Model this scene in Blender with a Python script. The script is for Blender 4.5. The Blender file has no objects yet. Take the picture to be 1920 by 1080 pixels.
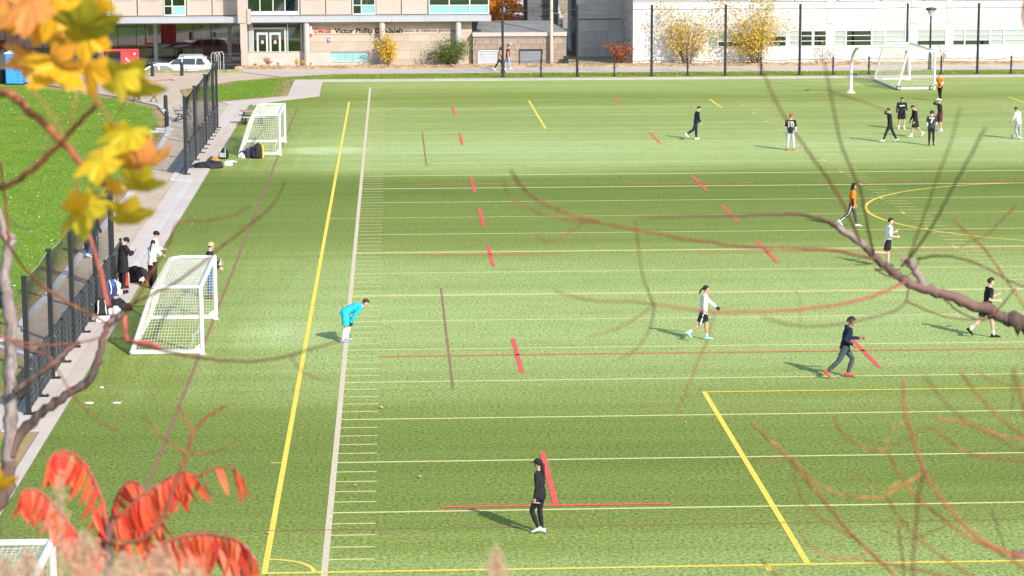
import bpy, bmesh, math, random
import numpy as np
from mathutils import Vector, Matrix, Euler

random.seed(7)
rng = np.random.default_rng(11)
R = math.radians
C = bpy.context.scene.collection
sc = bpy.context.scene

# ------------------------------------------------------------------ camera
CF = 4592.57 / 1920 * 36.0
CAM = np.array([1.40154, -97.29095, 13.68561])
CR = np.array([0.99880459, -0.04878735, -0.0030301])
CU = np.array([0.01117395, 0.16753335, 0.98580308])
CW = np.array([0.04758708, 0.9846585, -0.16787823])
cam_d = bpy.data.cameras.new('camera')
cam = bpy.data.objects.new('camera', cam_d)
C.objects.link(cam)
cam.matrix_world = Matrix(((CR[0], CU[0], -CW[0], CAM[0]), (CR[1], CU[1], -CW[1], CAM[1]), (CR[2], CU[2], -CW[2], CAM[2]), (0, 0, 0, 1)))
cam_d.lens = CF
cam_d.sensor_width = 36.0
cam_d.clip_start = 0.5
cam_d.clip_end = 3000
cam_d.dof.use_dof = True
cam_d.dof.focus_distance = 82.0
cam_d.dof.aperture_fstop = CF / 13.5
sc.camera = cam

# ------------------------------------------------------------------ light
SUN_EL, SUN_H = 33.0, (0.55, -0.835)          # towards the sun: behind the camera, to the right
w = bpy.data.worlds.new('World'); sc.world = w; w.use_nodes = True
nt = w.node_tree
sky = nt.nodes.new('ShaderNodeTexSky'); sky.sky_type = 'NISHITA'; sky.sun_disc = False
sky.sun_elevation = R(SUN_EL); sky.sun_rotation = math.atan2(SUN_H[0], SUN_H[1])
nt.links.new(sky.outputs[0], nt.nodes['Background'].inputs[0])
nt.nodes['Background'].inputs[1].default_value = 0.15
sd = bpy.data.lights.new('sun', 'SUN'); sd.energy = 3.6; sd.angle = R(0.53); sd.color = (1.0, 0.95, 0.87)
so = bpy.data.objects.new('sun', sd); C.objects.link(so)
tosun = Vector((SUN_H[0] * math.cos(R(SUN_EL)), SUN_H[1] * math.cos(R(SUN_EL)), math.sin(R(SUN_EL)))).normalized()
so.rotation_euler = tosun.to_track_quat('Z', 'Y').to_euler(); so.location = (60, -140, 90)
sc.view_settings.view_transform = 'Standard'; sc.view_settings.look = 'None'
sc.view_settings.gamma = 1.0; sc.view_settings.use_curve_mapping = False
sc.view_settings.exposure = 0.72
sc.cycles.use_denoising = True
sc.cycles.max_bounces = 8

# ------------------------------------------------------------------ helpers
def ray(x, y):
    return CW + CR * (x - 960) / 4592.57 - CU * (y - 540) / 4592.57
def G(x, y, z=0.0):                     # a picture point as a place on the ground
    d = ray(x, y); t = (z - CAM[2]) / d[2]; p = CAM + d * t
    return float(p[0]), float(p[1])
def Wp(x, y, Y):                        # a picture point on an upright plane Y
    d = ray(x, y); t = (Y - CAM[1]) / d[1]; p = CAM + d * t
    return float(p[0]), float(p[2])
def P(x, y, dist):                      # a place dist metres in front of the lens plane
    return CAM + ray(x, y) * dist

class MB:
    def __init__(s): s.v = []; s.f = []; s.m = []
    def add(s, v, f, m=0):
        o = len(s.v); s.v += [tuple(map(float, q)) for q in v]; s.f += [tuple(i + o for i in q) for q in f]; s.m += [m] * len(f); return s
    def box(s, c, d, rot=None, m=0, bev=0.0):
        x, y, z = d[0] / 2, d[1] / 2, d[2] / 2
        if bev > 0:
            b = min(bev, x * .9, y * .9, z * .9); v = []
            for sz in (-1, 1):
                for (px, py) in ((-x + b, -y), (x - b, -y), (x, -y + b), (x, y - b), (x - b, y), (-x + b, y), (-x, y - b), (-x, -y + b)):
                    v.append((px, py, sz * z))
            f = [tuple(range(7, -1, -1)), tuple(range(8, 16))] + [(i, (i + 1) % 8, 8 + (i + 1) % 8, 8 + i) for i in range(8)]
        else:
            v = [(-x, -y, -z), (x, -y, -z), (x, y, -z), (-x, y, -z), (-x, -y, z), (x, -y, z), (x, y, z), (-x, y, z)]
            f = [(3, 2, 1, 0), (4, 5, 6, 7), (0, 1, 5, 4), (1, 2, 6, 5), (2, 3, 7, 6), (3, 0, 4, 7)]
        if rot is not None:
            M = Euler(rot).to_matrix(); v = [M @ Vector(q) for q in v]
        return s.add([(q[0] + c[0], q[1] + c[1], q[2] + c[2]) for q in v], f, m)
    def span(s, a, b, m=0, bev=0.0):
        return s.box([(a[i] + b[i]) / 2 for i in range(3)], [abs(b[i] - a[i]) for i in range(3)], None, m, bev)
    def tube(s, pts, r, n=6, cap=True, m=0, closed=False):
        pts = [Vector(p) for p in pts]; k = len(pts)
        rr = r if hasattr(r, '__len__') else [r] * k
        v = []; ref = None
        for i in range(k):
            t = (pts[min(i + 1, k - 1)] - pts[max(i - 1, 0)])
            if t.length < 1e-9: t = Vector((0, 0, 1))
            t.normalize()
            if ref is None:
                ref = Vector((0, 0, 1)) if abs(t.z) < .9 else Vector((1, 0, 0))
            a = ref - t * ref.dot(t)
            if a.length < 1e-6: a = t.orthogonal()
            a.normalize(); b = t.cross(a); ref = a
            for j in range(n):
                q = 2 * math.pi * (j + .5) / n
                v.append(pts[i] + (a * math.cos(q) + b * math.sin(q)) * rr[i])
        f = []
        for i in range(k - 1):
            for j in range(n):
                f.append((i * n + j, i * n + (j + 1) % n, (i + 1) * n + (j + 1) % n, (i + 1) * n + j))
        if cap: f += [tuple(range(n - 1, -1, -1)), tuple(range((k - 1) * n, k * n))]
        return s.add(v, f, m)
    def lathe(s, prof, c=(0, 0, 0), n=12, m=0):
        v = []; f = []; k = len(prof)
        for (r, z) in prof:
            for j in range(n):
                q = 2 * math.pi * j / n; v.append((c[0] + max(r, 1e-4) * math.cos(q), c[1] + max(r, 1e-4) * math.sin(q), c[2] + z))
        for i in range(k - 1):
            for j in range(n):
                f.append((i * n + j, i * n + (j + 1) % n, (i + 1) * n + (j + 1) % n, (i + 1) * n + j))
        f += [tuple(range(n - 1, -1, -1)), tuple(range((k - 1) * n, k * n))]
        return s.add(v, f, m)
    def ell(s, c, r, n=10, k=7, m=0, rot=None):
        v = []; f = []
        M = Euler(rot).to_matrix() if rot is not None else None
        for i in range(k):
            ph = -math.pi / 2 + math.pi * (i + .35) / (k - .3)
            for j in range(n):
                q = 2 * math.pi * j / n
                p = Vector((r[0] * math.cos(ph) * math.cos(q), r[1] * math.cos(ph) * math.sin(q), r[2] * math.sin(ph)))
                if M is not None: p = M @ p
                v.append((p.x + c[0], p.y + c[1], p.z + c[2]))
        for i in range(k - 1):
            for j in range(n):
                f.append((i * n + j, i * n + (j + 1) % n, (i + 1) * n + (j + 1) % n, (i + 1) * n + j))
        f += [tuple(range(n - 1, -1, -1)), tuple(range((k - 1) * n, k * n))]
        return s.add(v, f, m)
    def poly(s, pts, z=None, m=0):
        v = [(p[0], p[1], z if z is not None else p[2]) for p in pts]
        return s.add(v, [tuple(range(len(v)))], m)
    def prism(s, pts, z0, z1, m=0):      # plan outline (counter-clockwise) with a height
        n = len(pts); v = [(p[0], p[1], z0) for p in pts] + [(p[0], p[1], z1) for p in pts]
        f = [tuple(range(n - 1, -1, -1)), tuple(range(n, 2 * n))] + [(i, (i + 1) % n, n + (i + 1) % n, n + i) for i in range(n)]
        return s.add(v, f, m)
    def slab(s, pts, axis, a, b, m=0):   # outline in the two other axes, thickness along axis
        n = len(pts); v = []
        for t in (a, b):
            for p in pts:
                q = list(p); q.insert(axis, t); v.append(q)
        f = [tuple(range(n - 1, -1, -1)), tuple(range(n, 2 * n))] + [(i, (i + 1) % n, n + (i + 1) % n, n + i) for i in range(n)]
        return s.add(v, f, m)
    def mesh(s, name, mats, smooth=False):
        me = bpy.data.meshes.new(name); me.from_pydata(s.v, [], s.f)
        for q in (mats if isinstance(mats, (list, tuple)) else [mats]): me.materials.append(q)
        if any(s.m): me.polygons.foreach_set('material_index', s.m)
        if smooth: me.polygons.foreach_set('use_smooth', [True] * len(me.polygons))
        me.update(); return me
    def build(s, name, mats, parent=None, loc=None, smooth=False, fix=False):
        me = s.mesh(name, mats, smooth)
        if fix:
            b = bmesh.new(); b.from_mesh(me); bmesh.ops.recalc_face_normals(b, faces=b.faces); b.to_mesh(me); b.free()
        return link(name, me, parent, loc)

def link(name, me, parent=None, loc=None, rot=None, scale=None):
    o = bpy.data.objects.new(name, me); C.objects.link(o)
    if parent is not None: o.parent = parent
    if loc is not None: o.location = loc
    if rot is not None: o.rotation_euler = rot
    if scale is not None: o.scale = scale if hasattr(scale, '__len__') else (scale,) * 3
    return o
def tag(o, label, cat=None, group=None, kind=None):
    o['label'] = label
    if cat: o['category'] = cat
    if group: o['group'] = group
    if kind: o['kind'] = kind
    return o
def thing(name, label, cat, loc=(0, 0, 0), rotz=0.0, group=None):
    o = bpy.data.objects.new(name, None); C.objects.link(o); o.location = loc; o.rotation_euler = (0, 0, rotz)
    o.empty_display_size = .2
    return tag(o, label, cat, group)
def struct(name, mb, m, label=None):
    o = mb.build(name, m); o['kind'] = 'structure'
    if label: o['label'] = label
    return o
def copy_tree(o, parent=None):
    kids = list(o.children); c = o.copy(); C.objects.link(c); c.parent = parent
    for k in kids: copy_tree(k, c)
    return c

# ------------------------------------------------------------------ materials
def nodes(name):
    m = bpy.data.materials.new(name); m.use_nodes = True; t = m.node_tree
    b = t.nodes['Principled BSDF']; return m, t, b
def N(t, typ, **kw):
    n = t.nodes.new(typ)
    for k, v in kw.items(): setattr(n, k, v)
    return n
def L(t, a, b): t.links.new(a, b)
def ramp(t, fac, stops, interp='LINEAR'):
    r = N(t, 'ShaderNodeValToRGB'); r.color_ramp.interpolation = interp
    e = r.color_ramp.elements
    while len(e) < len(stops): e.new(.5)
    for i, (p, c) in enumerate(stops):
        e[i].position = p; e[i].color = (c[0], c[1], c[2], 1) if hasattr(c, '__len__') else (c, c, c, 1)
    L(t, fac, r.inputs[0]); return r.outputs[0]
def mixc(t, fac, a, b, mode='MIX'):
    n = N(t, 'ShaderNodeMix', data_type='RGBA', blend_type=mode)
    if hasattr(fac, 'is_linked'): L(t, fac, n.inputs[0])
    else: n.inputs[0].default_value = fac
    for q, i in ((a, 6), (b, 7)):
        if hasattr(q, 'is_linked'): L(t, q, n.inputs[i])
        else: n.inputs[i].default_value = (q[0], q[1], q[2], 1)
    return n.outputs[2]
def math_(t, op, a, b=0.0, c=None):
    n = N(t, 'ShaderNodeMath', operation=op)
    for i, q in enumerate((a, b) if c is None else (a, b, c)):
        if hasattr(q, 'is_linked'): L(t, q, n.inputs[i])
        else: n.inputs[i].default_value = q
    return n.outputs[0]
def noise(t, scale=5.0, detail=3.0, rough=.55, vec=None, stretch=None, coord='Object'):
    n = N(t, 'ShaderNodeTexNoise'); n.inputs['Scale'].default_value = scale; n.inputs['Detail'].default_value = detail; n.inputs['Roughness'].default_value = rough
    if vec is None:
        if coord == 'World': vec = N(t, 'ShaderNodeNewGeometry').outputs['Position']
        else: vec = N(t, 'ShaderNodeTexCoord').outputs[coord]
    if stretch:
        mp = N(t, 'ShaderNodeMapping'); mp.inputs['Scale'].default_value = stretch; L(t, vec, mp.inputs[0]); vec = mp.outputs[0]
    L(t, vec, n.inputs['Vector']); return n.outputs[0]
def bump(t, b, h, strength=.3, dist=.02):
    n = N(t, 'ShaderNodeBump'); n.inputs['Strength'].default_value = strength; n.inputs['Distance'].default_value = dist
    L(t, h, n.inputs['Height']); L(t, n.outputs[0], b.inputs['Normal'])
def rgb(*c): return tuple(c)
_M = {}
def mat(name, col, rough=.75, var=.12, scale=4.0, bmp=0.0, bscale=None, metal=0.0, spec=.3, rand=0.0, dirt=None, transl=0.0, coord='Object', coat=0.0):
    if name in _M: return _M[name]
    m, t, b = nodes(name)
    lo = [max(0, c * (1 - var)) for c in col]; hi = [min(1, c * (1 + var)) for c in col]
    nz = noise(t, scale, 4, .6, coord=coord)
    c = ramp(t, nz, [(.3, lo), (.7, hi)])
    if rand:
        oi = N(t, 'ShaderNodeObjectInfo')
        k = math_(t, 'MULTIPLY_ADD', oi.outputs['Random'], 2 * rand, 1 - rand)
        hs = N(t, 'ShaderNodeHueSaturation'); L(t, k, hs.inputs['Value']); L(t, c, hs.inputs['Color']); c = hs.outputs[0]
    if dirt:
        d = noise(t, dirt[1], 5, .65, coord='World'); d = ramp(t, d, [(dirt[2], 0), (dirt[2] + .18, 1)])
        c = mixc(t, math_(t, 'MULTIPLY', d, dirt[3]), c, dirt[0])
    L(t, c, b.inputs['Base Color'])
    b.inputs['Roughness'].default_value = rough; b.inputs['Metallic'].default_value = metal
    b.inputs['Specular IOR Level'].default_value = spec
    if coat: b.inputs['Coat Weight'].default_value = coat; b.inputs['Coat Roughness'].default_value = .08
    if bmp: bump(t, b, noise(t, bscale or scale * 6, 4, .6, coord=coord), bmp, .02)
    if transl:
        tr = N(t, 'ShaderNodeBsdfTranslucent'); L(t, c, tr.inputs[0]); ms = N(t, 'ShaderNodeMixShader'); ms.inputs[0].default_value = transl
        out = t.nodes['Material Output']; L(t, b.outputs[0], ms.inputs[1]); L(t, tr.outputs[0], ms.inputs[2]); L(t, ms.outputs[0], out.inputs[0])
    _M[name] = m; return m
def glassmat(name, tint, refl=.35, rough=.02):
    m, t, b = nodes(name)
    t.nodes.remove(b)
    tr = N(t, 'ShaderNodeBsdfTransparent'); tr.inputs[0].default_value = (*tint, 1)
    gl = N(t, 'ShaderNodeBsdfGlossy'); gl.inputs['Roughness'].default_value = rough; gl.inputs[0].default_value = (.95, .97, 1, 1)
    ms = N(t, 'ShaderNodeMixShader')
    fr = N(t, 'ShaderNodeLayerWeight'); fr.inputs[0].default_value = .35
    f = math_(t, 'MULTIPLY_ADD', fr.outputs['Fresnel'], .5, refl)
    # faint ripple so panes are not perfect mirrors
    n = noise(t, 1.2, 2, .5, coord='World'); bp = N(t, 'ShaderNodeBump'); bp.inputs['Strength'].default_value = .012; L(t, n, bp.inputs['Height']); L(t, bp.outputs[0], gl.inputs['Normal'])
    L(t, f, ms.inputs[0]); L(t, tr.outputs[0], ms.inputs[1]); L(t, gl.outputs[0], ms.inputs[2]); L(t, ms.outputs[0], t.nodes['Material Output'].inputs[0])
    return m
# ================================================================== SETTING: ground
def turf_material():
    m, t, b = nodes('artificial_turf')
    pos = N(t, 'ShaderNodeNewGeometry').outputs['Position']
    sep = N(t, 'ShaderNodeSeparateXYZ'); L(t, pos, sep.inputs[0])
    wob = noise(t, .10, 3, .5, vec=pos, stretch=(.22, 1, 1))
    wob2 = noise(t, .16, 4, .6, vec=pos, stretch=(.5, 1, 1))
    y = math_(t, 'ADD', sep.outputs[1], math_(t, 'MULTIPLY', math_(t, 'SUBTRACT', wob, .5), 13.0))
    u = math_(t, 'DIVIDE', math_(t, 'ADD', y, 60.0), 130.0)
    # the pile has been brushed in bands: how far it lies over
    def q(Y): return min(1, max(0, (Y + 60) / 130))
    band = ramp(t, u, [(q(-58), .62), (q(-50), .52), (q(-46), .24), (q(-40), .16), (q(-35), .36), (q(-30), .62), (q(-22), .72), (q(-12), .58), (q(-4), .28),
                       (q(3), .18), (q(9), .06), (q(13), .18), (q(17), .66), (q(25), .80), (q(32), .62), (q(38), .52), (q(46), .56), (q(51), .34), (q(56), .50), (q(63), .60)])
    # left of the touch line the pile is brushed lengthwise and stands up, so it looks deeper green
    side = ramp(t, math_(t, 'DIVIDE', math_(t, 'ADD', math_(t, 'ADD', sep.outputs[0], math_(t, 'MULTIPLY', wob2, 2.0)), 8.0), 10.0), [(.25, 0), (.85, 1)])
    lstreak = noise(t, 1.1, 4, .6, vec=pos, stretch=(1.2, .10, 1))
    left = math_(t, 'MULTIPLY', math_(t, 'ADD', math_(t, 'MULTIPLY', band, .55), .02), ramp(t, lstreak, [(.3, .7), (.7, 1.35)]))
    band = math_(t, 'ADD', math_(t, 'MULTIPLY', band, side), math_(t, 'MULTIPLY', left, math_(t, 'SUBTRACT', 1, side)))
    # worn, sandy goal mouths
    for (gx, gy, rx, ry, k) in ((-2.2, 24.2, 3.6, 3.2, .5), (-2.2, -25.0, 3.0, 3.8, .26), (32.0, 60.0, 3.0, 3.0, .2)):
        dx = math_(t, 'DIVIDE', math_(t, 'SUBTRACT', sep.outputs[0], gx), rx); dy = math_(t, 'DIVIDE', math_(t, 'SUBTRACT', sep.outputs[1], gy), ry)
        d = math_(t, 'SQRT', math_(t, 'ADD', math_(t, 'POWER', dx, 2), math_(t, 'POWER', dy, 2)))
        d = math_(t, 'ADD', d, math_(t, 'MULTIPLY', wob2, .5))
        band = math_(t, 'ADD', band, math_(t, 'MULTIPLY', ramp(t, d, [(.35, 1), (1.0, 0)]), k))
    streak = noise(t, .5, 5, .65, vec=pos, stretch=(.10, 1.5, 1))
    band = math_(t, 'ADD', band, math_(t, 'MULTIPLY', math_(t, 'SUBTRACT', streak, .5), .5))
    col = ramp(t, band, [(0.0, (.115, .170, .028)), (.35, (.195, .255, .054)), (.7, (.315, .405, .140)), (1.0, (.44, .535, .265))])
    # tuft grain: lighter blade tips and dark rubber between
    g1 = noise(t, 12.0, 4, .78, vec=pos, stretch=(1, .8, 1)); g2 = noise(t, 44.0, 2, .7, vec=pos, stretch=(.8, 1, 1))
    g = math_(t, 'ADD', math_(t, 'MULTIPLY', g1, .65), math_(t, 'MULTIPLY', g2, .35))
    gr = ramp(t, g, [(.39, (.28, .34, .24)), (.5, (1, 1, 1)), (.61, (1.8, 1.58, 1.42))])
    col = mixc(t, 1.0, col, gr, 'MULTIPLY')
    yel = noise(t, .8, 4, .6, vec=pos); col = mixc(t, ramp(t, yel, [(.5, 0), (.85, .35)]), col, (.17, .19, .035))
    L(t, col, b.inputs['Base Color']); b.inputs['Roughness'].default_value = .8; b.inputs['Specular IOR Level'].default_value = .12
    bump(t, b, g, .4, .02)
    return m
M_turf = turf_material()

def lawn_material():
    m, t, b = nodes('lawn_grass')
    pos = N(t, 'ShaderNodeNewGeometry').outputs['Position']
    big = noise(t, .35, 5, .62, vec=pos); mid = noise(t, 1.8, 4, .6, vec=pos); fine = noise(t, 14, 3, .7, vec=pos, stretch=(.6, 1, 1))
    col = ramp(t, big, [(.30, (.105, .215, .022)), (.52, (.155, .275, .028)), (.64, (.21, .29, .03)), (.80, (.33, .28, .09))])
    col = mixc(t, ramp(t, mid, [(.35, .0), (.75, .6)]), col, (.20, .31, .025))
    gr = ramp(t, fine, [(.33, (.45, .5, .4)), (.5, (1, 1, 1)), (.68, (1.5, 1.4, 1.2))])
    col = mixc(t, 1.0, col, gr, 'MULTIPLY')
    # bare, dry edge towards the paving (distance painted along the lawn's own border attribute)
    at = N(t, 'ShaderNodeAttribute'); at.attribute_name = 'dry'
    dn = math_(t, 'MULTIPLY', at.outputs['Fac'], ramp(t, noise(t, 1.1, 5, .7, vec=pos), [(.25, .25), (.6, 1.3)]))
    col = mixc(t, ramp(t, dn, [(.25, 0), (.75, 1)]), col, (.37, .25, .13))
    L(t, col, b.inputs['Base Color']); b.inputs['Roughness'].default_value = .85; b.inputs['Specular IOR Level'].default_value = .1
    bump(t, b, fine, .7, .04); return m
M_lawn = lawn_material()

def paver_material():
    m, t, b = nodes('paver_path')
    pos = N(t, 'ShaderNodeNewGeometry').outputs['Position']
    br = N(t, 'ShaderNodeTexBrick'); br.inputs['Scale'].default_value = 1.0; br.inputs['Brick Width'].default_value = .22; br.inputs['Row Height'].default_value = .11; br.inputs['Mortar Size'].default_value = .008
    L(t, pos, br.inputs['Vector'])
    br.inputs[1].default_value = (.50, .405, .305, 1); br.inputs[2].default_value = (.59, .49, .38, 1); br.inputs[3].default_value = (.27, .22, .17, 1)
    big = noise(t, .5, 5, .65, vec=pos)
    col = mixc(t, ramp(t, big, [(.45, 0), (.75, .6)]), br.outputs[0], (.40, .29, .18))
    L(t, col, b.inputs['Base Color']); b.inputs['Roughness'].default_value = .9; b.inputs['Specular IOR Level'].default_value = .15
    bump(t, b, br.outputs[1], .25, -.01); return m
M_paver = paver_material()
M_conc = mat('pale_concrete', (.52, .45, .39), .88, .07, .7, .12, 40, dirt=((.40, .33, .27), .35, .55, .45), coord='Object')
M_kerb = mat('kerb_concrete', (.53, .50, .48), .85, .08, 1.2, .1, 30, rand=.06)
M_road = mat('worn_roadway', (.47, .41, .36), .88, .07, .35, .15, 60, dirt=((.36, .33, .32), .3, .5, .5))
M_litter = mat('leaf_littered_verge', (.42, .29, .17), .95, .35, 1.6, .6, 9)
M_earth = mat('bare_earth', (.30, .26, .19), .95, .25, .3, .3, 6)
M_slope = mat('hillside_grass', (.10, .13, .045), .95, .35, .6, .5, 12)

# ground sheet to the horizon, open over the sunken street
PX0, PX1, PY0, PY1, PZ = -46.0, -9.7, 74.2, 87.0, -0.78
g = MB(); Zg = -.035
for (x0, x1, y0, y1) in ((-900, 900, -58, PY0), (-900, PX0, PY0, PY1), (PX1, 900, PY0, PY1), (-900, 900, PY1, 1500)):
    g.add([(x0, y0, Zg), (x1, y0, Zg), (x1, y1, Zg), (x0, y1, Zg)], [(0, 1, 2, 3)])
struct('ground', g, M_earth, 'bare earth sheet under and around the playing field')
g = MB()
g.add([(PX0, PY0, PZ), (PX1, PY0, PZ), (PX1, PY1, PZ), (PX0, PY1, PZ)], [(0, 1, 2, 3)])
g.add([(PX0, PY0, PZ), (PX1, PY0, PZ), (PX1, PY0, Zg), (PX0, PY0, Zg)], [(3, 2, 1, 0)])
g.add([(PX1, PY0, PZ), (PX1, PY1, PZ), (PX1, PY1, Zg), (PX1, PY0, Zg)], [(3, 2, 1, 0)])
struct('street', g, M_road, 'sunken grey street where the white cars park before the glass front')

# hillside the photograph is taken from
g = MB(); nx, ny = 36, 26
xs = np.linspace(-70, 110, nx); ys = np.concatenate([np.linspace(-260, -100, 8), np.linspace(-97.3, -58, ny - 8)])
def hillz(x, y):
    d = y + 97.29
    z = 12.05 - max(0, d) * .3066
    return z + .12 * math.sin(x * .5 + y * .3) * (1 if z > .5 else 0)
v = [(x, y, max(Zg - .005, hillz(x, y))) for y in ys for x in xs]
f = [(j * nx + i, j * nx + i + 1, (j + 1) * nx + i + 1, (j + 1) * nx + i) for j in range(len(ys) - 1) for i in range(nx - 1)]
g.add(v, f); struct('hillside', g, M_slope, 'rough grassy slope below the viewpoint, dropping to the field')

# artificial turf
turf_xy = [(-7.17, -57.8), (70, -57.8), (70, 64.75), (-3.2, 64.75), (-3.12, 54.4), (-7.12, 49.1)]
turf = struct('turf_field', MB().poly(turf_xy, 0.0), M_turf, 'green artificial turf field with brushed light and dark bands')

# concrete walk round the field: separate slabs with open joints
M_slab = mat('walk_slab', (.53, .455, .395), .88, .06, .9, .1, 35, rand=.05, dirt=((.42, .35, .29), .5, .55, .4))
base = MB(); base.poly([(-8.45, -37.4), (-6.9, -37.4), (-6.9, 49.2), (-3.0, 54.2), (-3.0, 64.6), (70, 64.6), (70, 66.5), (-5.2, 66.5), (-5.15, 54.3), (-9.1, 50.75), (-8.45, 50.0)], -.02)
base.poly([(-7.46, -57.8), (-6.9, -57.8), (-6.9, -37.4), (-7.46, -37.4)], -.02)
walk = struct('walk', base, mat('walk_joint', (.30, .26, .22), .95, .15, 3), 'pale concrete walk with fine joints round the turf')
def slab(pts):
    cx = sum(p[0] for p in pts) / len(pts); cy = sum(p[1] for p in pts) / len(pts)
    MB().prism([(p[0] - cx, p[1] - cy) for p in pts], -.015, .022 + random.uniform(-.002, .002)).build('concrete_slab', M_slab, walk, (cx, cy, 0))
def quad(x0, x1, y0, y1): return [(x0, y0), (x1, y0), (x1, y1), (x0, y1)]
jg = .012
yy = -37.38
while yy < 49:
    y2 = min(yy + 2.9, 49.0)
    slab(quad(-7.62 + jg, -7.18, yy + jg, y2))
    slab(quad(-8.42, -7.62, yy + jg, y2))
    yy = y2
yy = -57.8
while yy < -37.5:
    y2 = min(yy + 3.4, -37.4); slab(quad(-7.45, -7.18, yy + jg, y2)); yy = y2
slab([(-8.4, 49.02), (-7.2, 49.02), (-3.2, 54.3), (-5.1, 54.3), (-9.0, 50.7)])
slab([(-5.12, 54.32), (-3.15, 54.45), (-3.2, 59.4), (-5.13, 59.4)]); slab([(-5.13, 59.42), (-3.22, 59.42), (-3.22, 64.7), (-5.14, 64.7)])
xx = -5.14
while xx < 68:
    slab(quad(xx + jg, xx + 4.6, 64.76, 66.42)); xx += 4.6
slab([(-9.9, -37.35), (-8.45, -37.35), (-8.45, -33.8), (-9.9, -33.2)])

# paver path and kerbs (kerb stones one by one)
LK = [(-14.5, -25.3), (-10.1, -25.3), (-9.95, -17.6), (-9.95, 10), (-10.35, 25.5), (-10.55, 33.0), (-11.2, 41), (-12.4, 48.2), (-14.4, 52.5), (-18.5, 59.4), (-22.4, 65.7), (-25.5, 70.6)]
pp = LK[1:] + [(-25.5, 73.9), (-9.5, 73.9), (-5.6, 67.2), (-9.05, 66), (-12.2, 59.5), (-11.3, 52.6), (-9.1, 50.8), (-8.44, 50.0), (-8.44, 12.9), (-7.64, 12.9), (-7.64, -11.9), (-8.44, -11.9), (-8.44, -28.3)]
path = struct('path', MB().poly(pp, -.012), M_paver, 'beige paver path between the lawn and the field fence')
def kerb_run(pts, wd=.24, h=.10, step=1.25, name='kerb_stone'):
    for a, b_ in zip(pts[:-1], pts[1:]):
        a = Vector((*a, 0)); b_ = Vector((*b_, 0)); d = b_ - a; n = max(1, round(d.length / step)); ang = math.atan2(d.y, d.x)
        for i in range(n):
            c = a + d * ((i + .5) / n)
            MB().box((0, 0, 0), (d.length / n - .012, wd, h), bev=.015).build(name, M_kerb, path, (c.x, c.y, h / 2 - .012 + random.uniform(-.004, .004))).rotation_euler = (0, 0, ang)
kerb_run(LK[:4] + LK[4:11])
kerb_run([(-8.58, -28.2), (-8.58, -12.0)], .26, .06); kerb_run([(-8.58, 13.0), (-8.58, 27.5)], .26, .06)
kerb_run([(-7.75, -11.9), (-7.75, 12.8)], .22, .05); kerb_run([(-8.45, 12.75), (-7.8, 12.75)], .1, .05)
kerb_run([(-14.5, -27.0), (-10.4, -26.2), (-8.7, -28.4)], .2, .09)
# pads set into the lawn edge
for (x, y) in ((270, 283), (309, 242), (296, 247)):
    px, py = G(x, y); MB().box((0, 0, .01), (.95, .75, .06), bev=.02).build('concrete_pad', M_kerb, path, (px, py, 0))

# lawns as fine grids so the worn edge can be carried on the vertices
def inside(p, poly):
    c = False; j = len(poly) - 1
    for i in range(len(poly)):
        if ((poly[i][1] > p[1]) != (poly[j][1] > p[1])) and p[0] < (poly[j][0] - poly[i][0]) * (p[1] - poly[i][1]) / (poly[j][1] - poly[i][1]) + poly[i][0]: c = not c
        j = i
    return c
def edge_d(p, poly):
    d = 1e9
    for i in range(len(poly)):
        ax, ay = poly[i - 1]; bx, by = poly[i]; vx, vy = bx - ax, by - ay; L2 = vx * vx + vy * vy
        k = max(0, min(1, ((p[0] - ax) * vx + (p[1] - ay) * vy) / L2)) if L2 else 0
        d = min(d, math.hypot(p[0] - ax - k * vx, p[1] - ay - k * vy))
    return d
def lawn(poly, z, reach, label, step=1.0):
    bm = bmesh.new(); vs = [bm.verts.new((p[0], p[1], z)) for p in poly]; bm.faces.new(vs)
    x0 = min(p[0] for p in poly); x1 = max(p[0] for p in poly); y0 = min(p[1] for p in poly); y1 = max(p[1] for p in poly)
    xx = x0 + step
    while xx < x1:
        bmesh.ops.bisect_plane(bm, geom=bm.verts[:] + bm.edges[:] + bm.faces[:], plane_co=(xx, 0, 0), plane_no=(1, 0, 0)); xx += step
    yy = y0 + step
    while yy < y1:
        bmesh.ops.bisect_plane(bm, geom=bm.verts[:] + bm.edges[:] + bm.faces[:], plane_co=(0, yy, 0), plane_no=(0, 1, 0)); yy += step
    me = bpy.data.meshes.new('lawn'); bm.to_mesh(me); bm.free(); me.materials.append(M_lawn)
    at = me.attributes.new('dry', 'FLOAT', 'POINT')
    for i, v_ in enumerate(me.vertices): at.data[i].value = max(0, 1 - edge_d(v_.co, poly) / reach)
    o = link('lawn', me); o['kind'] = 'structure'; o['label'] = label; return o
lawnA = [(-26, -25.2), (-10.22, -25.2), (-10.07, -17.6), (-10.07, 10), (-10.47, 25.5), (-10.67, 33), (-11.3, 41), (-12.5, 48.2), (-14.5, 52.4), (-18.6, 59.3), (-22.3, 65.0), (-26, 65.4)]
lawn(lawnA, -.008, .9, 'bright green lawn strewn with fallen leaves left of the path', 1.3)
lawnB = [(-8.62, -28.6), (-8.5, -37.3), (-9.0, -33.6), (-16, -33.2), (-16, -27.2), (-10.4, -26.4)]
lawn([(-16, -33.1), (-8.5, -33.8), (-8.5, -28.6), (-10.4, -26.4), (-16, -27.2)], -.008, 1.6, 'dry patch of grass beside the near fence end', .8)
lawn([(-18, -57.8), (-7.48, -57.8), (-7.48, -37.45), (-18, -37.45)], -.008, .8, 'grass patch along the bottom left of the concrete walk', 1.2)
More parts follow.
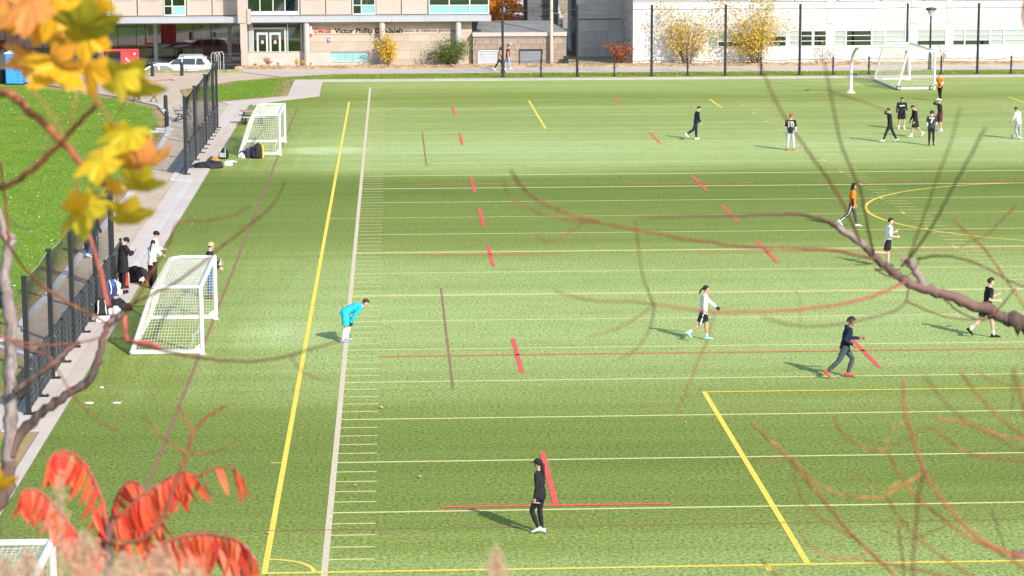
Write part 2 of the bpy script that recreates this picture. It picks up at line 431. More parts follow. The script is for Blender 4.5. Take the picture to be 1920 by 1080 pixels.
lawn([(-9.1, 50.85), (-5.17, 54.4), (-5.2, 66.55), (70, 66.55), (70, 70.9), (-2.1, 71.2), (-6.2, 69.2), (-9.2, 65.9), (-12.1, 59.4), (-11.2, 52.7)], -.008, 1.3, 'green verge with dry edges between the far walk and the road', 1.3)

# roadway, verge in front of the buildings, low bank before the street
road = MB(); road.poly([(-26, 73.95), (-26, 74.19), (-9.7, 74.19), (-9.7, 75.7), (80, 75.7), (80, 70.95), (-2.2, 71.25), (-5.6, 68.6), (-9.4, 73.95)], -.02)
struct('road', road, M_road, 'pale grey roadway running between the verge and the buildings')
vb = MB(); n = 90
for i in range(n):
    x0 = -9.7 + i; hs = [.0, .16 + .05 * math.sin(i * 1.7), .13 + .04 * math.sin(i * .9), .0]
    h2 = [.0, .16 + .05 * math.sin((i + 1) * 1.7), .13 + .04 * math.sin((i + 1) * .9), .0]
    ysv = [75.6, 76.3, 77.2, 78.6]
    for k in range(3): vb.add([(x0, ysv[k], hs[k] - .02), (x0 + 1, ysv[k], h2[k] - .02), (x0 + 1, ysv[k + 1], h2[k + 1] - .02), (x0, ysv[k + 1], hs[k + 1] - .02)], [(0, 1, 2, 3)])
struct('verge', vb, M_litter, 'low tan verge of dead leaves along the foot of the buildings')
vb = MB()
for i in range(17):
    x0 = -26 + i; 
    a, b_ = [.10 + .05 * math.sin(j * 1.3) + (.04 if j > 10 else 0) for j in (i, i + 1)]
    for (ya, yb, k) in ((72.9, 73.6, 0), (73.6, 74.2, 1)):
        za, zb = (0, a) if k == 0 else (a, .02); zc, zd = (0, b_) if k == 0 else (b_, .02)
        vb.add([(x0, ya, za - .015), (x0 + 1, ya, zc - .015), (x0 + 1, yb, zd - .015), (x0, yb, zb - .015)], [(0, 1, 2, 3)])
struct('bank', vb, mat('grassy_bank', (.28, .25, .10), .95, .4, 2.0, .5, 12), 'low grassy bank between the path and the parked cars')

# ------------------------------------------------------------------ painted lines: each line its own sheet above the turf
def paint(name, col, gap=.0):
    m, t, b = nodes(name); pos = N(t, 'ShaderNodeNewGeometry').outputs['Position']
    n1 = noise(t, 18, 3, .65, vec=pos, stretch=(.6, 1, 1))
    c = ramp(t, n1, [(.3, [q * .72 for q in col]), (.62, [min(1, q * 1.08) for q in col])])
    L(t, c, b.inputs['Base Color']); b.inputs['Roughness'].default_value = .8; b.inputs['Specular IOR Level'].default_value = .1
    if gap:
        tr = N(t, 'ShaderNodeBsdfTransparent'); ms = N(t, 'ShaderNodeMixShader'); n2 = noise(t, 16, 3, .7, vec=pos)
        L(t, ramp(t, n2, [(gap - .07, 0), (gap + .07, 1)]), ms.inputs[0]); L(t, tr.outputs[0], ms.inputs[2]); L(t, b.outputs[0], ms.inputs[1]); L(t, ms.outputs[0], t.nodes['Material Output'].inputs[0])
    return m
P_white = paint('cream_line_fibre', (.66, .60, .29)); P_cream = paint('beige_line_fibre', (.61, .525, .37)); P_yel = paint('yellow_line_fibre', (.80, .60, .10))
P_yel2 = paint('pale_yellow_fibre', (.68, .55, .14)); P_red = paint('red_paint', (.82, .11, .10), .64); P_or = paint('worn_orange_paint', (.66, .24, .09), .53); P_br = paint('worn_plum_paint', (.25, .12, .075), .56)
P_faint = paint('faded_paint', (.46, .26, .14), .43); P_plum = paint('faded_plum_paint', (.37, .17, .14), .52)
def seg(name, a, b_, wd, m, z):
    a = Vector((*a, 0)); b_ = Vector((*b_, 0)); d = b_ - a; l = d.length; z *= .42
    o = MB().poly([(-l / 2, -wd / 2), (l / 2, -wd / 2), (l / 2, wd / 2), (-l / 2, wd / 2)], 0).build(name, m, turf, (*((a + b_) / 2)[:2], z)); o.rotation_euler = (0, 0, math.atan2(d.y, d.x)); return o
yd = .9144; XR = 59.44; XC = 29.74
for k in range(-10, 11):
    if k == 0: continue
    Y = k * 5 * yd
    seg('yard_line', (0, Y), (XR, Y), .17 if k in (-2, -4, 2, 3) else .10, P_white, .005)
    if k in (-2, -4): seg('yard_line', (.0, Y + .21), (XR, Y + .21), .05, P_yel2, .005)
seg('dead_line', (0, 60.2), (XR, 60.2), .09, P_yel2, .005); seg('yard_line', (0, 55.6), (.9, 55.6), .07, P_white, .005)
seg('side_line', (-.065, -58), (-.065, 60.2), .135, P_cream, .009)
seg('side_line', (XR, -58), (XR, 60.2), .135, P_cream, .009)
tick = MB().poly([(0, -.036), (.92, -.036), (.92, .036), (0, .036)], 0).mesh('tick_mark', P_white)
hash_ = MB().poly([(-.055, -.32), (.055, -.32), (.055, .32), (-.055, .32)], 0).mesh('hash_mark', P_cream)
for i in range(-55, 56):
    Y = i * yd
    if i % 5: link('tick_mark', tick, turf, (0.005, Y, .002))
    if i % 5 and i < 55: link('tick_mark', tick, turf, (21.95, Y, .002))
    elif i % 5 == 0 and abs(i) < 55: link('hash_mark', hash_, turf, (21.95, Y, .006))
    if i > 30 and i < 53:
        if i % 5: link('tick_mark', tick, turf, (36.7, Y, .002))
        else: link('hash_mark', hash_, turf, (37.5, Y, .006))
TX = -1.25
seg('touch_line', (TX, -50.34), (TX, 50.34), .12, P_yel, .011)
seg('goal_line', (TX - .05, -50.29), (XR + 1.2, -50.29), .11, P_yel, .013); seg('goal_line', (TX - .05, 50.29), (XR + 1.2, 50.29), .10, P_yel2, .013)
seg('halfway_line', (TX, 0), (XR + 1.2, 0), .10, P_yel2, .013)
def arc(name, c, r, a0, a1, wd, m, z, n=64):
    b = MB()
    for i in range(n):
        t0, t1 = a0 + (a1 - a0) * i / n, a0 + (a1 - a0) * (i + 1) / n
        b.add([(r0 * math.cos(t), r0 * math.sin(t), 0) for t, r0 in ((t0, r - wd / 2), (t0, r + wd / 2), (t1, r + wd / 2), (t1, r - wd / 2))], [(3, 2, 1, 0)])
    return b.build(name, m, turf, (*c, z * .42), fix=False)
arc('centre_circle', (XC, 0), 9.15, 0, 2 * math.pi, .12, P_yel, .017, 180)
arc('corner_arc', (TX, -50.29), .98, 0, math.pi / 2, .09, P_yel, .017, 16); arc('corner_arc', (TX, 50.29), .98, -math.pi / 2, 0, .07, P_yel, .017, 16)
for s, mm in ((-1, P_yel), (1, P_yel2)):
    Yg, Yb, Ya = s * 50.29, s * 33.85, s * 44.8
    seg('penalty_box_line', (9.58, Yb), (9.58, Yg), .13, P_yel, .017); seg('penalty_box_line', (49.9, Yb), (49.9, Yg), .13, P_yel, .017); seg('penalty_box_line', (9.53, Yb), (49.9, Yb), .10, mm, .021)
    seg('goal_area_line', (20.58, Ya), (20.58, Yg), .12, P_yel, .017); seg('goal_area_line', (38.9, Ya), (38.9, Yg), .12, P_yel, .017); seg('goal_area_line', (20.55, Ya), (38.9, Ya), .10, mm, .021)
    a = math.acos(5.5 / 9.15)
    mid = -math.pi / 2 if s > 0 else math.pi / 2
    arc('penalty_arc', (XC, s * 39.3), 9.15, mid - a, mid + a, .11, mm, .017, 40)
    seg('corner_tick', (TX - .3, s * 41.1), (TX - .06, s * 41.1), .08, P_yel, .017)
seg('goal_tick', (8.75, -50.72), (8.75, -50.36), .12, P_yel, .017)
for (x, ya, yb) in ((4.88, 41.3, 46.5), (4.88, 26.2, 31.9), (4.88, 7.6, 12.9), (4.88, -2.56, 2.5), (4.85, -12.5, -7.55), (4.87, -31, -26), (4.86, -45.4, -40.4),
                    (14.97, 48.7, 51.4), (14.95, 26.2, 31.6), (14.93, 7.4, 12.9), (14.95, -2.2, 2.8), (14.92, -12.4, -7.3), (14.87, -30.9, -25.6)):
    seg('red_line', (x, ya), (x, yb), .125, P_red, .025)
seg('red_line', (2.37, -45.40), (7.37, -45.40), .12, P_red, .029)
for a, b_ in (((.93, -28.45), (60, -28.5)), ((2.37, 10.5), (7.5, 10.6)), ((11.8, 9.95), (17.4, 10.05)), ((20.2, 10.1), (24.7, 10.15)), ((26.8, 10.1), (34, 10.1)), ((2.3, -9.8), (7.4, -9.8)), ((12.4, -9.9), (30, -9.9))):
    seg('orange_line', a, b_, .22, P_or, .025)
for a, b_ in (((2.4, 46.1), (7.4, 46.2)), ((.8, 28.7), (36, 27.9))): seg('faded_orange_line', a, b_, .2, P_faint, .025)
seg('plum_line', (-4.24, -43.5), (-4.24, 47.5), .10, P_plum, .007); seg('plum_line', (-6.95, -47.1), (60, -47.25), .06, P_plum, .023)
seg('plum_line', (-3.8, -33.0), (2.9, -33.15), .06, P_faint, .023)
seg('plum_line', (2.92, -33.1), (2.92, -16.9), .075, P_plum, .027); seg('plum_line', (2.93, 17.7), (2.93, 32.5), .075, P_plum, .027)
# ================================================================== BUILDINGS
M_panel = mat('beige_panel', (.43, .36, .305), .7, .04, .5, 0, rand=.05, dirt=((.43, .36, .30), .6, .6, .3))
M_stone = mat('limestone_block', (.45, .37, .295), .85, .09, .8, .1, 14, rand=.09, dirt=((.42, .34, .27), .7, .56, .35))
M_brown = mat('brown_stone', (.30, .235, .185), .9, .12, 1.0, .2, 16, rand=.13, dirt=((.27, .21, .17), .8, .55, .4))
M_grey = mat('grey_limestone', (.50, .485, .46), .85, .08, .7, .1, 14, rand=.07, dirt=((.40, .38, .36), .5, .55, .35))
M_wpanel = mat('white_wall_panel', (.56, .55, .535), .75, .025, .5, 0, rand=.025, dirt=((.70, .66, .62), .4, .6, .35))
M_pink = mat('pale_pink_panel', (.50, .46, .44), .75, .03, .5, 0, rand=.02)
M_joint = mat('mortar_joint', (.30, .26, .22), .95, .1, 3)
M_wjoint = mat('pale_joint', (.33, .31, .30), .9, .05, 3)
M_fascia = mat('grey_metal_fascia', (.42, .435, .46), .45, .04, .8, 0, metal=.25, rand=.02)
M_soffit = mat('lightened_soffit', (.42, .42, .42), .8, .1)  # soffit grey lightened to bounce light into the glazed ground floor
M_alu = mat('pale_aluminium', (.50, .52, .50), .4, .04, 2, metal=.1)
M_wframe = mat('white_window_frame', (.58, .59, .58), .5, .03, 2)
M_dk = mat('dark_frame', (.035, .037, .04), .5, .1)
M_in = mat('dark_interior', (.08, .10, .10), .9, .5, 1.2)
M_blind = mat('pale_blind', (.35, .395, .355), .8, .05, 2, rand=.06)
M_aqua = mat('aqua_spandrel', (.22, .42, .40), .25, .05, 1.5, spec=.6, rand=.06)
M_burg = mat('burgundy_wall', (.50, .085, .10), .9, .2, .8)
M_roundc = mat('smooth_concrete', (.45, .405, .37), .85, .07, 1.5, .08, 20)
M_terr = mat('stained_concrete', (.47, .425, .375), .9, .11, .9, .12, 14, dirt=((.38, .33, .28), 1.1, .5, .45))
M_black = mat('black_powder_coat', (.018, .02, .024), .5, .2, 6, spec=.4)
GL = glassmat('window_glass', (.45, .62, .60), .14)
GLbig = glassmat('shopfront_glass', (.85, .9, .9), .10)
GLdark = glassmat('tinted_glass', (.35, .45, .45), .14)

def rect(x0, y0, x1, y1, Y):
    a, b_ = Wp(x0, y0, Y), Wp(x1, y1, Y); return min(a[0], b_[0]), max(a[0], b_[0]), min(a[1], b_[1]), max(a[1], b_[1])
def blocks(parent, name, m, X0, X1, Y, Z0, Z1, rows, lens, thick=.06, skip=(), seed=1, gap=.010, proud=.012):
    r = random.Random(seed); z = Z0; k = 0
    while z < Z1 - .02:
        h = min(rows[k % len(rows)], Z1 - z); k += 1; x = X0 - r.uniform(0, lens[0])
        while x < X1:
            l = r.uniform(*lens); a, b_ = max(x, X0), min(x + l, X1); x += l
            if X1 - b_ < .18: b_ = X1; x = X1
            pieces = [(a, b_)]
            for (sx0, sx1, sz0, sz1) in skip:
                if z < sz1 - .02 and z + h > sz0 + .02:
                    q = []
                    for (p0, p1) in pieces:
                        if p1 <= sx0 or p0 >= sx1: q.append((p0, p1))
                        else:
                            if p0 < sx0 - .05: q.append((p0, sx0))
                            if p1 > sx1 + .05: q.append((sx1, p1))
                    pieces = q
            for (p0, p1) in pieces:
                if p1 - p0 < .08: continue
                d = thick + r.uniform(0, proud)
                MB().box((0, 0, 0), (p1 - p0 - gap, d, h - gap)).build(name, m, parent, ((p0 + p1) / 2, Y - d / 2, z + h / 2))
        z += h
def text_mesh(txt, size, m, name, parent, loc, rot, bold=.0, align='LEFT', depth=.01):
    cu = bpy.data.curves.new(name, 'FONT'); cu.body = txt; cu.size = size; cu.offset = bold; cu.extrude = depth; cu.align_x = align; cu.resolution_u = 3
    t = bpy.data.objects.new('tmp', cu); C.objects.link(t); dg = bpy.context.evaluated_depsgraph_get(); me = bpy.data.meshes.new_from_object(t.evaluated_get(dg)); bpy.data.objects.remove(t)
    me.materials.clear(); me.materials.append(m); me.name = name
    return link(name, me, parent, loc, rot)
UP = (math.pi / 2, 0, 0)

# ---------------- left: institute building
YB = 78.7; YU = 79.1; YF = 77.9; YG = 86.6
inst = thing('institute_building', 'beige panelled institute building with grey canopy over a glazed ground floor', 'building', (0, 0, 0))
XL, XR_ = -48.0, Wp(920, 20, YU)[0]
core = MB()
core.span((XL, YU + .12, 3.5), (XR_ - .1, YG + 9, 12.5))
core.span((Wp(455, 90, YB)[0], YB + .08, -.1), (Wp(885, 90, YB)[0], YG + 6, 3.3))
core.build('wall', M_joint, inst)
MB().span((XL, YF + .3, 3.05), (Wp(455, 90, YB)[0], YG + 6, 3.14)).build('canopy_soffit', M_soffit, inst)
MB().span((XL, YU - .1, 12.5), (XR_ + .2, YG + 9.2, 12.8)).build('roof', M_fascia, inst)
# canopy fascia sections
fx = XL
xe = Wp(921, 30, YF)[0]
while fx < xe:
    x2 = min(fx + 2.35, xe); MB().span((fx + .008, YF, 3.13), (x2, YF + .28, 3.50)).build('canopy_fascia', M_fascia, inst); fx = x2
fx = XL
while fx < xe:
    x2 = min(fx + 2.35, xe); MB().span((fx + .006, YF + .02, 3.505), (x2 - .006, YU + .1, 3.53)).build('canopy_top', M_fascia, inst); fx = x2
MB().span((Wp(455, 90, YB)[0], YF + .29, 3.15), (xe - .03, YB + .06, 3.2)).build('canopy_soffit', M_soffit, inst)
# upper storeys: panels and windows, floor by floor
cols = [('w', 25, 66), ('p', 68, 110), ('p', 112, 160), ('w', 163, 207), ('p', 209, 256), ('p', 258, 306), ('w', 307, 348), ('p', 350, 397), ('p', 398, 447), ('d', 463, 561),
        ('p', 563, 610), ('p', 611, 659), ('w', 661, 704), ('p', 705, 752), ('p', 753, 801), ('g', 804, 917)]
zfl = [3.58, 7.2, 10.8]
for fl, z0 in enumerate(zfl):
    z1 = z0 + 3.55 if fl < 2 else 12.48
    for (k, a, b_) in cols:
        x0, x1 = Wp(a, 20, YU)[0], Wp(b_, 20, YU)[0]
        if k == 'p':
            p_ = MB().box((0, 0, 0), (x1 - x0 - .02, .10, z1 - z0 - .03), bev=.02).build('facade_panel', M_panel, inst, ((x0 + x1) / 2, YU + .05, (z0 + z1) / 2))
            if (a // 10) % 2 == 1 or a in (209, 350, 563, 753):
                MB().box((0, 0, 0), (x1 - x0 - .5, .012, z1 - z0 - 1.2)).build('panel_inset', mat('panel_inset_beige', (.37, .30, .245), .7, .04, .6, rand=.04), p_, (0, -.054, .42))
        else:
            W_ = x1 - x0; zc = (z0 + z1) / 2; hh = z1 - z0
            zz0 = z0 + (.32 if k == 'w' else .12 if k == 'd' else .2)
            zz0 = z0 + .05 + (.0 if k != 'd' else 0)
            fr = MB(); fr.span((x0, YU - .01, zz0 - .05), (x1, YU + .09, zz0 + .03)); fr.span((x0, YU - .01, z1 - .1), (x1, YU + .09, z1 - .02))
            for q in (x0 + .03, x1 - .03): fr.span((q - .035, YU - .006, zz0 + .03), (q + .035, YU + .085, z1 - .1))
            n = {'w': 2, 'd': 4, 'g': 3}[k]
            cuts = [0, .39, 1] if k == 'w' else [0, .25, .5, .73, 1] if k == 'd' else [0, .34, .68, 1]
            for q in cuts[1:-1]: fr.span((x0 + W_ * q - .04, YU - .004, zz0 + .03), (x0 + W_ * q + .04, YU + .082, z1 - .1))
            zsp = zz0 + (.62 if k == 'w' else .58)
            if k == 'd':
                fr.span((x0, YU - .002, zz0 + .03), (x1, YU + .08, zz0 + .2)); zsp = zz0 + .2
            fr.span((x0 + .06, YU - .003, zsp - .03), (x1 - .06, YU + .08, zsp + .03))
            win = fr.build('window', M_wframe if k != 'd' else M_alu, inst)
            for i in range(n):
                a_, c_ = x0 + W_ * cuts[i] + .045, x0 + W_ * cuts[i + 1] - .045
                if k == 'w' and i == 0: MB().span((a_, YU + .03, zz0 + .03), (c_, YU + .05, z1 - .1)).build('pane', GL, win)
                else:
                    MB().span((a_, YU + .03, zsp + .03), (c_, YU + .05, z1 - .1)).build('pane', GL, win)
                    if k != 'd': MB().span((a_, YU + .03, zz0 + .03), (c_, YU + .05, zsp - .03)).build('spandrel', M_aqua, win)
            MB().span((x0 + .05, YU + .10, zz0 + .03), (x1 - .05, YU + .115, z1 - .1)).build('interior', M_in, win)
# ground floor: limestone wall
xs0, xs1 = Wp(578, 90, YB)[0], Wp(885, 90, YB)[0]
ax0, ax1, az0, az1 = rect(619, 98, 690, 115, YB)
blocks(inst, 'stone_block', M_stone, xs0, xs1, YB + .08, -.05, 3.12, [.42, .66, .66, .60, .62, .2], (.75, 2.4), .07, skip=[(ax0 - .05, ax1 + .05, az0 - .03, az1 + .03), (xs0, ax1 + .1, -.1, 1.0)], seed=5)
# sign board and letters
sx0, sx1, sz0, sz1 = rect(582, 50, 856, 63, YB)
sgn = MB().span((sx0, YB - .035, sz0), (sx1, YB + .0, sz1)).build('sign_board', M_stone, inst)
M_let = mat('black_lettering', (.02, .02, .022), .5, .1); M_crim = mat('crimson_lettering', (.42, .03, .045), .5, .1)
zb = Wp(650, 61, YB)[1]
text_mesh('Victor Phillip Dahdaleh', .46, M_let, 'lettering', sgn, (Wp(628, 60, YB)[0], YB - .04, zb - .03), UP, .018).scale = (1.13, 1, 1)
text_mesh('Institut de m\u00e9decine g\u00e9nomique', .30, M_let, 'lettering', sgn, (Wp(754, 60, YB)[0], YB - .04, zb + .03), UP, .003)
text_mesh('McGill', .33, M_crim, 'lettering', sgn, (Wp(597.5, 60, YB)[0], YB - .04, zb - .01), UP, .012)
cr = MB(); cxx = Wp(592.3, 57, YB)[0]; zc = zb + .14
cr.slab([(cxx - .15, zc + .2), (cxx - .15, zc - .03), (cxx - .08, zc - .15), (cxx, zc - .2), (cxx + .08, zc - .15), (cxx + .15, zc - .03), (cxx + .15, zc + .2)], 1, YB - .05, YB - .034)
cr_o = cr.build('crest', M_crim, sgn, fix=True)
cw = MB()
for (dx, dz) in ((-.07, .09), (.07, .09), (0, -.06)): cw.box((cxx + dx, YB - .053, zc + dz), (.075, .008, .06))
cw.span((cxx - .13, YB - .056, zc + .005), (cxx + .13, YB - .048, zc + .03))
cw.build('crest_birds', M_wframe, sgn)
x_, z_ = Wp(583, 56, YB); fp = MB().span((x_ - .06, YB - .5, z_ - .25), (x_ + .06, YB - .04, z_ + .3)).build('projecting_sign', M_wframe, inst); MB().span((x_ - .062, YB - .502, z_ - .42), (x_ + .062, YB - .038, z_ - .255)).build('crimson_band', M_crim, inst)
for (px, py) in ((616, 75), (806.5, 107)):
    x_, z_ = Wp(px, py, YB); pl = MB().box((0, 0, 0), (.21, .02, .32)).build('plaque', mat('blue_grey_plaque', (.10, .12, .22), .5), inst, (x_, YB - .03, z_))
    MB().lathe([(.065, -.005), (.065, .005)], n=14).build('plaque_disc', M_wframe, pl, (0, -.014, .03)).rotation_euler = UP
# aqua basement window
aw = MB()
for q in (ax0, ax1): aw.span((q - .03, YB - .02, az0 - .04), (q + .03, YB + .07, az1 + .04))
for q in (az0, az1): aw.span((ax0 + .03, YB - .017, q - .03), (ax1 - .03, YB + .07, q + .03))
awo = aw.build('window', M_alu, inst)
for i in range(5):
    a_ = ax0 + .03 + (ax1 - ax0 - .06) * i / 5; MB().span((a_ + .005, YB + .02, az0 + .03), (a_ + (ax1 - ax0 - .06) / 5 - .005, YB + .05, az1 - .03)).build('pane', mat('aqua_glass', (.26, .46, .48), .15, .06, 1.0, spec=.7, rand=.05), awo)
x_, z_ = Wp(624.5, 109.5, YB); MB().box((x_, YB + .012, z_), (.22, .012, .16)).build('notice', M_wframe, awo)
# terrace with its front wall
tx0, tx1, tz0, tz1 = rect(464, 98, 620, 124, YB)
ter = MB(); ter.span((tx0, YB - .06, -.15), (tx1, YB + .072, tz1)); ter.build('terrace_wall', M_terr, inst)
MB().span((tx0 - .02, YB - .1, tz1 + .003), (ax1 + .12, YB + .062, tz1 + .05)).build('terrace_coping', M_roundc, inst)
MB().span((tx1 + .005, YB - .03, -.15), (ax1 + .09, YB + .075, az0 - .06)).build('terrace_wall', M_terr, inst)
# entrance (set in the dark wall behind the terrace)
ex0, ex1, ez0, ez1 = rect(466, 46, 566, 98, YB)
MB().span((ex0, YB + .02, ez0), (Wp(474, 50, YB)[0], YB + .078, ez1)).build('grey_jamb', M_fascia, inst)
MB().span((Wp(474, 50, YB)[0], YB + .015, Wp(500, 52, YB)[1]), (ex1, YB + .078, ez1)).build('dark_header', M_dk, inst)
dx0, dx1, dz0, dz1 = rect(473, 52, 536, 98, YB)
fr = MB()
for q in (dx0 + .04, dx1 - .04): fr.span((q - .05, YB - .01, dz0), (q + .05, YB + .07, dz1))
fr.span((dx0 + .09, YB - .008, dz1 - .1), (dx1 - .09, YB + .07, dz1))
ent = fr.build('entrance', M_alu, inst)
MB().span((dx0 + .09, YB + .04, dz0), (dx1 - .09, YB + .055, dz1 - .1)).build('pane', GLdark, ent)
MB().span((dx0, YB + .062, dz0), (dx1, YB + .076, dz1)).build('interior', M_in, ent)
for (a, b_) in ((481, 503), (505, 527)):
    qx0, qx1, qz0, qz1 = rect(a, 61, b_, 98, YB)
    dr = MB()
    for q in (qx0 + .07, qx1 - .07): dr.span((q - .07, YB - .03, qz0), (q + .07, YB + .035, qz1))
    dr.span((qx0 + .14, YB - .027, qz1 - .16), (qx1 - .14, YB + .035, qz1))
    dro = dr.build('door', M_alu, inst)
    MB().span((qx0 + .14, YB + .0, qz0), (qx1 - .14, YB + .02, qz1 - .16)).build('pane', GL, dro)
    MB().box(((qx0 + qx1) / 2, YB - .01, (qz0 + qz1) / 2 + .02), (.2, .012, .24)).build('sticker', mat('pink_sticker', (.62, .35, .36), .6, .3, 9), dro)
wx0, wx1, wz0, wz1 = rect(539, 44, 565, 97, YB)
wf = MB()
for q in (wx0, wx1): wf.span((q - .03, YB - .01, wz0), (q + .03, YB + .07, wz1))
wo = wf.build('window', M_alu, inst); MB().span((wx0 + .03, YB + .02, wz0), (wx1 - .03, YB + .04, wz1)).build('pane', GLdark, wo); MB().span((wx0 + .03, YB + .05, wz0), (wx1 - .03, YB + .075, wz1)).build('interior', M_in, wo)
# round columns under the canopy, and the tall pilaster
for px in (575.5, 717, 859.5):
    x_ = Wp(px, 100, YB - .5)[0]; MB().lathe([(.215, -.2), (.215, 3.12)], n=20).build('column', M_roundc, inst, (x_, YB - .48, 0), smooth=False)
x_ = Wp(458.5, 90, 77.6)[0]
MB().span((x_ - .27, 77.45, -.5), (x_ + .20, 78.02, 12)).build('pilaster', M_panel, inst)
MB().span((x_ - .42, 77.38, 3.12), (x_ + .12, 77.44, 12)).build('pilaster', M_panel, inst); MB().span((x_ + .24, 77.36, 3.05), (x_ + .49, 77.9, 4.1)).build('pilaster_cap', M_panel, inst)
# glazed street front, set back
gz1 = 3.05
gx0, gx1 = -46.0, Wp(452, 80, YG)[0]
MB().span((gx0, YG + 3.2, -.8), (gx1 + .5, YG + 3.3, 3.3)).build('interior_wall', M_burg, inst)
MB().span((gx0, YG + .3, -.5), (gx1 + .5, YG + 3.2, -.42)).build('interior_floor', M_roundc, inst)
gi = MB()
for i in range(9):
    x_ = -30 + i * 1.95; gi.span((x_, YG + 2.2, -.4), (x_ + 1.5, YG + 2.7, .55))
gi.build('interior_desk', mat('straw_crates', (.75, .68, .38), .9, .2, 4), inst)
gi = MB()
gi.span((-21.5, YG + 2.9, 1.3), (-16.5, YG + 3.0, 2.1)); gi.span((-13.0, YG + 2.9, 1.15), (-10.0, YG + 3.0, 2.1)); gi.build('interior_board', mat('pale_green_board', (.6, .75, .62), .8), inst)
MB().span((-17.0, YG + 2.9, -.4), (-15.4, YG + 3.1, 2.4)).build('interior_partition', M_in, inst)
mull = [10, 45, 80, 116, 186, 221, 256, 292, 327, 362, 397, 431]
lastx = gx0
for px in mull + [452]:
    x_ = Wp(px, 80, YG)[0]; thick = px in (292, 431, 186)
    zb_ = -.31 + max(0, (-14 - x_)) * .055
    MB().span((lastx + .02, YG, -.34 + max(0, (-14 - lastx)) * .055), (x_ - .02, YG + .03, gz1)).build('shopfront_pane', GLbig, inst)
    MB().span((x_ - (.14 if thick else .02), YG - .05, -.35), (x_ + (.14 if thick else .02), YG + .06, gz1)).build('mullion', M_alu if thick else M_dk, inst)
    lastx = x_
x0_, x1_ = gx0, gx1 + .4
pl = MB(); pl.slab([(x0_, -.8), (x1_, -.8), (x1_, -.33), (-14, -.33), (x0_, -.33 + 32 * .055)], 1, YG - .16, YG - .06); pl.build('plinth_wall', M_terr, inst, fix=True)
x_, z_ = Wp(430, 85, YG - .3)[0], Wp(430, 85, YG - .3)[1]
MB().box((x_, YG - .15, z_), (.3, .03, .62)).build('notice_panel', M_wframe, inst)

# ---------------- passage: low garage building with brown stone front
YGa = 78.3
gar = thing('garage_building', 'low brown stone garage block with two grey doors and a sloped grey roof', 'building', (0, 0, 0))
gX0, gX1 = Wp(886, 90, YGa)[0] + .02, Wp(1062, 90, YGa)[0]
zt = Wp(960, 68, YGa)[1]
dl = [rect(898, 96, 934, 122, YGa), rect(975, 95, 1015, 122, YGa)]
MB().span((gX0, YGa + .07, -.2), (gX1 - .01, YGa + 6, zt)).build('wall', M_joint, gar)
blocks(gar, 'stone_block', M_brown, gX0, gX1, YGa + .07, -.05, zt, [.38], (.42, .82), .06, skip=[(d[0] - .07, d[1] + .07, -.2, d[3] + .1) for d in dl], seed=9, gap=.014)
zc = Wp(960, 57, YGa)[1]
MB().span((gX0 - .02, YGa - .12, zt + .005), (gX1 + .02, YGa + .6, zc - .14)).build('roof_edge', M_roundc, gar)
rf = MB(); rf.add([(gX0, YGa + .3, zc - .14), (gX1 + .1, YGa + .3, zc - .14), (gX1 - .9, YGa + 5.8, zc + .35), (gX0, YGa + 5.8, zc + .35), (gX0, YGa + .3, zc - .2), (gX1 + .1, YGa + .3, zc - .2)], [(0, 1, 2, 3), (4, 5, 1, 0)])
rf.build('roof', mat('grey_roofing', (.20, .205, .205), .9, .2, 1), gar)
M_gdoor = mat('grey_garage_door', (.42, .43, .45), .6, .05, 1)
for i, d in enumerate(dl):
    fr = MB(); wf_ = .07
    fr.span((d[0] - wf_, YGa - .03, -.1), (d[0], YGa + .06, d[3] + wf_)); fr.span((d[1], YGa - .03, -.1), (d[1] + wf_, YGa + .06, d[3] + wf_)); fr.span((d[0], YGa - .028, d[3]), (d[1], YGa + .06, d[3] + wf_))
    fo = fr.build('door_frame', M_wframe if i == 0 else M_dk, gar)
    for k in range(5):
        h = (d[3] + .1) / 5; MB().span((d[0], YGa + .03, -.1 + k * h), (d[1], YGa + .055, -.1 + (k + 1) * h - .012)).build('door_panel', M_gdoor if i == 0 else mat('dark_garage_door', (.20, .21, .225), .6, .08, 1), fo)
x_, z_ = Wp(957, 83, YGa); MB().box((x_, YGa - .07, z_), (.2, .14, .13), bev=.03).build('wall_light', M_fascia, gar)
# beige utility pole standing before it
x_, y_ = G(1035, 122.5); t = thing('utility_pole', 'tall beige wooden pole standing between the two garage doors and the grey wall', 'pole', (x_, YGa - .35, 0))
MB().tube([(0, 0, -.1), (0, 0, 4), (0, 0, 9)], [.12, .115, .10], 12).build('shaft', mat('beige_pole', (.52, .42, .35), .85, .1, 2), t); MB().tube([(0, 0, 9), (0, 0, 9.06)], [.11, .09], 12).build('cap', M_dk, t)
x_ = Wp(1060.5, 116, YGa - .2)[0]; t = thing('wheeled_bin', 'small dark bin at the right end of the garage wall', 'bin', (x_, YGa - .5, 0))
MB().box((0, 0, .3), (.34, .34, .5), bev=.05).build('body', M_black, t); MB().box((0, 0, .58), (.38, .38, .06), bev=.05).build('lid', M_dk, t)
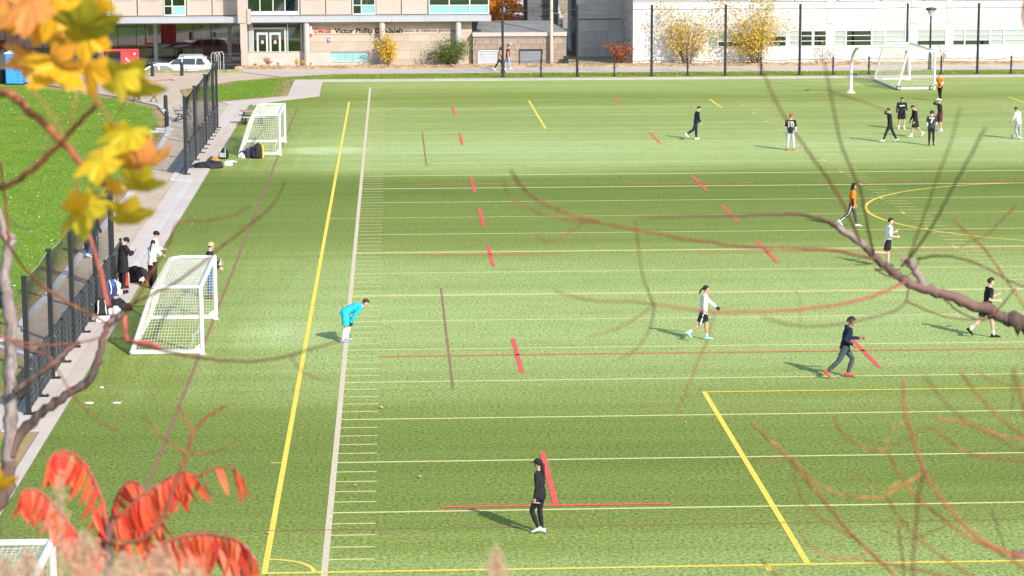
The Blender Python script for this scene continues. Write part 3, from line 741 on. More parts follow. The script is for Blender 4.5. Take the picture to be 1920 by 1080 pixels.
# ---------------- dark tower behind the garages
YT = 86.5
tow = thing('dark_brick_tower', 'dark grey brick stair tower behind the garage roof', 'building', (0, 0, 0))
x0, x1 = Wp(989, 30, YT)[0], Wp(1047, 30, YT)[0]
M_dbrick = mat('dark_grey_brick', (.115, .12, .13), .9, .14, 1.5, .2, 20, rand=.12)
MB().span((x0 + .02, YT + .06, -1), (x1, YT + 6, 13)).build('wall', mat('dark_joint', (.06, .06, .065), .95), tow)
blocks(tow, 'brick_course', M_dbrick, x0, x1, YT + .06, .2, 7, [.31], (.6, 1.3), .05, seed=3, gap=.012)
for k in range(14):
    z = .6 + k * .78; MB().span((x0 + .95, YT - .06, z), (x1 - .35, YT - .01, z + .09)).build('ledge', M_dk, tow)
wx0, wx1, wz0, wz1 = rect(1037, 25, 1048, 58, YT - .4)
wf = MB()
for q in (wx0, wx1): wf.span((q - .04, YT - .3, wz0), (q + .04, YT - .12, wz1))
for q in (wz0, wz1): wf.span((wx0 + .04, YT - .295, q - .04), (wx1 - .04, YT - .12, q + .04))
wo = wf.build('window', M_alu, tow); MB().span((wx0 + .04, YT - .22, wz0 + .04), (wx1 - .04, YT - .19, wz1 - .04)).build('pane', mat('deep_green_glass', (.02, .06, .055), .1, .1, spec=.7), wo)

# ---------------- grey limestone wing (set back, in the shade of the white wing)
YC = 86.0
wing = thing('grey_stone_wing', 'grey limestone wing set back between the garages and the white wing', 'building', (0, 0, 0))
gx0, gx1 = Wp(1081, 60, YC)[0], 19.4
MB().span((gx0 + .08, YC + .08, -1), (gx1 + 1, YC + 10, 12.5)).build('wall', M_wjoint, wing)
blocks(wing, 'stone_block', M_grey, gx0, gx1, YC + .08, -1, 8, [.78, .8, .46], (.6, 1.7), .07, seed=21, gap=.012, proud=.006)
MB().span((gx0, YC - .03, Wp(1120, 36.5, YC)[1]), (gx1, YC + .01, Wp(1120, 35, YC)[1])).build('string_course', M_dk, wing)
# its return wall facing left
y1 = YC + 9.5; z = -1; k = 0; r_ = random.Random(4)
while z < 8:
    h = [.78, .8, .46][k % 3]; k += 1; y = YC + .02
    while y < y1:
        l = r_.uniform(.8, 1.9); b_ = min(y + l, y1); MB().box((0, 0, 0), (.07, b_ - y - .012, h - .012)).build('stone_block', M_grey, wing, (gx0 + .04, (y + b_) / 2, z + h / 2)); y = b_
    z += h
z0w, z1w = 1.55, 2.75
wf = MB(); wf.span((gx0 - .06, YC + 2.2, z0w), (gx0 + .0, YC + 5.2, z1w)); wo = wf.build('window', M_alu, wing)
for i in range(2): MB().span((gx0 - .075, YC + 2.3 + i * 1.42, z0w + .1), (gx0 - .062, YC + 3.6 + i * 1.42, z1w - .1)).build('pane', mat('blue_grey_glass', (.16, .22, .26), .12, .1, spec=.7), wo)

# ---------------- white wing
YW = 77.3
ww = thing('white_wing', 'long white panelled wing with a strip of low windows facing the field', 'building', (0, 0, 0))
wX0, wX1 = Wp(1186.5, 90, YW)[0], 75.0
MB().span((wX0 + .06, YW + .09, -.3), (wX1, YW + 26, 12)).build('wall', M_wjoint, ww)
MB().span((wX0 - .05, YW - .02, 12), (wX1, YW + 26.1, 12.3)).build('roof', M_fascia, ww)
zW = lambda y: Wp(1560, y, YW)[1]
zt1, zb1 = zW(57), zW(86.5)
runs = [(1325, 1476), (1478, 1551), (1562, 1707), (1718, 1775), (1785, 1926), (1936, 2120), (2130, 2400)]
Xr = [(Wp(a, 70, YW)[0], Wp(b_, 70, YW)[0]) for a, b_ in runs]
rows = [(-.12, zW(104), M_wpanel), (zW(104), zb1, M_wpanel), (zt1, zW(44.5), M_pink), (zW(44.5), zW(36), M_wpanel), (zW(36), zW(3), M_wpanel)]
for ri, (z0, z1, m_) in enumerate(rows):
    x = wX0; r_ = random.Random(ri)
    while x < wX1:
        l = [3.05, 2.4, 2.75, 2.1][(ri + int(x)) % 4] if ri != 2 else 3.3
        b_ = min(x + l, wX1); MB().box((0, 0, 0), (b_ - x - .012, .08, z1 - z0 - .012)).build('wall_panel', m_, ww, ((x + b_) / 2, YW + .05 + r_.uniform(-.003, .003), (z0 + z1) / 2)); x = b_
# piers beside the windows
px_ = [wX0] + [q for a in Xr for q in a]
for i in range(0, len(px_) - 1, 2):
    a, b_ = px_[i], px_[i + 1]; n = max(1, round((b_ - a) / 2.6))
    for k in range(n):
        q0, q1 = a + (b_ - a) * k / n, a + (b_ - a) * (k + 1) / n
        MB().box((0, 0, 0), (q1 - q0 - .012, .08, zt1 - zb1 - .012)).build('wall_panel', M_wpanel, ww, ((q0 + q1) / 2, YW + .05, (zt1 + zb1) / 2))
for px in (1235, 1555, 1713, 1779):
    x0, x1 = Wp(px - 5, 40, YW)[0], Wp(px + 5, 40, YW)[0]; MB().span((x0, YW - .02, zW(44)), (x1, YW + .005, zW(2))).build('pilaster', M_pink, ww)
lights = {0: [(1325, 1345, 'p'), (1347, 1392, 'k'), (1394, 1440, 'p'), (1442, 1474, 'h')], 1: [(1479, 1500, 'p'), (1503, 1522, 'd'), (1525, 1549, 'd')], 2: [(1563, 1585, 'p'), (1588, 1632, 'd'), (1637, 1658, 'p'), (1661, 1697, 'p'), (1699, 1706, 'p')],
          3: [(1719, 1773, 'k')], 4: [(1786, 1807, 'k'), (1811, 1854, 'k'), (1859, 1880, 'p'), (1884, 1925, 'p')], 5: [(1937, 1990, 'p'), (1994, 2050, 'd'), (2054, 2118, 'p')], 6: [(2132, 2230, 'p'), (2234, 2398, 'd')]}
for i, ls in lights.items():
    x0, x1 = Xr[i]
    fr = MB()
    zs = [zb1 + (zt1 - zb1) * q for q in (0, 1 / 3, 2 / 3, 1)]
    edges = sorted({Wp(q, 70, YW)[0] for l in ls for q in l[:2]})
    for q in zs: fr.span((x0 + .02, YW + .0, q - .025 if q > zb1 else q), (x1 - .02, YW + .08, q + .025 if q < zt1 else q + .0))
    fr.span((x0 + .02, YW - .03, zb1 - .0), (x1 - .02, YW + .0, zb1 + .05)); fr.span((x0 + .02, YW + .003, zt1 - .05), (x1 - .02, YW + .078, zt1 - .002))
    xs_ = [x0 + .05] + [(Wp(ls[k][1], 70, YW)[0] + Wp(ls[k + 1][0], 70, YW)[0]) / 2 for k in range(len(ls) - 1)] + [x1 - .05]
    for q in xs_: fr.span((q - .05, YW + .004, zb1), (q + .05, YW + .083, zt1))
    win = fr.build('window', M_wframe, ww)
    MB().span((x0 + .02, YW + .12, zb1), (x1 - .02, YW + .14, zt1)).build('interior', M_in, win)
    for k, (a, b_, t_) in enumerate(ls):
        q0, q1 = xs_[k] + .05, xs_[k + 1] - .05
        for rr in range(3):
            z0, z1 = zs[rr] + .025, zs[rr + 1] - .025
            if t_ == 'p' or (t_ == 'k' and rr > 0) or (t_ == 'h' and rr == 2):
                MB().span((q0, YW + .05, z0), (q1, YW + .065, z1)).build('blind', M_blind, win)
            else:
                MB().span((q0, YW + .05, z0), (q1, YW + .065, z1)).build('pane', GLdark, win)
# upper storey, just above the frame
zU0, zU1 = zW(1), zW(1) + 1.5
for i in range(8):
    x0 = Wp(1330, 0, YW)[0] + i * 3.1; fr = MB()
    for q in (x0, x0 + 2.9): fr.span((q - .05, YW, zU0), (q + .05, YW + .08, zU1))
    for q in (zU0, zU1): fr.span((x0 + .05, YW + .002, q - .03), (x0 + 2.85, YW + .078, q + .03))
    wo = fr.build('window', M_wframe, ww); MB().span((x0 + .05, YW + .04, zU0 + .03), (x0 + 2.85, YW + .06, zU1 - .03)).build('pane', mat('dark_pane', (.05, .07, .07), .1, .1, spec=.6), wo)
for k in range(18):
    x0 = wX0 + k * 3.1; 
    MB().box((0, 0, 0), (3.08, .08, 3.0)).build('wall_panel', M_wpanel, ww, (x0 + 1.55, YW + .05, zU1 + 1.56))
# shaded side wall with its small square windows
y = YW + .09; 
for k in range(4):
    for j in range(6):
        MB().box((0, 0, 0), (.06, 2.13, 1.2)).build('side_panel', M_grey, ww, (wX0 + .03, YW + .11 + 1.09 + k * 2.15, .5 + j * 1.22))
for (ya, zlist) in ((YW + 1.2, (.7, 1.35, 2.0)), (YW + 4.2, (.7, 1.35, 2.0, 2.65)), (YW + 6.2, (2.4, 3.2))):
    for z in zlist:
        wo = MB().span((wX0 - .05, ya, z), (wX0 - .002, ya + 1.2, z + .5)).build('window', M_alu, ww); MB().span((wX0 - .058, ya + .1, z + .08), (wX0 - .051, ya + 1.1, z + .42)).build('pane', mat('grey_pane', (.30, .33, .35), .2, .1, spec=.6), wo)

# ---------------- far background in the gap: pale stepped block and parked vans' roofs
bg = thing('far_pale_block', 'small pale building with a sloping glazed roof seen through the gap', 'building', (0, 0, 0))
YX = 118
x0, x1, z0, z1 = rect(945, 5, 992, 58, YX)
MB().span((x0 + .4, YX, -2), (x1 + 3, YX + 8, z1 - 1.2)).build('wall', M_grey, bg)
rf = MB(); rf.add([(x0 + .2, YX - .2, z1 - 1.1), (x1 + 3, YX - .2, z1 - 1.9), (x1 + 3, YX + 8, z1 - .2), (x0 + .2, YX + 8, z1 + .1)], [(0, 1, 2, 3)]); rf.build('roof', M_wframe, bg)
for i in range(5):
    xa = x0 + 1.2 + i * .75; MB().span((xa, YX - .08, -1), (xa + .5, YX - .002, z1 - 2.3 - i * .15)).build('window', mat('greenish_glass', (.25, .35, .33), .2, .2, spec=.6), bg)
MB().span((x0 - .3, YX - 1.5, z1 - .8), (x0 + 2.6, YX - .3, z1 - .2)).build('roof_unit', M_roundc, bg)
# ================================================================== FENCES
M_post = mat('black_post_paint', (.020, .023, .028), .45, .25, 3, spec=.45)
M_screen = mat('dark_windscreen', (.045, .05, .055), .9, .3, 2.5, .2, 40, dirt=((.12, .11, .10), 2.2, .58, .5))
M_wire = mat('grey_wire', (.20, .205, .21), .5, .2, 3, metal=.5)
M_net = mat('black_netting', (.03, .03, .03), .8)
M_tanrope = mat('tan_rope', (.33, .27, .20), .9)
def net_patch(mb, fn, nu, nv, r, m=0, su=1, sv=1):
    for i in range(nu + 1):
        mb.tube([fn(i / nu, j / (nv * sv)) for j in range(nv * sv + 1)], r, 3, False, m)
    for j in range(nv + 1):
        mb.tube([fn(i / (nu * su), j / nv) for i in range(nu * su + 1)], r, 3, False, m)
def side_fence(name, label, X, talls, shorts, H=3.58, h=1.22, sag=()):
    t = thing(name, label, 'fence', (X, talls[0], 0)); y0 = talls[0]
    for y in talls:
        p = MB().box((0, 0, H / 2), (.13, .13, H), bev=.012).box((0, 0, H + .015), (.15, .15, .03), bev=.02).build('tall_post', M_post, t, (0, y - y0, 0))
        b_ = MB().box((.04, 0, .012 + .02), (.34, .24, .024)); 
        for s in (-1, 1): b_.tube([(.15 * 1, s * .08, .03), (.15, s * .08, .075)], .018, 6)
        b_.build('foot_plate', M_post, p)
        MB().box((.09, 0, 1.2), (.05, .05, .05)).build('bracket', M_wire, p)
    for y in shorts:
        p = MB().tube([(0, 0, 0), (0, 0, h + .03)], .045, 10).build('short_post', M_post, t, (0, y - y0, 0))
        b_ = MB().box((.05, 0, .032), (.34, .22, .024))
        for s in (-1, 1): b_.tube([(.17, s * .07, .03), (.17, s * .07, .075)], .016, 6)
        b_.build('foot_plate', M_post, p); MB().tube([(.0, 0, .55), (.09, 0, .55)], .03, 8).build('clamp', M_wire, p); MB().ell((0, 0, h + .05), (.06, .06, .04)).build('post_cap', M_post, p)
    allp = sorted(list(talls) + list(shorts))
    for a, b_ in zip(allp[:-1], allp[1:]):
        d = b_ - a - .10
        MB().box((0, 0, 0), (.012, d, h - .12)).build('screen_panel', M_screen, t, (-.02, (a + b_) / 2 - y0, h / 2 + .02))
        g_ = MB()
        for k in range(7):
            z = .1 + k * (h - .16) / 6; g_.tube([(.0, -d / 2, z), (.0, d / 2, z)], .0065, 4)
        for k in range(max(2, round(d / .8)) + 1):
            yy_ = -d / 2 + d * k / max(2, round(d / .8)); g_.tube([(.012, yy_, .08), (.012, yy_, h - .05)], .0065, 4)
        g_.build('wire_grid', M_wire, t, (.01, (a + b_) / 2 - y0, 0))
        MB().tube([(0, -d / 2 - .05, h), (0, 0, h - .012), (0, d / 2 + .05, h)], .02, 6).build('top_rail', M_post, t, (0.0, (a + b_) / 2 - y0, 0))
    for i, (a, b_) in enumerate(zip(talls[:-1], talls[1:])):
        s_ = sag[i] if i < len(sag) else 0
        d = b_ - a
        if d < .8: continue
        def fn(u, v, a=a, d=d, s_=s_):
            # a hanging net: some bays have slipped and swag away from one post
            zt = H - .06 - .10 * math.sin(math.pi * u); zb_ = h + .02
            lift = s_ * max(0, (1 - u * 1.5)) ** 1.2
            z = zb_ + (zt - zb_) * v
            bow = .16 * math.sin(math.pi * v) * math.sin(math.pi * u)
            yy_ = a - y0 + .06 + (d - .12) * (u * (1 - abs(s_) * .45 * math.sin(math.pi * v)) + (abs(s_) * .45 * math.sin(math.pi * v) if s_ > 0 else 0))
            return (-.04 - bow, yy_, z)
        nb = MB(); net_patch(nb, fn, max(6, round(d / .085)), round((H - h) / .085), .0030, su=1, sv=1) if False else None
        nu, nv = max(6, round(d / .075)), round((H - h) / .075)
        for k in range(nu + 1): nb.tube([fn(k / nu, j / 8) for j in range(9)], 0.0031, 3, False)
        for j in range(nv + 1): nb.tube([fn(k / 10, j / nv) for k in range(11)], 0.0031, 3, False)
        o = nb.build('net', M_net, t); o['kind'] = 'stuff'
        MB().tube([fn(k / 12, 1) for k in range(13)], .014, 5).build('net_rope', M_wire if name == 'near_fence' else M_tanrope, t)
        if s_: MB().tube([fn(0, j / 12) for j in range(13)] , .016, 5).build('net_edge', M_net, t)
    return t
side_fence('side_fence', 'near black fence with tall posts, sagging net and dark screened panels beside the bags', -8.0, [-35.5, -31.0, -26.55, -20.9, -16.5, -16.1], [-33.35, -28.75, -24.2, -22.4, -18.3, -13.6], sag=(0, 0, 0, .55, 0))
side_fence('side_fence', 'farther black fence with tall posts and drooping net, standing beside the bench', -8.12, [14.8, 20.4, 27.2, 32.8, 35.5], [17.3, 23.6, 25.4, 29.6, 31.2, 34.2], sag=(.45, 0, .6, .4))

# far ball-stop fence: posts with cables
far = thing('field_fence', 'dark ball-stop fence of tall and short posts strung with cables along the far walk', 'fence', (0, 67.6, 0))
TP = [8.79, 13.82, 18.85, 23.85, 28.91, 36.2, 41.08, 46.1, 51.1, 56.1]; SP = [11.37, 16.33, 21.3, 26.3, 31.2, 33.65, 38.6, 43.4, 48.6, 53.6]
def arms(mb, zz, l=.16):
    for z in zz: mb.tube([(-l, 0, z), (l, 0, z)], .016, 5)
for x in TP:
    p = MB().tube([(0, 0, 0), (0, 0, 4.72)], .085, 12).build('tall_post', M_post, far, (x, 0, 0)); b_ = MB(); arms(b_, (.42, 1.0, 1.2)); b_.box((0, 0, .035), (.34, .3, .03)); b_.ell((0, 0, 4.74), (.095, .095, .05)); b_.build('fittings', M_post, p)
for x in SP:
    p = MB().tube([(0, 0, 0), (0, 0, 1.15)], .055, 10).build('short_post', M_post, far, (x, 0, 0)); b_ = MB(); arms(b_, (.1, .55, .62), .13); b_.box((0, 0, .035), (.3, .26, .03)); b_.ell((0, 0, 1.17), (.07, .07, .05)); b_.build('fittings', M_post, p)
ap = sorted([(x, 1) for x in TP] + [(x, 0) for x in SP])
for i, ((a, ka), (b_, kb)) in enumerate(zip(ap[:-1], ap[1:])):
    s_ = [.06, .12, .03, .09][i % 4]; MB().tube([(a + (b_ - a) * k / 8, .06, 1.07 - s_ * math.sin(math.pi * k / 8) + .02 * math.sin(k * 2.1 + i)) for k in range(9)], .022, 5).build('lower_cable', M_post, far)
for i, (a, b_) in enumerate(zip(TP[:-1], TP[1:])):
    MB().tube([(a + (b_ - a) * k / 8, .06, 4.5 - .05 * math.sin(math.pi * k / 8)) for k in range(9)], .02, 5).build('upper_cable', M_post, far)

# black iron railing by the parked cars
rail = thing('iron_railing', 'low black iron railing between the parked white car and the beige pilaster', 'railing', (-11.9, 73.0, 0))
def rail_bay(x0, y0, x1, y1, h=1.05, z0=0.0):
    d = math.hypot(x1 - x0, y1 - y0); n = round(d / .16)
    for z in (.18, .92): MB().tube([(x0 + 11.9, y0 - 73, z0 + z), (x1 + 11.9, y1 - 73, z0 + z)], .018, 5).build('rail', M_post, rail)
    for k in range(n + 1):
        u = k / n; thick = k in (0, n)
        MB().box((0, 0, h / 2), ((.06,) * 2 + (h + .15,)) if thick else (.022, .022, h)).build('railing_post' if thick else 'baluster', M_post, rail, (x0 + (x1 - x0) * u + 11.9, y0 + (y1 - y0) * u - 73, z0))
rail_bay(-13.1, 73.4, -10.95, 73.4); rail_bay(-11.3, 76.9, -9.35, 77.2, 1.2, .05)
# grey bicycle rack frames behind the railing
rk = thing('bike_rack', 'grey tubular bike rack between the two runs of black railing', 'bike rack', (-11.2, 74.0, 0))
for k in range(3): MB().tube([(k * .22, 0, 0), (k * .22, 0, 1.15), (k * .22 + .12, 0, 1.3), (k * .22 + .3, 0, 1.3), (k * .22 + .38, 0, 1.1), (k * .22 + .38, 0, 0)], .025, 6).build('hoop', M_alu, rk, (0, k * .3, 0))

# ================================================================== GOALS
M_white = mat('white_goal_paint', (.66, .655, .64), .4, .04, 2, spec=.4, dirt=((.55, .52, .47), 3, .62, .3))
M_cord = mat('white_net_cord', (.74, .72, .69), .8); M_cord2 = mat('sandy_net_cord', (.66, .60, .47), .8)
M_tyre = mat('black_rubber', (.02, .02, .02), .8)
def soccer_goal(label, loc, rz, Wd, H, dt, db, wheels=(), r=.055, mesh=.12, cord=.007):
    # local: posts on x=0 at y=0 and y=Wd, the net runs back to -x
    t = thing('soccer_goal', label, 'soccer goal', loc, rz, 'white soccer goals with nets')
    for y in (0, Wd):
        MB().tube([(0, y, 0), (0, y, H - r)], r, 10).build('goal_post', M_white, t)
        MB().tube([(-r, y, H - r), (-dt * .75, y, H - r), (-dt * .92, y, H - r - .03), (-dt, y, H - r - .12), (-dt - .06, y, H - .32), (-db, y, r)], r * .85, 8).build('side_frame', M_white, t)
        MB().tube([(0, y, r), (-db, y, r)], r, 8).build('ground_bar', M_white, t)
        MB().slab([(-.02, .08), (-.30, .08), (-.02, .36)], 1, y - .02, y + .02).build('gusset', M_white, t, fix=True)
        MB().lathe([(.10, 0), (.10, .03)], (0, y, 0), 10).build('foot', M_white, t)
    MB().tube([(0, -r, H - r), (0, Wd + r, H - r)], r, 10).build('crossbar', M_white, t)
    MB().tube([(-db, 0, r), (-db, Wd, r)], r, 8).build('rear_bar', M_white, t)
    for (x, y) in wheels:
        w_ = MB().tube([(x, y - .05, .13), (x, y + .05, .13)], [.13, .13], 14).build('wheel', M_tyre, t); MB().tube([(x, y - .058, .13), (x, y + .058, .13)], .07, 10).build('hub', M_white, w_)
    zt = H - r
    def side(y):
        def fn(u, v):      # u along the depth at the ground, v up
            z = r + (zt - r) * v; xb = -(db + (dt - db) * v); return (xb * u, y + (.05 if y == 0 else -.05) * math.sin(math.pi * u) * math.sin(math.pi * v), z)
        return fn
    def back(u, v):
        z = r + (zt - .1 - r) * v; return (-(db + (dt - db) * v) + .10 * math.sin(math.pi * v) * (.5 + .5 * math.sin(math.pi * u)), Wd * u, z)
    def roof(u, v):
        return (-dt * v, Wd * u, zt - .07 * math.sin(math.pi * v))
    for nm, fn, nu, nv in (('side_net', side(0), round(db / mesh), round(H / mesh)), ('side_net', side(Wd), round(db / mesh), round(H / mesh)), ('back_net', back, round(Wd / mesh), round(H * 1.1 / mesh)), ('roof_net', roof, round(Wd / mesh), max(2, round(dt / mesh)))):
        b_ = MB()
        for k in range(nu + 1): b_.tube([fn(k / nu, j / 6) for j in range(7)], cord, 3, False)
        for j in range(nv + 1): b_.tube([fn(k / 12, j / nv) for k in range(13)], cord, 3, False)
        o = b_.build(nm, M_cord2 if nm == 'back_net' else M_cord, t); o['kind'] = 'stuff'
    MB().tube([(-.35 + .03 * math.sin(k), Wd * k / 14, r * 2 + .06 + .05 * math.sin(k * 1.7)) for k in range(15)], cord * 1.6, 4).build('net_cord', M_cord, t)
    return t
soccer_goal('white soccer goal in front of the people by the near fence', (-4.17, -27.75, 0), 0, 5.55, 2.03, 1.38, 2.03, r=.068, mesh=.095, cord=.0062)
soccer_goal('white soccer goal with bags at its foot, beside the grey picnic tables', (-4.16, 22.42, 0), 0, 5.75, 2.03, 1.38, 2.0, wheels=((-1.85, -.1),), r=.07)
soccer_goal('large white soccer goal on wheels standing by the far walk', (35.5, 55.7, 0), R(.5), 7.2, 2.5, 1.75, 2.35, wheels=((-2.3, -.09), (-.2, -.09)), r=.075, mesh=.13, cord=.006)
gx, gy, = G(97, 1012, 2.0)
soccer_goal('white soccer goal cut off at the bottom left corner behind the red leaves', (gx, gy + .0 - 4.6, 0), 0, 4.6, 2.03, 1.38, 2.0, r=.075, mesh=.11, cord=.0055)

gp = thing('goalposts', 'white gooseneck football goalposts standing before the far walk', 'goalposts', (29.86, 53.9, 0))
MB().tube([(0, 0, 0), (0, 0, 1.4), (0, -.12, 1.9), (0, -.5, 2.35), (0, -1.1, 2.7), (0, -1.8, 2.9), (0, -2.4, 2.98)], [.105, .10, .10, .095, .09, .09, .085], 12).build('gooseneck', M_white, gp)
MB().lathe([(.30, 0), (.28, .05), (.17, .09), (.16, .22)], n=12).build('base', M_white, gp)
MB().tube([(-2.82, -2.45, 3.03), (2.82, -2.45, 3.03)], .075, 10).build('crossbar', M_white, gp)
for x in (-2.82, 2.82): MB().tube([(x, -2.45, 3.03), (x, -2.45, 9.0)], .05, 10).build('upright', M_white, gp)
x_, y_ = G(1602, 142); t = thing('cleats', 'small pair of dark shoes left on the far walk by the goalposts', 'shoes', (x_, y_, .02))
for k in (-.12, .12): MB().ell((k, 0, .05), (.16, .06, .06)).build('shoe', M_black, t)

# ================================================================== STREET FURNITURE
def lamp_post(label, x, y, H, style):
    t = thing('lamp_post', label, 'street lamp', (x, y, 0), 0, 'black lamp posts')
    MB().lathe([(.16, 0), (.16, .1), (.12, .14), (.115, 1.05 if style == 'cap' else .8), (.075, 1.15), (.07, 2.4), (.055, H - .75), (.07, H - .72), (.07, H - .62)], n=12).build('pole', M_post, t)
    if style == 'lantern':
        MB().lathe([(.07, H - .62), (.12, H - .58), (.19, H - .32), (.17, H - .30)], n=10).build('globe', mat('lamp_glass', (.35, .36, .36), .2, .1, spec=.6), t)
        MB().lathe([(.21, H - .31), (.235, H - .27), (.19, H - .16), (.10, H - .1), (.05, H - .02), (.02, H + .05)], n=12).build('lamp_cap', M_post, t)
    else:
        for k in range(4):
            a = k * math.pi / 2 + .6; MB().tube([(0, 0, H - .66), (.16 * math.cos(a), .16 * math.sin(a), H - .45), (.33 * math.cos(a), .33 * math.sin(a), H - .22)], .014, 5).build('bracket', M_post, t)
        MB().lathe([(.02, H - .68), (.16, H - .44), (.31, H - .2)], n=14).build('globe', mat('clear_lamp_bowl', (.62, .63, .62), .15, .05, spec=.6), t); MB().lathe([(.33, H - .2), (.39, H - .15), (.36, H - .08), (.16, H - .02), (.05, H)], n=14).build('lamp_cap', M_post, t)
    return t
lamp_post('black lantern lamp post beside the walking couple', 8.95, 70.84, 4.75, 'lantern')
lamp_post('black lamp post with a wide flat cap behind the large soccer goal', *G(1743, 130), 4.3, 'cap')
lamp_post('black lantern lamp post right in front of the blue portable toilet', *G(35, 157), 4.55, 'lantern')

def bollard(label, x, y, h=.92):
    t = thing('bollard', label, 'bollard', (x, y, 0), 0, 'black bollards'); MB().lathe([(.115, 0), (.115, h - .12), (.125, h - .115), (.125, h - .08), (.11, h - .07), (.09, h - .02), (.03, h)], n=14).build('shaft', M_post, t); MB().lathe([(.15, 0), (.15, .03)], (0, 0, .012), 12).build('base_ring', M_post, t); return t
bollard('black bollard on a pad at the lawn edge, below the other paved-edge bollards', *G(278, 281), .95)
bollard('black bollard on a concrete pad at the kerb, facing the bench', *G(313, 240), .95)
bollard('black bollard behind the kerb, partly under the big green-yellow leaf', *G(311, 207), .9)
bollard('black bollard in front of the silver car windscreen, next to the red frame', *G(286, 142.5), .92)
bollard('black bollard in front of the white car rear, next to the railing', *G(341, 141.5), .92)
bollard('black bollard at the left picture edge behind the grey branch', *G(5, 577), .95)
bollard('black bollard behind the near fence next to the passer-by', *G(164, 474), .95)

M_wood = mat('grey_bench_wood', (.40, .37, .345), .8, .15, 3, rand=.1)
def bench(label, x, y, rz):
    t = thing('park_bench', label, 'bench', (x, y, 0), rz, 'benches with black iron ends')
    for s in (-.72, .72):
        e = MB()
        e.tube([(s, .28, 0), (s, .2, .2), (s, .1, .3), (s, -.05, .3), (s, -.2, .2), (s, -.28, 0)], .028, 6)
        e.tube([(s, .26, .42), (s, -.24, .42), (s, -.36, .86)], .028, 6); e.tube([(s, .1, .3), (s, .12, .42)], .025, 6); e.tube([(s, -.05, .3), (s, -.08, .42)], .025, 6); e.tube([(s, .26, .42), (s, .27, .6), (s, .18, .66), (s, -.28, .64)], .022, 6)
        e.build('iron_end', M_post, t)
    for k in range(5): MB().box((0, .22 - k * .105, .45), (1.6, .085, .03)).build('seat_slat', M_wood, t)
    for k in range(4): MB().box((0, -.27 - k * .028, .55 + k * .095), (1.6, .03, .075), (-.28, 0, 0)).build('back_slat', M_wood, t)
    return t
bench('grey slatted bench with black iron ends close to the farther fence', *G(343, 226), R(-100))
bench('grey slatted bench at the lawn kerb under the big green-yellow leaf', *G(272, 191), R(-38)); bench('grey slatted bench left of another bench, mostly behind the big leaf', *G(240, 186), R(-38))

# picnic tables
def picnic(label, x, y, rz, top):
    t = thing('picnic_table', label, 'picnic table', (x, y, 0), rz, 'picnic tables beside the soccer goal')
    for k in range(4): MB().box((0, -.27 + k * .18, .74), (1.3, .165, .04)).build('top_board', top, t)
    for s in (-.68, .68):
        for k in range(2): MB().box((0, s - .07 + k * .15, .45), (1.3, .135, .04)).build('seat_board', mat('grey_plastic_board', (.40, .41, .43), .6, .06, 2, rand=.05), t)
    for x_ in (-.45, .45):
        e = MB(); e.tube([(x_, -.72, .42), (x_, -.62, .12), (x_, -.4, .03), (x_, .4, .03), (x_, .62, .12), (x_, .72, .42)], .03, 6); e.tube([(x_, -.3, .04), (x_, -.36, .4), (x_, -.2, .71)], .03, 6); e.tube([(x_, .3, .04), (x_, .36, .4), (x_, .2, .71)], .03, 6); e.build('leg_frame', M_post, t)
    return t
Mgp = mat('grey_plastic_board', (.40, .41, .43), .6, .06, 2, rand=.05)
picnic('picnic table with a reddish top and black curved legs beside the soccer goal', -6.35, 37.6, R(12), mat('reddish_board', (.36, .22, .18), .7, .1, 2, rand=.06))
picnic('all grey picnic table behind the reddish one, half hidden by the soccer goal net', -5.9, 41.2, R(4), Mgp)

# portable toilet
M_blue = mat('blue_plastic', (.045, .30, .66), .45, .06, 1.5, spec=.4); M_blue2 = mat('dark_blue_plastic', (.03, .20, .5), .5, .06, 1.5)
x_, y_ = G(28, 159); t = thing('portable_toilet', 'bright blue portable toilet with a pale roof behind a lamp post', 'portable toilet', (x_, y_ + .5, 0), R(-8))
MB().box((0, 0, 1.02), (1.08, 1.08, 2.0), bev=.06).build('cabin', M_blue, t)
for k in range(7): MB().box((.0, -.548, .25 + k * .22), (.95, .015, .05)).build('rib', M_blue2, t)
for k in range(7): MB().box((.548, 0, .25 + k * .22), (.015, .95, .05)).build('rib', M_blue2, t)
MB().box((-.12, -.553, 1.0), (.66, .02, 1.75)).build('door', M_blue, t); MB().box((-.1, -.57, 1.52), (.34, .01, .26)).build('notice', M_wframe, t); MB().box((.12, -.575, 1.0), (.08, .03, .12)).build('handle', M_dk, t)
rf = MB(); rf.box((0, 0, 2.05), (1.16, 1.16, .08), bev=.06); rf.ell((0, 0, 2.08), (.56, .56, .2), 16, 8); rf.build('roof', mat('pale_blue_roof', (.62, .68, .74), .5, .04), t)
MB().box((0, 0, .04), (1.2, 1.2, .09)).build('skid', M_dk, t)
x_, y_ = G(4, 156); t = thing('litter_bin', 'black round litter bin left of the blue portable toilet', 'bin', (x_, y_, 0))
MB().lathe([(.27, 0), (.30, .05), (.31, .72), (.33, .76)], n=16).build('body', M_black, t); MB().lathe([(.34, .76), (.34, .82), (.22, .9), (.05, .92)], n=16).build('lid', M_dk, t)

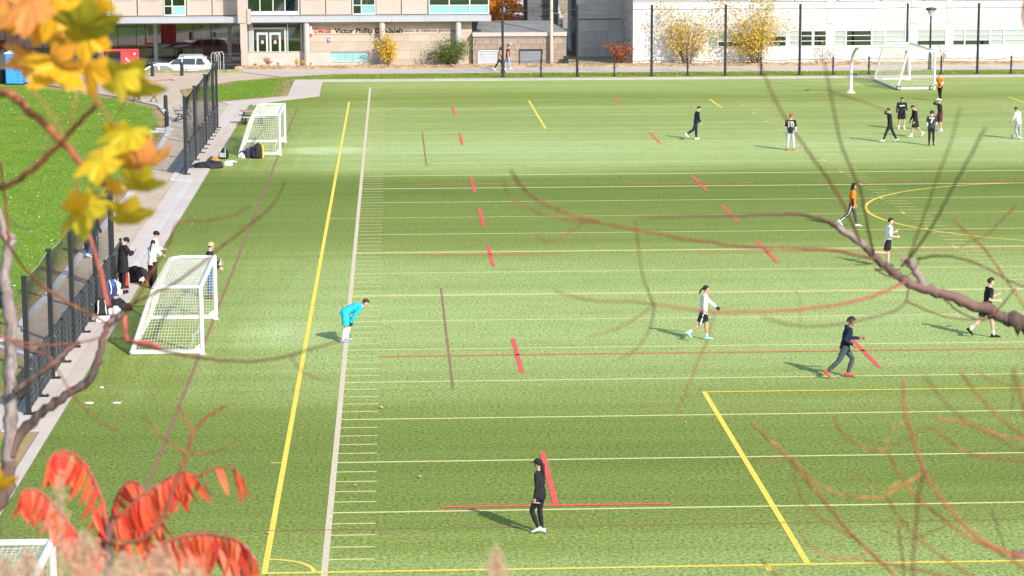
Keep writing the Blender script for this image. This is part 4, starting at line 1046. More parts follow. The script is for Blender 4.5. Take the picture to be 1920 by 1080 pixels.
# red frame stand with a printed panel
M_redf = mat('red_frame_paint', (.66, .045, .06), .45, .06, 1.5, spec=.4); M_redp = mat('red_print', (.70, .06, .055), .5, .05, 1.0)
xa, xb = Wp(193, 120, 71.8)[0], Wp(259, 120, 71.8)[0]; xm = Wp(228, 120, 71.8)[0]; zt = Wp(226, 92, 71.8)[1]
t = thing('red_stand', 'red square frame stand with a printed red panel on its right half', 'display stand', ((xa + xb) / 2, 71.8, 0)); o0 = (xa + xb) / 2
for x in (xa, xb): MB().span((x - o0 - .06, -.06, 0), (x - o0 + .06, .06, zt - .13)).build('upright', M_redf, t)
MB().span((xa - o0 - .06, -.058, zt - .13), (xb - o0 + .06, .058, zt)).build('top_beam', M_redf, t); MB().span((xa - o0 + .06, -.055, .02), (xb - o0 - .06, .055, .14)).build('bottom_beam', M_redf, t); MB().span((xm - o0 - .04, -.05, .14), (xm - o0 + .04, .05, zt - .13)).build('upright', M_redf, t)
pn = MB().span((xm - o0 + .04, -.02, .14), (xb - o0 - .06, .02, zt - .13)).build('panel', M_redp, t)
b_ = MB(); x0, x1, z0, z1 = xm - o0 + .04, xb - o0 - .06, .14, zt - .13
b_.slab([(x0 + .38, z1), (x0 + .44, z1), (x1, z1 - .62), (x1, z1 - .68)], 1, -.03, -.018); b_.build('stripe', mat('dark_red_print', (.38, .02, .02), .5), pn, fix=True)
MB().lathe([(.075, -.01), (.075, .01)], n=16).build('disc', M_wframe, pn, (x1 - .16, -.03, z1 - .2)).rotation_euler = UP
text_mesh('hello summer', .235, M_wframe, 'lettering', pn, (x0 + .2, -.035, z1 - .52), (math.pi / 2, R(48), 0), .008)
MB().box((x0 + .28, -.026, z1 - .85), (.1, .012, .1)).build('square', M_wframe, pn)
# orange hose lying on the paving
hz = MB(); pts = [(*G(x, y), .03) for x, y in ((272, 153), (282, 152.6), (295, 152), (304, 150.5), (312, 150.8), (320, 149.4), (327, 151.5))]; o = hz.tube(pts, .03, 6).build('hose', mat('orange_hose', (.60, .12, .05), .6), None); tag(o, 'orange hose lying on the paving below the red stand', 'hose')

# ================================================================== CARS
M_cw = mat('white_car_paint', (.70, .70, .69), .25, .01, 1, spec=.5, coat=.7); M_cs = mat('silver_car_paint', (.66, .68, .69), .28, .01, 1, metal=.3, coat=.7)
M_cg = mat('car_glass', (.035, .045, .05), .06, .1, spec=.8); M_tail = mat('tail_lamp_red', (.35, .02, .02), .2, .1, spec=.6); M_hl = mat('headlamp_glass', (.6, .62, .63), .1, .1, spec=.8); M_rim = mat('alloy_rim', (.45, .46, .47), .3, .1, metal=.8)
def car(label, loc, rz, paint_, kind):
    t = thing('parked_car', label, 'car', loc, rz, 'cars parked in the sunken street')
    Lh, Wh = 2.25, .9
    if kind == 'suv': prof = [(-2.25, .35), (-2.28, .75), (-2.18, 1.0), (-.95, 1.12), (-.1, 1.55), (.35, 1.63), (1.3, 1.64), (1.85, 1.55), (2.2, 1.08), (2.28, .7), (2.24, .35)]
    else: prof = [(-2.2, .32), (-2.25, .62), (-2.1, .86), (-1.0, .98), (-.15, 1.36), (.35, 1.43), (1.05, 1.38), (1.75, 1.03), (2.2, .98), (2.25, .65), (2.2, .32)]
    b_ = MB(); n = len(prof)
    zb_ = 1.06 if kind == 'suv' else .94
    secs = [(-1, .0), (-.93, 1), (.93, 1), (1, 0)]
    ys_ = [-Wh, -Wh * .96, Wh * .96, Wh]
    v = []
    for yi, (s, _) in enumerate(secs):
        for (x, z) in prof:
            tuck = 1.0 - (max(0, z - zb_) * .36)
            inset = .96 if yi in (0, 3) else 1.0
            v.append((x * (inset if yi in (0, 3) else 1), s * Wh * tuck * (1 if yi in (0, 3) else 1), (z - .4) * (.97 if yi in (0, 3) else 1) + .4))
    f = []
    for k in range(3):
        for i in range(n - 1): f.append((k * n + i, k * n + i + 1, (k + 1) * n + i + 1, (k + 1) * n + i))
        f.append((k * n + n - 1, k * n, (k + 1) * n, (k + 1) * n + n - 1))
    f += [tuple(range(n)), tuple(range(4 * n - 1, 3 * n - 1, -1))]
    b_.add(v, f); b_.build('body', paint_, t, fix=True)
    def yside(z): return Wh * (1.0 - max(0, z - zb_) * .36)
    top = 1.5 if kind == 'suv' else 1.3
    wins = [(-.78, .12, -.1), (.2, 1.05, 0), (1.13, 1.72, .2)] if kind == 'suv' else [(-.75, .2, -.1), (.28, 1.2, .3)]
    for s in (-1, 1):
        for (a, c_, k) in wins:
            fr = max(0, .55 if k < 0 else .06); 
            q = [(a, zb_ + .05), (c_, zb_ + .05), (c_ - max(0, k), top), (a + fr, top)]
            v = []
            for o_ in (-.03, .012):
                for (x, z) in q: v.append((x, s * (yside(z) + o_), z))
            MB().add(v, [(0, 1, 2, 3), (7, 6, 5, 4), (0, 4, 5, 1), (1, 5, 6, 2), (2, 6, 7, 3), (3, 7, 4, 0)]).build('side_window', M_cg, t, fix=True)
        for x in (-1.35, 1.4):
            wh = MB().tube([(x, s * (Wh - .2), .34), (x, s * (Wh + .02), .34)], .34, 18).build('wheel', M_tyre, t); MB().tube([(x, s * (Wh - .02), .34), (x, s * (Wh + .03), .34)], .22, 12).build('rim', M_rim, wh)
        MB().box((-.72, s * (Wh + .07), zb_ + .06), (.16, .2, .13), bev=.04).build('mirror', paint_, t)
        MB().box((2.17, s * .68, .92 if kind == 'suv' else .85), (.16, .34, .24), bev=.05).build('tail_lamp', M_tail, t); MB().box((-2.13, s * .66, .82 if kind == 'suv' else .72), (.3, .36, .16), bev=.06).build('headlamp', M_hl, t)
        MB().box((.2, s * (Wh + .012), zb_ - .12), (.2, .02, .035)).build('door_handle', paint_, t)
        if kind == 'suv': MB().tube([(-.1, s * .62, 1.63), (.0, s * .62, 1.69), (1.4, s * .62, 1.69), (1.6, s * .62, 1.62)], .02, 6).build('roof_rail', M_alu, t)
    i0 = 3
    for nm, i0 in (('windscreen', 3), ('rear_window', 7 if kind == 'suv' else 6)):
        (xa, za), (xb, zb2) = prof[i0], prof[i0 + 1]
        dx, dz = xb - xa, zb2 - za; l = math.hypot(dx, dz); nx_, nz_ = -dz / l, dx / l
        if nz_ < 0: nx_, nz_ = -nx_, -nz_
        v = []
        for o_ in (-.02, .015):
            for (u, s) in ((.08, -.86), (.08, .86), (.95, .74), (.95, -.74)):
                v.append((xa + dx * u + nx_ * o_, s * Wh, za + dz * u + nz_ * o_))
        MB().add(v, [(3, 2, 1, 0), (4, 5, 6, 7), (0, 1, 5, 4), (1, 2, 6, 5), (2, 3, 7, 6), (3, 0, 4, 7)]).build(nm, M_cg, t, fix=True)
    MB().box((-2.25, 0, .55), (.06, 1.0, .2), bev=.02).build('grille', M_dk, t)
    return t
car('white wagon with roof rails parked behind the two bollards', (-13.6, 77.2, PZ), R(2), M_cw, 'suv')
car('silver white car with its windscreen towards us, in front of the white wagon', (-15.35, 75.25, PZ - .12), R(16), M_cs, 'sedan')

# ================================================================== BALLS, BAGS, CLOTHES
M_ball = None
def ball(label, x, y, z=.0, r=.11):
    bm = bmesh.new(); bmesh.ops.create_icosphere(bm, subdivisions=3, radius=r); me = bpy.data.meshes.new('football'); 
    m1 = mat('white_ball', (.78, .77, .74), .5, .03); m2 = mat('ball_patch', (.12, .12, .14), .5)
    me.materials.append(m1); me.materials.append(m2)
    iv = [v.co.copy() for v in bm.verts if len(v.link_faces) == 5]
    for f_ in bm.faces:
        f_.smooth = True
        if min((f_.calc_center_median() - q).length for q in iv) < r * .27: f_.material_index = 1
    bm.to_mesh(me); bm.free(); o = link('football', me, None, (x, y, z + r)); return tag(o, label, 'ball', 'footballs')
ball('white football at the feet of the player in white and grey', *G(1898, 259)); ball('white football lying among the bags by the near fence', *G(224, 556), .02); ball('white football beside the dark purple bag at the soccer goal', *G(470, 294))
def cloth_lump(name, label, cat, loc, rz, size, m, seed, flat=.5, group=None, kids=()):
    r_ = np.random.default_rng(seed); nu, nv = 26, 12; mb = MB(); v = []; ph = r_.uniform(0, 6, 8)
    for i in range(nv + 1):
        a = i / nv
        for j in range(nu):
            q = 2 * math.pi * j / nu; rr = (1 + .16 * math.sin(3 * q + ph[0]) + .12 * math.sin(5 * q + ph[1] + 3 * a) + .07 * math.sin(9 * q + ph[2]))
            rad = math.cos(a * math.pi / 2) ** flat * rr
            zz = math.sin(a * math.pi / 2) * (1 + .25 * math.sin(2 * q + ph[3]) * a + .18 * math.sin(4 * q + ph[4] + a * 6) * (1 - a) + .12 * math.sin(7 * q + 9 * a + ph[5]))
            v.append((size[0] / 2 * rad * math.cos(q), size[1] / 2 * rad * math.sin(q), max(0, size[2] * zz)))
    f = [(i * nu + j, i * nu + (j + 1) % nu, (i + 1) * nu + (j + 1) % nu, (i + 1) * nu + j) for i in range(nv) for j in range(nu)] + [tuple(range(nu - 1, -1, -1)), tuple(range(nv * nu, nv * nu + nu))]
    mb.add(v, f); o = mb.build(name, m, None, loc, smooth=True); o.rotation_euler = (0, 0, rz); tag(o, label, cat, group); return o
def backpack(label, loc, rz, size, m, m2, strap=None, tilt=0.0, open_=False):
    t = thing('backpack', label, 'backpack', loc, rz, 'bags left by the players'); sx, sy, sz = size
    mb = MB(); prof = [(.0, .80), (.06, .96), (.3, 1.0), (.62, .97), (.82, .84), (.94, .6), (1.0, .25)]; n = 16; v = []
    for (h, k) in prof:
        for j in range(n):
            q = 2 * math.pi * j / n; ex = .55; cx, cy = math.cos(q), math.sin(q)
            v.append((math.copysign(abs(cx) ** ex, cx) * sx / 2 * k, math.copysign(abs(cy) ** ex, cy) * sy / 2 * k * (1 - .1 * h), h * sz))
    k_ = len(prof); f = [(i * n + j, i * n + (j + 1) % n, (i + 1) * n + (j + 1) % n, (i + 1) * n + j) for i in range(k_ - 1) for j in range(n)] + [tuple(range(n - 1, -1, -1)), tuple(range((k_ - 1) * n, k_ * n))]
    mb.add(v, f); b_ = mb.build('body', m, t, smooth=True); b_.rotation_euler = (tilt, 0, 0)
    p = MB(); p.box((0, -sy * .5, sz * .3), (sx * .72, sy * .22, sz * .42), bev=.03); p.build('front_pocket', m2, b_)
    MB().tube([(-.04, sy * .1, sz), (-.03, sy * .1, sz + .05), (.03, sy * .1, sz + .05), (.04, sy * .1, sz)], .012, 5).build('grab_handle', m2, b_)
    for s in (-1, 1): MB().tube([(s * sx * .25, -sy * .35, sz * .92), (s * sx * .3, -sy * .62, sz * .7), (s * sx * .3, -sy * .66, sz * .35), (s * sx * .36, -sy * .5, sz * .08)], .022, 5).build('strap', strap or m2, b_)
    return t
FB = lambda n, c, v=.12: mat(n, c, .8, v, 6, .25, 30)
c_red, c_blk, c_navy, c_blue, c_yel, c_pur = FB('red_nylon', (.62, .06, .035)), FB('black_nylon', (.022, .022, .026)), FB('navy_nylon', (.025, .035, .085)), FB('blue_nylon', (.045, .09, .28)), FB('yellow_nylon', (.75, .42, .02)), FB('purple_black_nylon', (.06, .04, .075))
c_wht, c_gry, c_orn, c_grn, c_pink = FB('white_cotton', (.72, .72, .73), .05), FB('light_grey_cotton', (.42, .42, .45)), FB('orange_cotton', (.70, .20, .03)), FB('green_plastic', (.02, .28, .12)), FB('pale_pink_cloth', (.6, .38, .36))
Z0 = .024
backpack('bright red backpack at the feet of the person in the long black coat', (*G(233, 537), Z0), R(20), (.36, .28, .58), c_red, c_red, c_gry, R(4))
backpack('blue and navy backpack with pale straps against the near fence', (*G(211, 556), Z0), R(35), (.40, .34, .55), c_blue, c_navy, c_wht, R(-16))
backpack('black backpack with a white strap, lowest by the near fence', (*G(191, 592), Z0), R(10), (.38, .30, .50), c_blk, c_blk, c_wht, R(-6))
cloth_lump('duffel_bag', 'black duffel bag with a white panel behind the red backpack', 'duffel bag', (*G(258, 529), Z0), R(20), (.78, .42, .40), c_blk, 3, .35, 'bags left by the players')
cloth_lump('shirt', 'white shirt bundled beside the black duffel bag and green bottle', 'clothing', (*G(262, 530), Z0), R(20), (.35, .25, .2), c_wht, 5)
cloth_lump('jacket', 'black jacket heaped beside the blue backpack by the near fence', 'clothing', (*G(222, 580), Z0), R(-30), (.9, .5, .26), c_blk, 8, .6)
cloth_lump('shirt', 'white folded shirt lying on the black jacket heap', 'clothing', (*G(216, 591), Z0), R(0), (.42, .34, .22), c_wht, 9, .4)
cloth_lump('towel', 'white and blue cloth lying in front of the lowest black backpack', 'clothing', (*G(193, 603), Z0), R(15), (.62, .34, .12), c_wht, 12, .5)
cloth_lump('jacket', 'navy jacket dropped between the blue and the black backpack', 'clothing', (*G(205, 577), Z0), R(40), (.5, .45, .34), c_navy, 15, .5)
cloth_lump('cap', 'white cap lying on the walk between blue and red backpacks', 'cap', (*G(222, 541), Z0), 0, (.26, .3, .16), c_wht, 16, .4)
for (px, py, rz, lb) in ((268, 533, 30, 'dark red trainers by the white-sweater girl at the near fence'), (232, 552, 60, 'black trainers in front of the red backpack')):
    t = thing('trainers', lb, 'shoes', (*G(px, py), Z0), R(rz), 'loose shoes on the walk')
    for s in (-.09, .09):
        MB().ell((s, 0, .05), (.05, .14, .055)).ell((s, -.07, .075), (.045, .06, .05)).build('shoe', c_red if px == 268 else c_blk, t)
def bottle(label, x, y, m, cap):
    t = thing('water_bottle', label, 'bottle', (x, y, Z0), 0, 'water bottles by the bags'); MB().lathe([(.04, 0), (.045, .02), (.045, .2), (.03, .24)], n=10).build('body', m, t); MB().lathe([(.032, .24), (.032, .29), (.02, .3)], n=10).build('cap', cap, t)
bottle('green water bottle with a reddish cap by the black duffel bag', *G(248, 527), c_grn, c_pink); bottle('green water bottle beside the lowest black backpack', *G(197, 588), c_grn, c_wht); bottle('blue water bottle beside the striped bag near the farther fence', *G(412, 297), FB('bright_blue_plastic', (.02, .22, .65)), c_wht)
# the heap by the farther fence
cloth_lump('jacket', 'long black jacket spread on the walk at the end of the farther fence', 'clothing', (*G(396, 315), Z0), R(8), (1.15, .62, .26), FB('black_navy_nylon', (.022, .025, .04)), 21, .45)
cloth_lump('trousers', 'black trousers trailing from the spread black jacket to the fence', 'clothing', (*G(373, 313), Z0), R(2), (.75, .26, .13), c_blk, 22, .5)
cloth_lump('bib', 'orange bib thrown on the spread black jacket', 'clothing', (*G(404, 307), Z0 + .1), R(30), (.36, .3, .16), c_orn, 23, .5)
cloth_lump('shirt', 'white bundled shirt at the right end of the spread black jacket', 'clothing', (*G(427, 310), .0), R(10), (.36, .26, .17), c_wht, 24, .4)
backpack('grey striped backpack leaning on the turf near the farther fence', (*G(420, 298), Z0), R(-20), (.42, .34, .5), c_blk, c_gry, c_gry, R(-10))
cloth_lump('kit_bag', 'dark green flat bag on the walk left of the striped backpack', 'bag', (*G(398, 301), Z0), R(12), (.42, .26, .14), FB('dark_green_nylon', (.02, .07, .05)), 26, .45)
t = backpack('tall black backpack with a yellow side standing against the soccer goal', (*G(484, 297), 0), R(70), (.42, .42, .74), c_blk, c_blk, c_pur, 0)
MB().box((0, .20, .34), (.36, .12, .62), bev=.05).build('yellow_side', c_yel, t)
t.rotation_euler = (0, 0, R(-75))
cloth_lump('duffel_bag', 'dark purple bag slumped beside the black and yellow backpack', 'duffel bag', (*G(471, 296), 0), R(-10), (.8, .45, .40), c_pur, 28, .4, 'bags left by the players')
cloth_lump('shirt', 'white shirt lying in front of the wheel of the soccer goal', 'clothing', (*G(456, 296), 0), R(5), (.5, .32, .18), c_wht, 29, .4)
cloth_lump('sock', 'pale sock on the turf between the black jacket and the goal wheel', 'clothing', (*G(434, 304), 0), R(8), (.45, .12, .06), c_wht, 30, .5)
# paper scraps
for i, (px, py, lb) in enumerate(((167, 757, 'torn white paper scrap on the turf below the near fence end, left of another'), (220, 757, 'torn white paper scrap on the turf below the near fence end, right of another'), (190, 728, 'tiny white paper scrap above the two torn paper scraps'), (60, 708, 'pale blue scrap on the dry grass beside the near fence end'), (27, 537, 'white cup lying on the lawn by the left picture edge'))):
    r_ = random.Random(i); n = 9; k = .075 if i in (0, 1) else .05; o = MB().prism([(k * (1.6 if i < 2 else 1.2) * r_.uniform(.5, 1.1) * math.cos(2 * math.pi * j / n), k * r_.uniform(.45, 1.1) * math.sin(2 * math.pi * j / n)) for j in range(n)], .0, .03).build('paper_scrap' if i < 4 else 'paper_cup', c_wht if i != 3 else mat('pale_blue_paper', (.5, .6, .66), .8), None, (*G(px, py), .012)); tag(o, lb, 'litter')
# ================================================================== PEOPLE
SKIN = {k: mat('skin_' + k, c, .6, .06, 8) for k, c in (('fair', (.62, .37, .27)), ('tan', (.50, .28, .19)), ('brown', (.30, .155, .10)))}
M_eye = mat('dark_eye', (.03, .02, .018), .4); M_lip = mat('lip', (.42, .15, .13), .6)
HAIRC = {k: mat('hair_' + k, c, .6, .3, 30, .4, 60) for k, c in (('black', (.016, .013, .013)), ('brown', (.06, .032, .02)), ('red', (.33, .085, .025)), ('dark', (.03, .02, .016)))}
def CL(name, c, v=.12): return mat('cloth_' + name, c, .88, v, 5, .35, 26, spec=.15)
K = dict(black=CL('black', (.022, .022, .025)), charcoal=CL('charcoal', (.045, .048, .055)), navy=CL('navy', (.018, .024, .05)), white=CL('white', (.72, .72, .74), .05), cream=CL('cream', (.68, .66, .62), .05), grey=CL('grey', (.34, .34, .36), .06),
         turq=CL('turquoise', (.03, .47, .62), .14), orange=CL('orange', (.85, .20, .02), .08), maroon=CL('maroon', (.11, .018, .035)), red=CL('red', (.66, .07, .06)), jean=CL('denim', (.05, .12, .28), .2), lightjean=CL('pale_denim', (.28, .42, .56), .15),
         tan=CL('tan', (.50, .29, .15)), aqua=CL('aqua', (.28, .60, .66), .06), silver=CL('silver', (.48, .52, .58), .06), bluesh=CL('pale_blue', (.30, .38, .58), .1), beige=CL('beige', (.44, .33, .22)), slate=CL('slate', (.065, .085, .10)), brown=CL('brown', (.10, .05, .03)))
V = Vector
def rx(v, a): return Matrix.Rotation(a, 3, 'X') @ v
def rz_(v, a): return Matrix.Rotation(a, 3, 'Z') @ v

def loft(mb, cen, rad, side, n=14, m=0):
    """closed tube through centres with (lateral, depth) radii; side = lateral direction"""
    k = len(cen); v = []; prev = None
    for i in range(k):
        t = (cen[min(i + 1, k - 1)] - cen[max(i - 1, 0)]).normalized()
        s_ = side[i] if isinstance(side, list) else side
        if hasattr(rad[i], '__len__') is False and prev is not None: s_ = prev
        a = (s_ - t * s_.dot(t)); a = a.normalized() if a.length > 1e-5 else t.orthogonal().normalized(); b_ = t.cross(a); prev = a
        ra, rb = rad[i] if hasattr(rad[i], '__len__') else (rad[i], rad[i])
        for j in range(n):
            q = 2 * math.pi * j / n; v.append(cen[i] + a * (ra * math.cos(q)) + b_ * (rb * math.sin(q)))
    f = [(i * n + j, i * n + (j + 1) % n, (i + 1) * n + (j + 1) % n, (i + 1) * n + j) for i in range(k - 1) for j in range(n)] + [tuple(range(n - 1, -1, -1)), tuple(range((k - 1) * n, k * n))]
    mb.add(v, f, m)

class Fig:
    def __init__(s, H, lean=4, lean2=None, twist=0, head=(0, 0), legL=(0, 0, 0), legR=(0, 0, 0), armL=(0, 6, 10), armR=(0, 6, 10), footL=None, footR=None, fem=False, bulk=1.0):
        s.H = H; s.fem = fem; s.bulk = bulk
        lean2 = lean if lean2 is None else lean2
        X = V((1, 0, 0)); s.X = X; s.XT = rz_(X, R(twist))
        def up(a): return V((0, math.sin(R(a)), math.cos(R(a))))
        s.pel = V((0, 0, 0)); u1, u2 = up(lean), up((lean + lean2) / 2); u3 = up(lean2); s.u3 = u3
        s.waist = s.pel + u1 * .10 * H; s.chest = s.waist + u2 * .10 * H; s.neck = s.chest + u3 * .105 * H
        s.fw3 = s.XT.cross(u3) * -1.0
        s.fw3 = u3.cross(s.XT)
        sw = (.098 if fem else .108) * H * bulk
        s.sh = {-1: s.neck - u3 * .022 * H - s.XT * sw, 1: s.neck - u3 * .022 * H + s.XT * sw}
        hp, hy = head
        hd = V((0, math.sin(R(hp)), math.cos(R(hp)))); s.hup = rz_(hd, R(hy)); s.hx = rz_(X, R(hy)); s.hf = s.hup.cross(s.hx)
        nd = (u3 + s.hup).normalized(); s.hbase = s.neck + nd * .045 * H; s.head = s.hbase + s.hup * .055 * H + s.hf * .012 * H
        s.hip = {-1: s.pel - X * .05 * H, 1: s.pel + X * .05 * H}; s.knee = {}; s.ank = {}; s.fdir = {}; s.sole = {}
        for sd, (hf_, ab, kn), ft in ((-1, legL, footL), (1, legR, footR)):
            d = V((math.sin(R(ab)) * sd, math.sin(R(hf_)) * math.cos(R(ab)), -math.cos(R(hf_)) * math.cos(R(ab))))
            s.knee[sd] = s.hip[sd] + d * .245 * H
            a2 = hf_ - kn; d2 = V((math.sin(R(ab * .5)) * sd, math.sin(R(a2)), -math.cos(R(a2))))
            s.ank[sd] = s.knee[sd] + d2 * .243 * H
            fp = ft if ft is not None else 0
            s.fdir[sd] = V((.10 * sd, math.cos(R(fp)), -math.sin(R(fp)))).normalized()
            fu = X.cross(s.fdir[sd]).normalized()
            s.sole[sd] = (s.ank[sd] - fu * .038 * H, fu)
        s.elb = {}; s.wri = {}; s.hnd = {}
        for sd, A in ((-1, armL), (1, armR)):
            if A[0] != 'ik':
                fl, ab, el = A[:3]
                d = V((math.sin(R(ab)) * sd, math.sin(R(fl)) * math.cos(R(ab)), -math.cos(R(fl)) * math.cos(R(ab))))
                s.elb[sd] = s.sh[sd] + d * .172 * H
                a2 = fl + el; d2 = V((math.sin(R(ab * .4)) * sd - .12 * sd * min(1, el / 60), math.sin(R(a2)), -math.cos(R(a2)))).normalized()
                s.wri[sd] = s.elb[sd] + d2 * .150 * H; s.hnd[sd] = d2
            else:   # ('ik', target in body space, elbow hint)
                tgt = A[1] if isinstance(A[1], V) else A[1](s); hint = V(A[2]); L1, L2 = .172 * H, .150 * H
                dv = tgt - s.sh[sd]; dl = min(dv.length, (L1 + L2) * .995); dn = dv.normalized()
                a = (L1 * L1 - L2 * L2 + dl * dl) / (2 * dl); h = math.sqrt(max(0, L1 * L1 - a * a)); hn = (hint - dn * hint.dot(dn)).normalized()
                s.elb[sd] = s.sh[sd] + dn * a + hn * h; s.wri[sd] = s.sh[sd] + dn * dl; s.hnd[sd] = (s.wri[sd] - s.elb[sd]).normalized()
        zmin = 1e9
        for sd in (-1, 1):
            so_, fu = s.sole[sd]
            for k in (-.045, .115): zmin = min(zmin, (so_ + s.fdir[sd] * k * H).z)
        off = V((0, 0, -zmin + .004)); 
        for nm in ('pel', 'waist', 'chest', 'neck', 'hbase', 'head'): setattr(s, nm, getattr(s, nm) + off)
        for dct in (s.sh, s.hip, s.knee, s.ank, s.elb, s.wri): 
            for sd in (-1, 1): dct[sd] = dct[sd] + off
        for sd in (-1, 1): s.sole[sd] = (s.sole[sd][0] + off, s.sole[sd][1])
    # -------- shapes
    def torso(s, mb, o=0.0, hem=None, loose=1.0):
        H = s.H; b = s.bulk; f_ = s.fem; X = s.X
        u = (s.waist - s.pel).normalized()
        cr = s.pel - u * .035 * H
        cen, rad = [], []
        if hem is not None and hem > 0:      # garment hanging below the hips along the thighs
            low = s.pel - u * .02 * H + ((s.knee[-1] + s.knee[1]) / 2 - s.pel) * hem
            spread = (s.knee[1] - s.knee[-1]).length * .5 * hem
            cen.append(low); rad.append((.088 * H + o + spread * .45, .068 * H + o + spread * .6))
        else: cen.append(cr); rad.append((.07 * H + o, .052 * H + o))
        cen.append(s.pel + u * .005 * H); rad.append(((.094 if f_ else .088) * H * b + o, .066 * H * b + o))
        cen.append(s.pel + u * .045 * H); rad.append(((.088 if f_ else .086) * H * b + o, .064 * H * b + o))
        cen.append(s.waist); rad.append(((.070 if f_ else .080) * H * b + o * loose, .056 * H * b + o * loose))
        cen.append((s.waist + s.chest) / 2); rad.append(((.078 if f_ else .088) * H * b + o, (.064 if f_ else .062) * H * b + o))
        cen.append(s.chest); rad.append(((.088 if f_ else .100) * H * b + o, (.066 if f_ else .066) * H * b + o))
        cen.append(s.chest + (s.neck - s.chest) * .5); rad.append(((.092 if f_ else .106) * H * b + o, .058 * H * b + o))
        cen.append(s.chest + (s.neck - s.chest) * .82); rad.append(((.072 if f_ else .085) * H * b + o, .046 * H * b + o))
        cen.append(s.neck + s.u3 * .012 * H); rad.append((.036 * H + o * .6, .036 * H + o * .5))
        side = [X] * (len(cen) - 4) + [s.XT] * 4
        loft(mb, cen, rad, side, 18)
    def arm(s, mb, sd, o=0.0, upto=2.0):
        """upto 0..1 elbow, 1..2 wrist"""
        H = s.H; a, e, w_ = s.sh[sd], s.elb[sd], s.wri[sd]; inn = a - s.XT * sd * .03 * H
        pts = [inn, a, a + (e - a) * .5, e, e + (w_ - e) * .35, w_]; rr = [.034, .033, .027, .0225, .0235, .0155]
        k = s.bulk
        if upto <= 1: 
            pts = [inn, a, a + (e - a) * .5 * upto, a + (e - a) * upto]; rr = [.035, .034, .031, .030]
        elif upto < 2: pts[-1] = e + (w_ - e) * (upto - 1)
        loft(mb, [p for p in pts], [r_ * H * (.5 + .5 * k) + o for r_ in rr], V((1, .15, .1)), 10)
    def leg(s, mb, sd, o=0.0, upto=2.0, flare=0.0):
        H = s.H; h, k, a = s.hip[sd], s.knee[sd], s.ank[sd]; b = s.bulk
        top = h + (s.waist - s.pel) * .25 - V((sd * .012 * H, 0, 0))
        if upto <= 1:
            pts = [top, h, h + (k - h) * .5 * upto, h + (k - h) * upto]; rr = [.050, .053, .050, .044]; ex = [0, 0, flare * .5, flare]
        else:
            pts = [top, h, h + (k - h) * .5, k, k + (a - k) * .32, k + (a - k) * .7, k + (a - k) * (upto - 1)]; rr = [.050, .0525, .045, .032, .034, .0245, .0195]; ex = [0, 0, 0, flare * .3, flare * .6, flare * .8, flare]
        loft(mb, pts, [r_ * H * (.6 + .4 * b) + o + e for r_, e in zip(rr, ex)], V((1, 0, 0)), 12)
    def headmesh(s, mb):
        H = s.H; c = s.head
        M = Matrix((s.hx, s.hf, s.hup)).transposed()
        def E_(off, r_, m=0, n=14, k=9):
            t = MB(); t.ell((0, 0, 0), [q * H for q in r_], n, k); mb.add([c + M @ (V(off) * H) + M @ V(p) for p in t.v], t.f, m)
        E_((0, -.004, .012), (.043, .053, .050)); E_((0, .006, -.024), (.034, .040, .040)); E_((0, .022, -.044), (.020, .020, .018))
        E_((0, .052, -.012), (.007, .012, .012)); E_((0, .056, -.018), (.009, .009, .006))
        for q in (-1, 1): E_((q * .044, -.004, -.008), (.006, .012, .018))
        loft(mb, [s.neck - s.u3 * .03 * H, s.neck + s.u3 * .01 * H, s.hbase, c - s.hup * .02 * H], [.036 * H, .031 * H, .029 * H, .030 * H], s.hx, 12)
    def face(s, mb):
        H = s.H; c = s.head; M = Matrix((s.hx, s.hf, s.hup)).transposed()
        for q in (-1, 1):
            t = MB(); t.ell((0, 0, 0), (.0065 * H, .004 * H, .0038 * H), 8, 5); mb.add([c + M @ V((q * .018 * H, .0465 * H, -.001 * H)) + M @ V(p) for p in t.v], t.f, 1)
            t = MB(); t.ell((0, 0, 0), (.010 * H, .003 * H, .0016 * H), 8, 5); mb.add([c + M @ V((q * .018 * H, .048 * H, .009 * H)) + M @ V(p) for p in t.v], t.f, 1)
        t = MB(); t.ell((0, 0, 0), (.012 * H, .005 * H, .004 * H), 8, 5); mb.add([c + M @ V((0, .0475 * H, -.034 * H)) + M @ V(p) for p in t.v], t.f, 2)
    def hand(s, mb, sd, o=0.0, m=0, curl=28):
        H = s.H; w_ = s.wri[sd]; d = s.hnd[sd]; fwd = V((0, 1, 0))
        a = fwd - d * fwd.dot(d); a = (a.normalized() if a.length > .2 else V((0, 0, 1))); nrm = d.cross(a) * sd      # a: across the palm, thumb side; nrm: palm normal
        pl = .052 * H
        loft(mb, [w_ - d * .02 * H, w_ + d * .008 * H, w_ + d * pl * .55, w_ + d * pl], [(.0145 * H + o, .011 * H + o), (.017 * H + o, .0105 * H + o), (.024 * H + o, .010 * H + o), (.023 * H + o, .0085 * H + o)], a, 10, m)
        for i, ln in enumerate((.036, .042, .039, .030)):
            b0 = w_ + d * pl * .94 + a * (.0175 - i * .0117) * H
            d1 = (d * math.cos(R(curl)) - nrm * math.sin(R(curl))).normalized(); d2 = (d * math.cos(R(curl * 2.2)) - nrm * math.sin(R(curl * 2.2))).normalized()
            loft(mb, [b0 - d * .01 * H, b0, b0 + d1 * ln * .5 * H, b0 + d1 * ln * .5 * H + d2 * ln * .5 * H], [.0052 * H + o, .0056 * H + o, .005 * H + o, .004 * H + o], a, 6, m)
        t0 = w_ + d * .014 * H + a * .014 * H; td = (d * .72 + a * .66 - nrm * .25).normalized(); td2 = (d * .95 + a * .15 - nrm * .3).normalized()
        loft(mb, [t0 - a * .006 * H, t0 + td * .018 * H, t0 + td * .030 * H + td2 * .018 * H], [.0078 * H + o, .0066 * H + o, .0048 * H + o], nrm, 6, m)
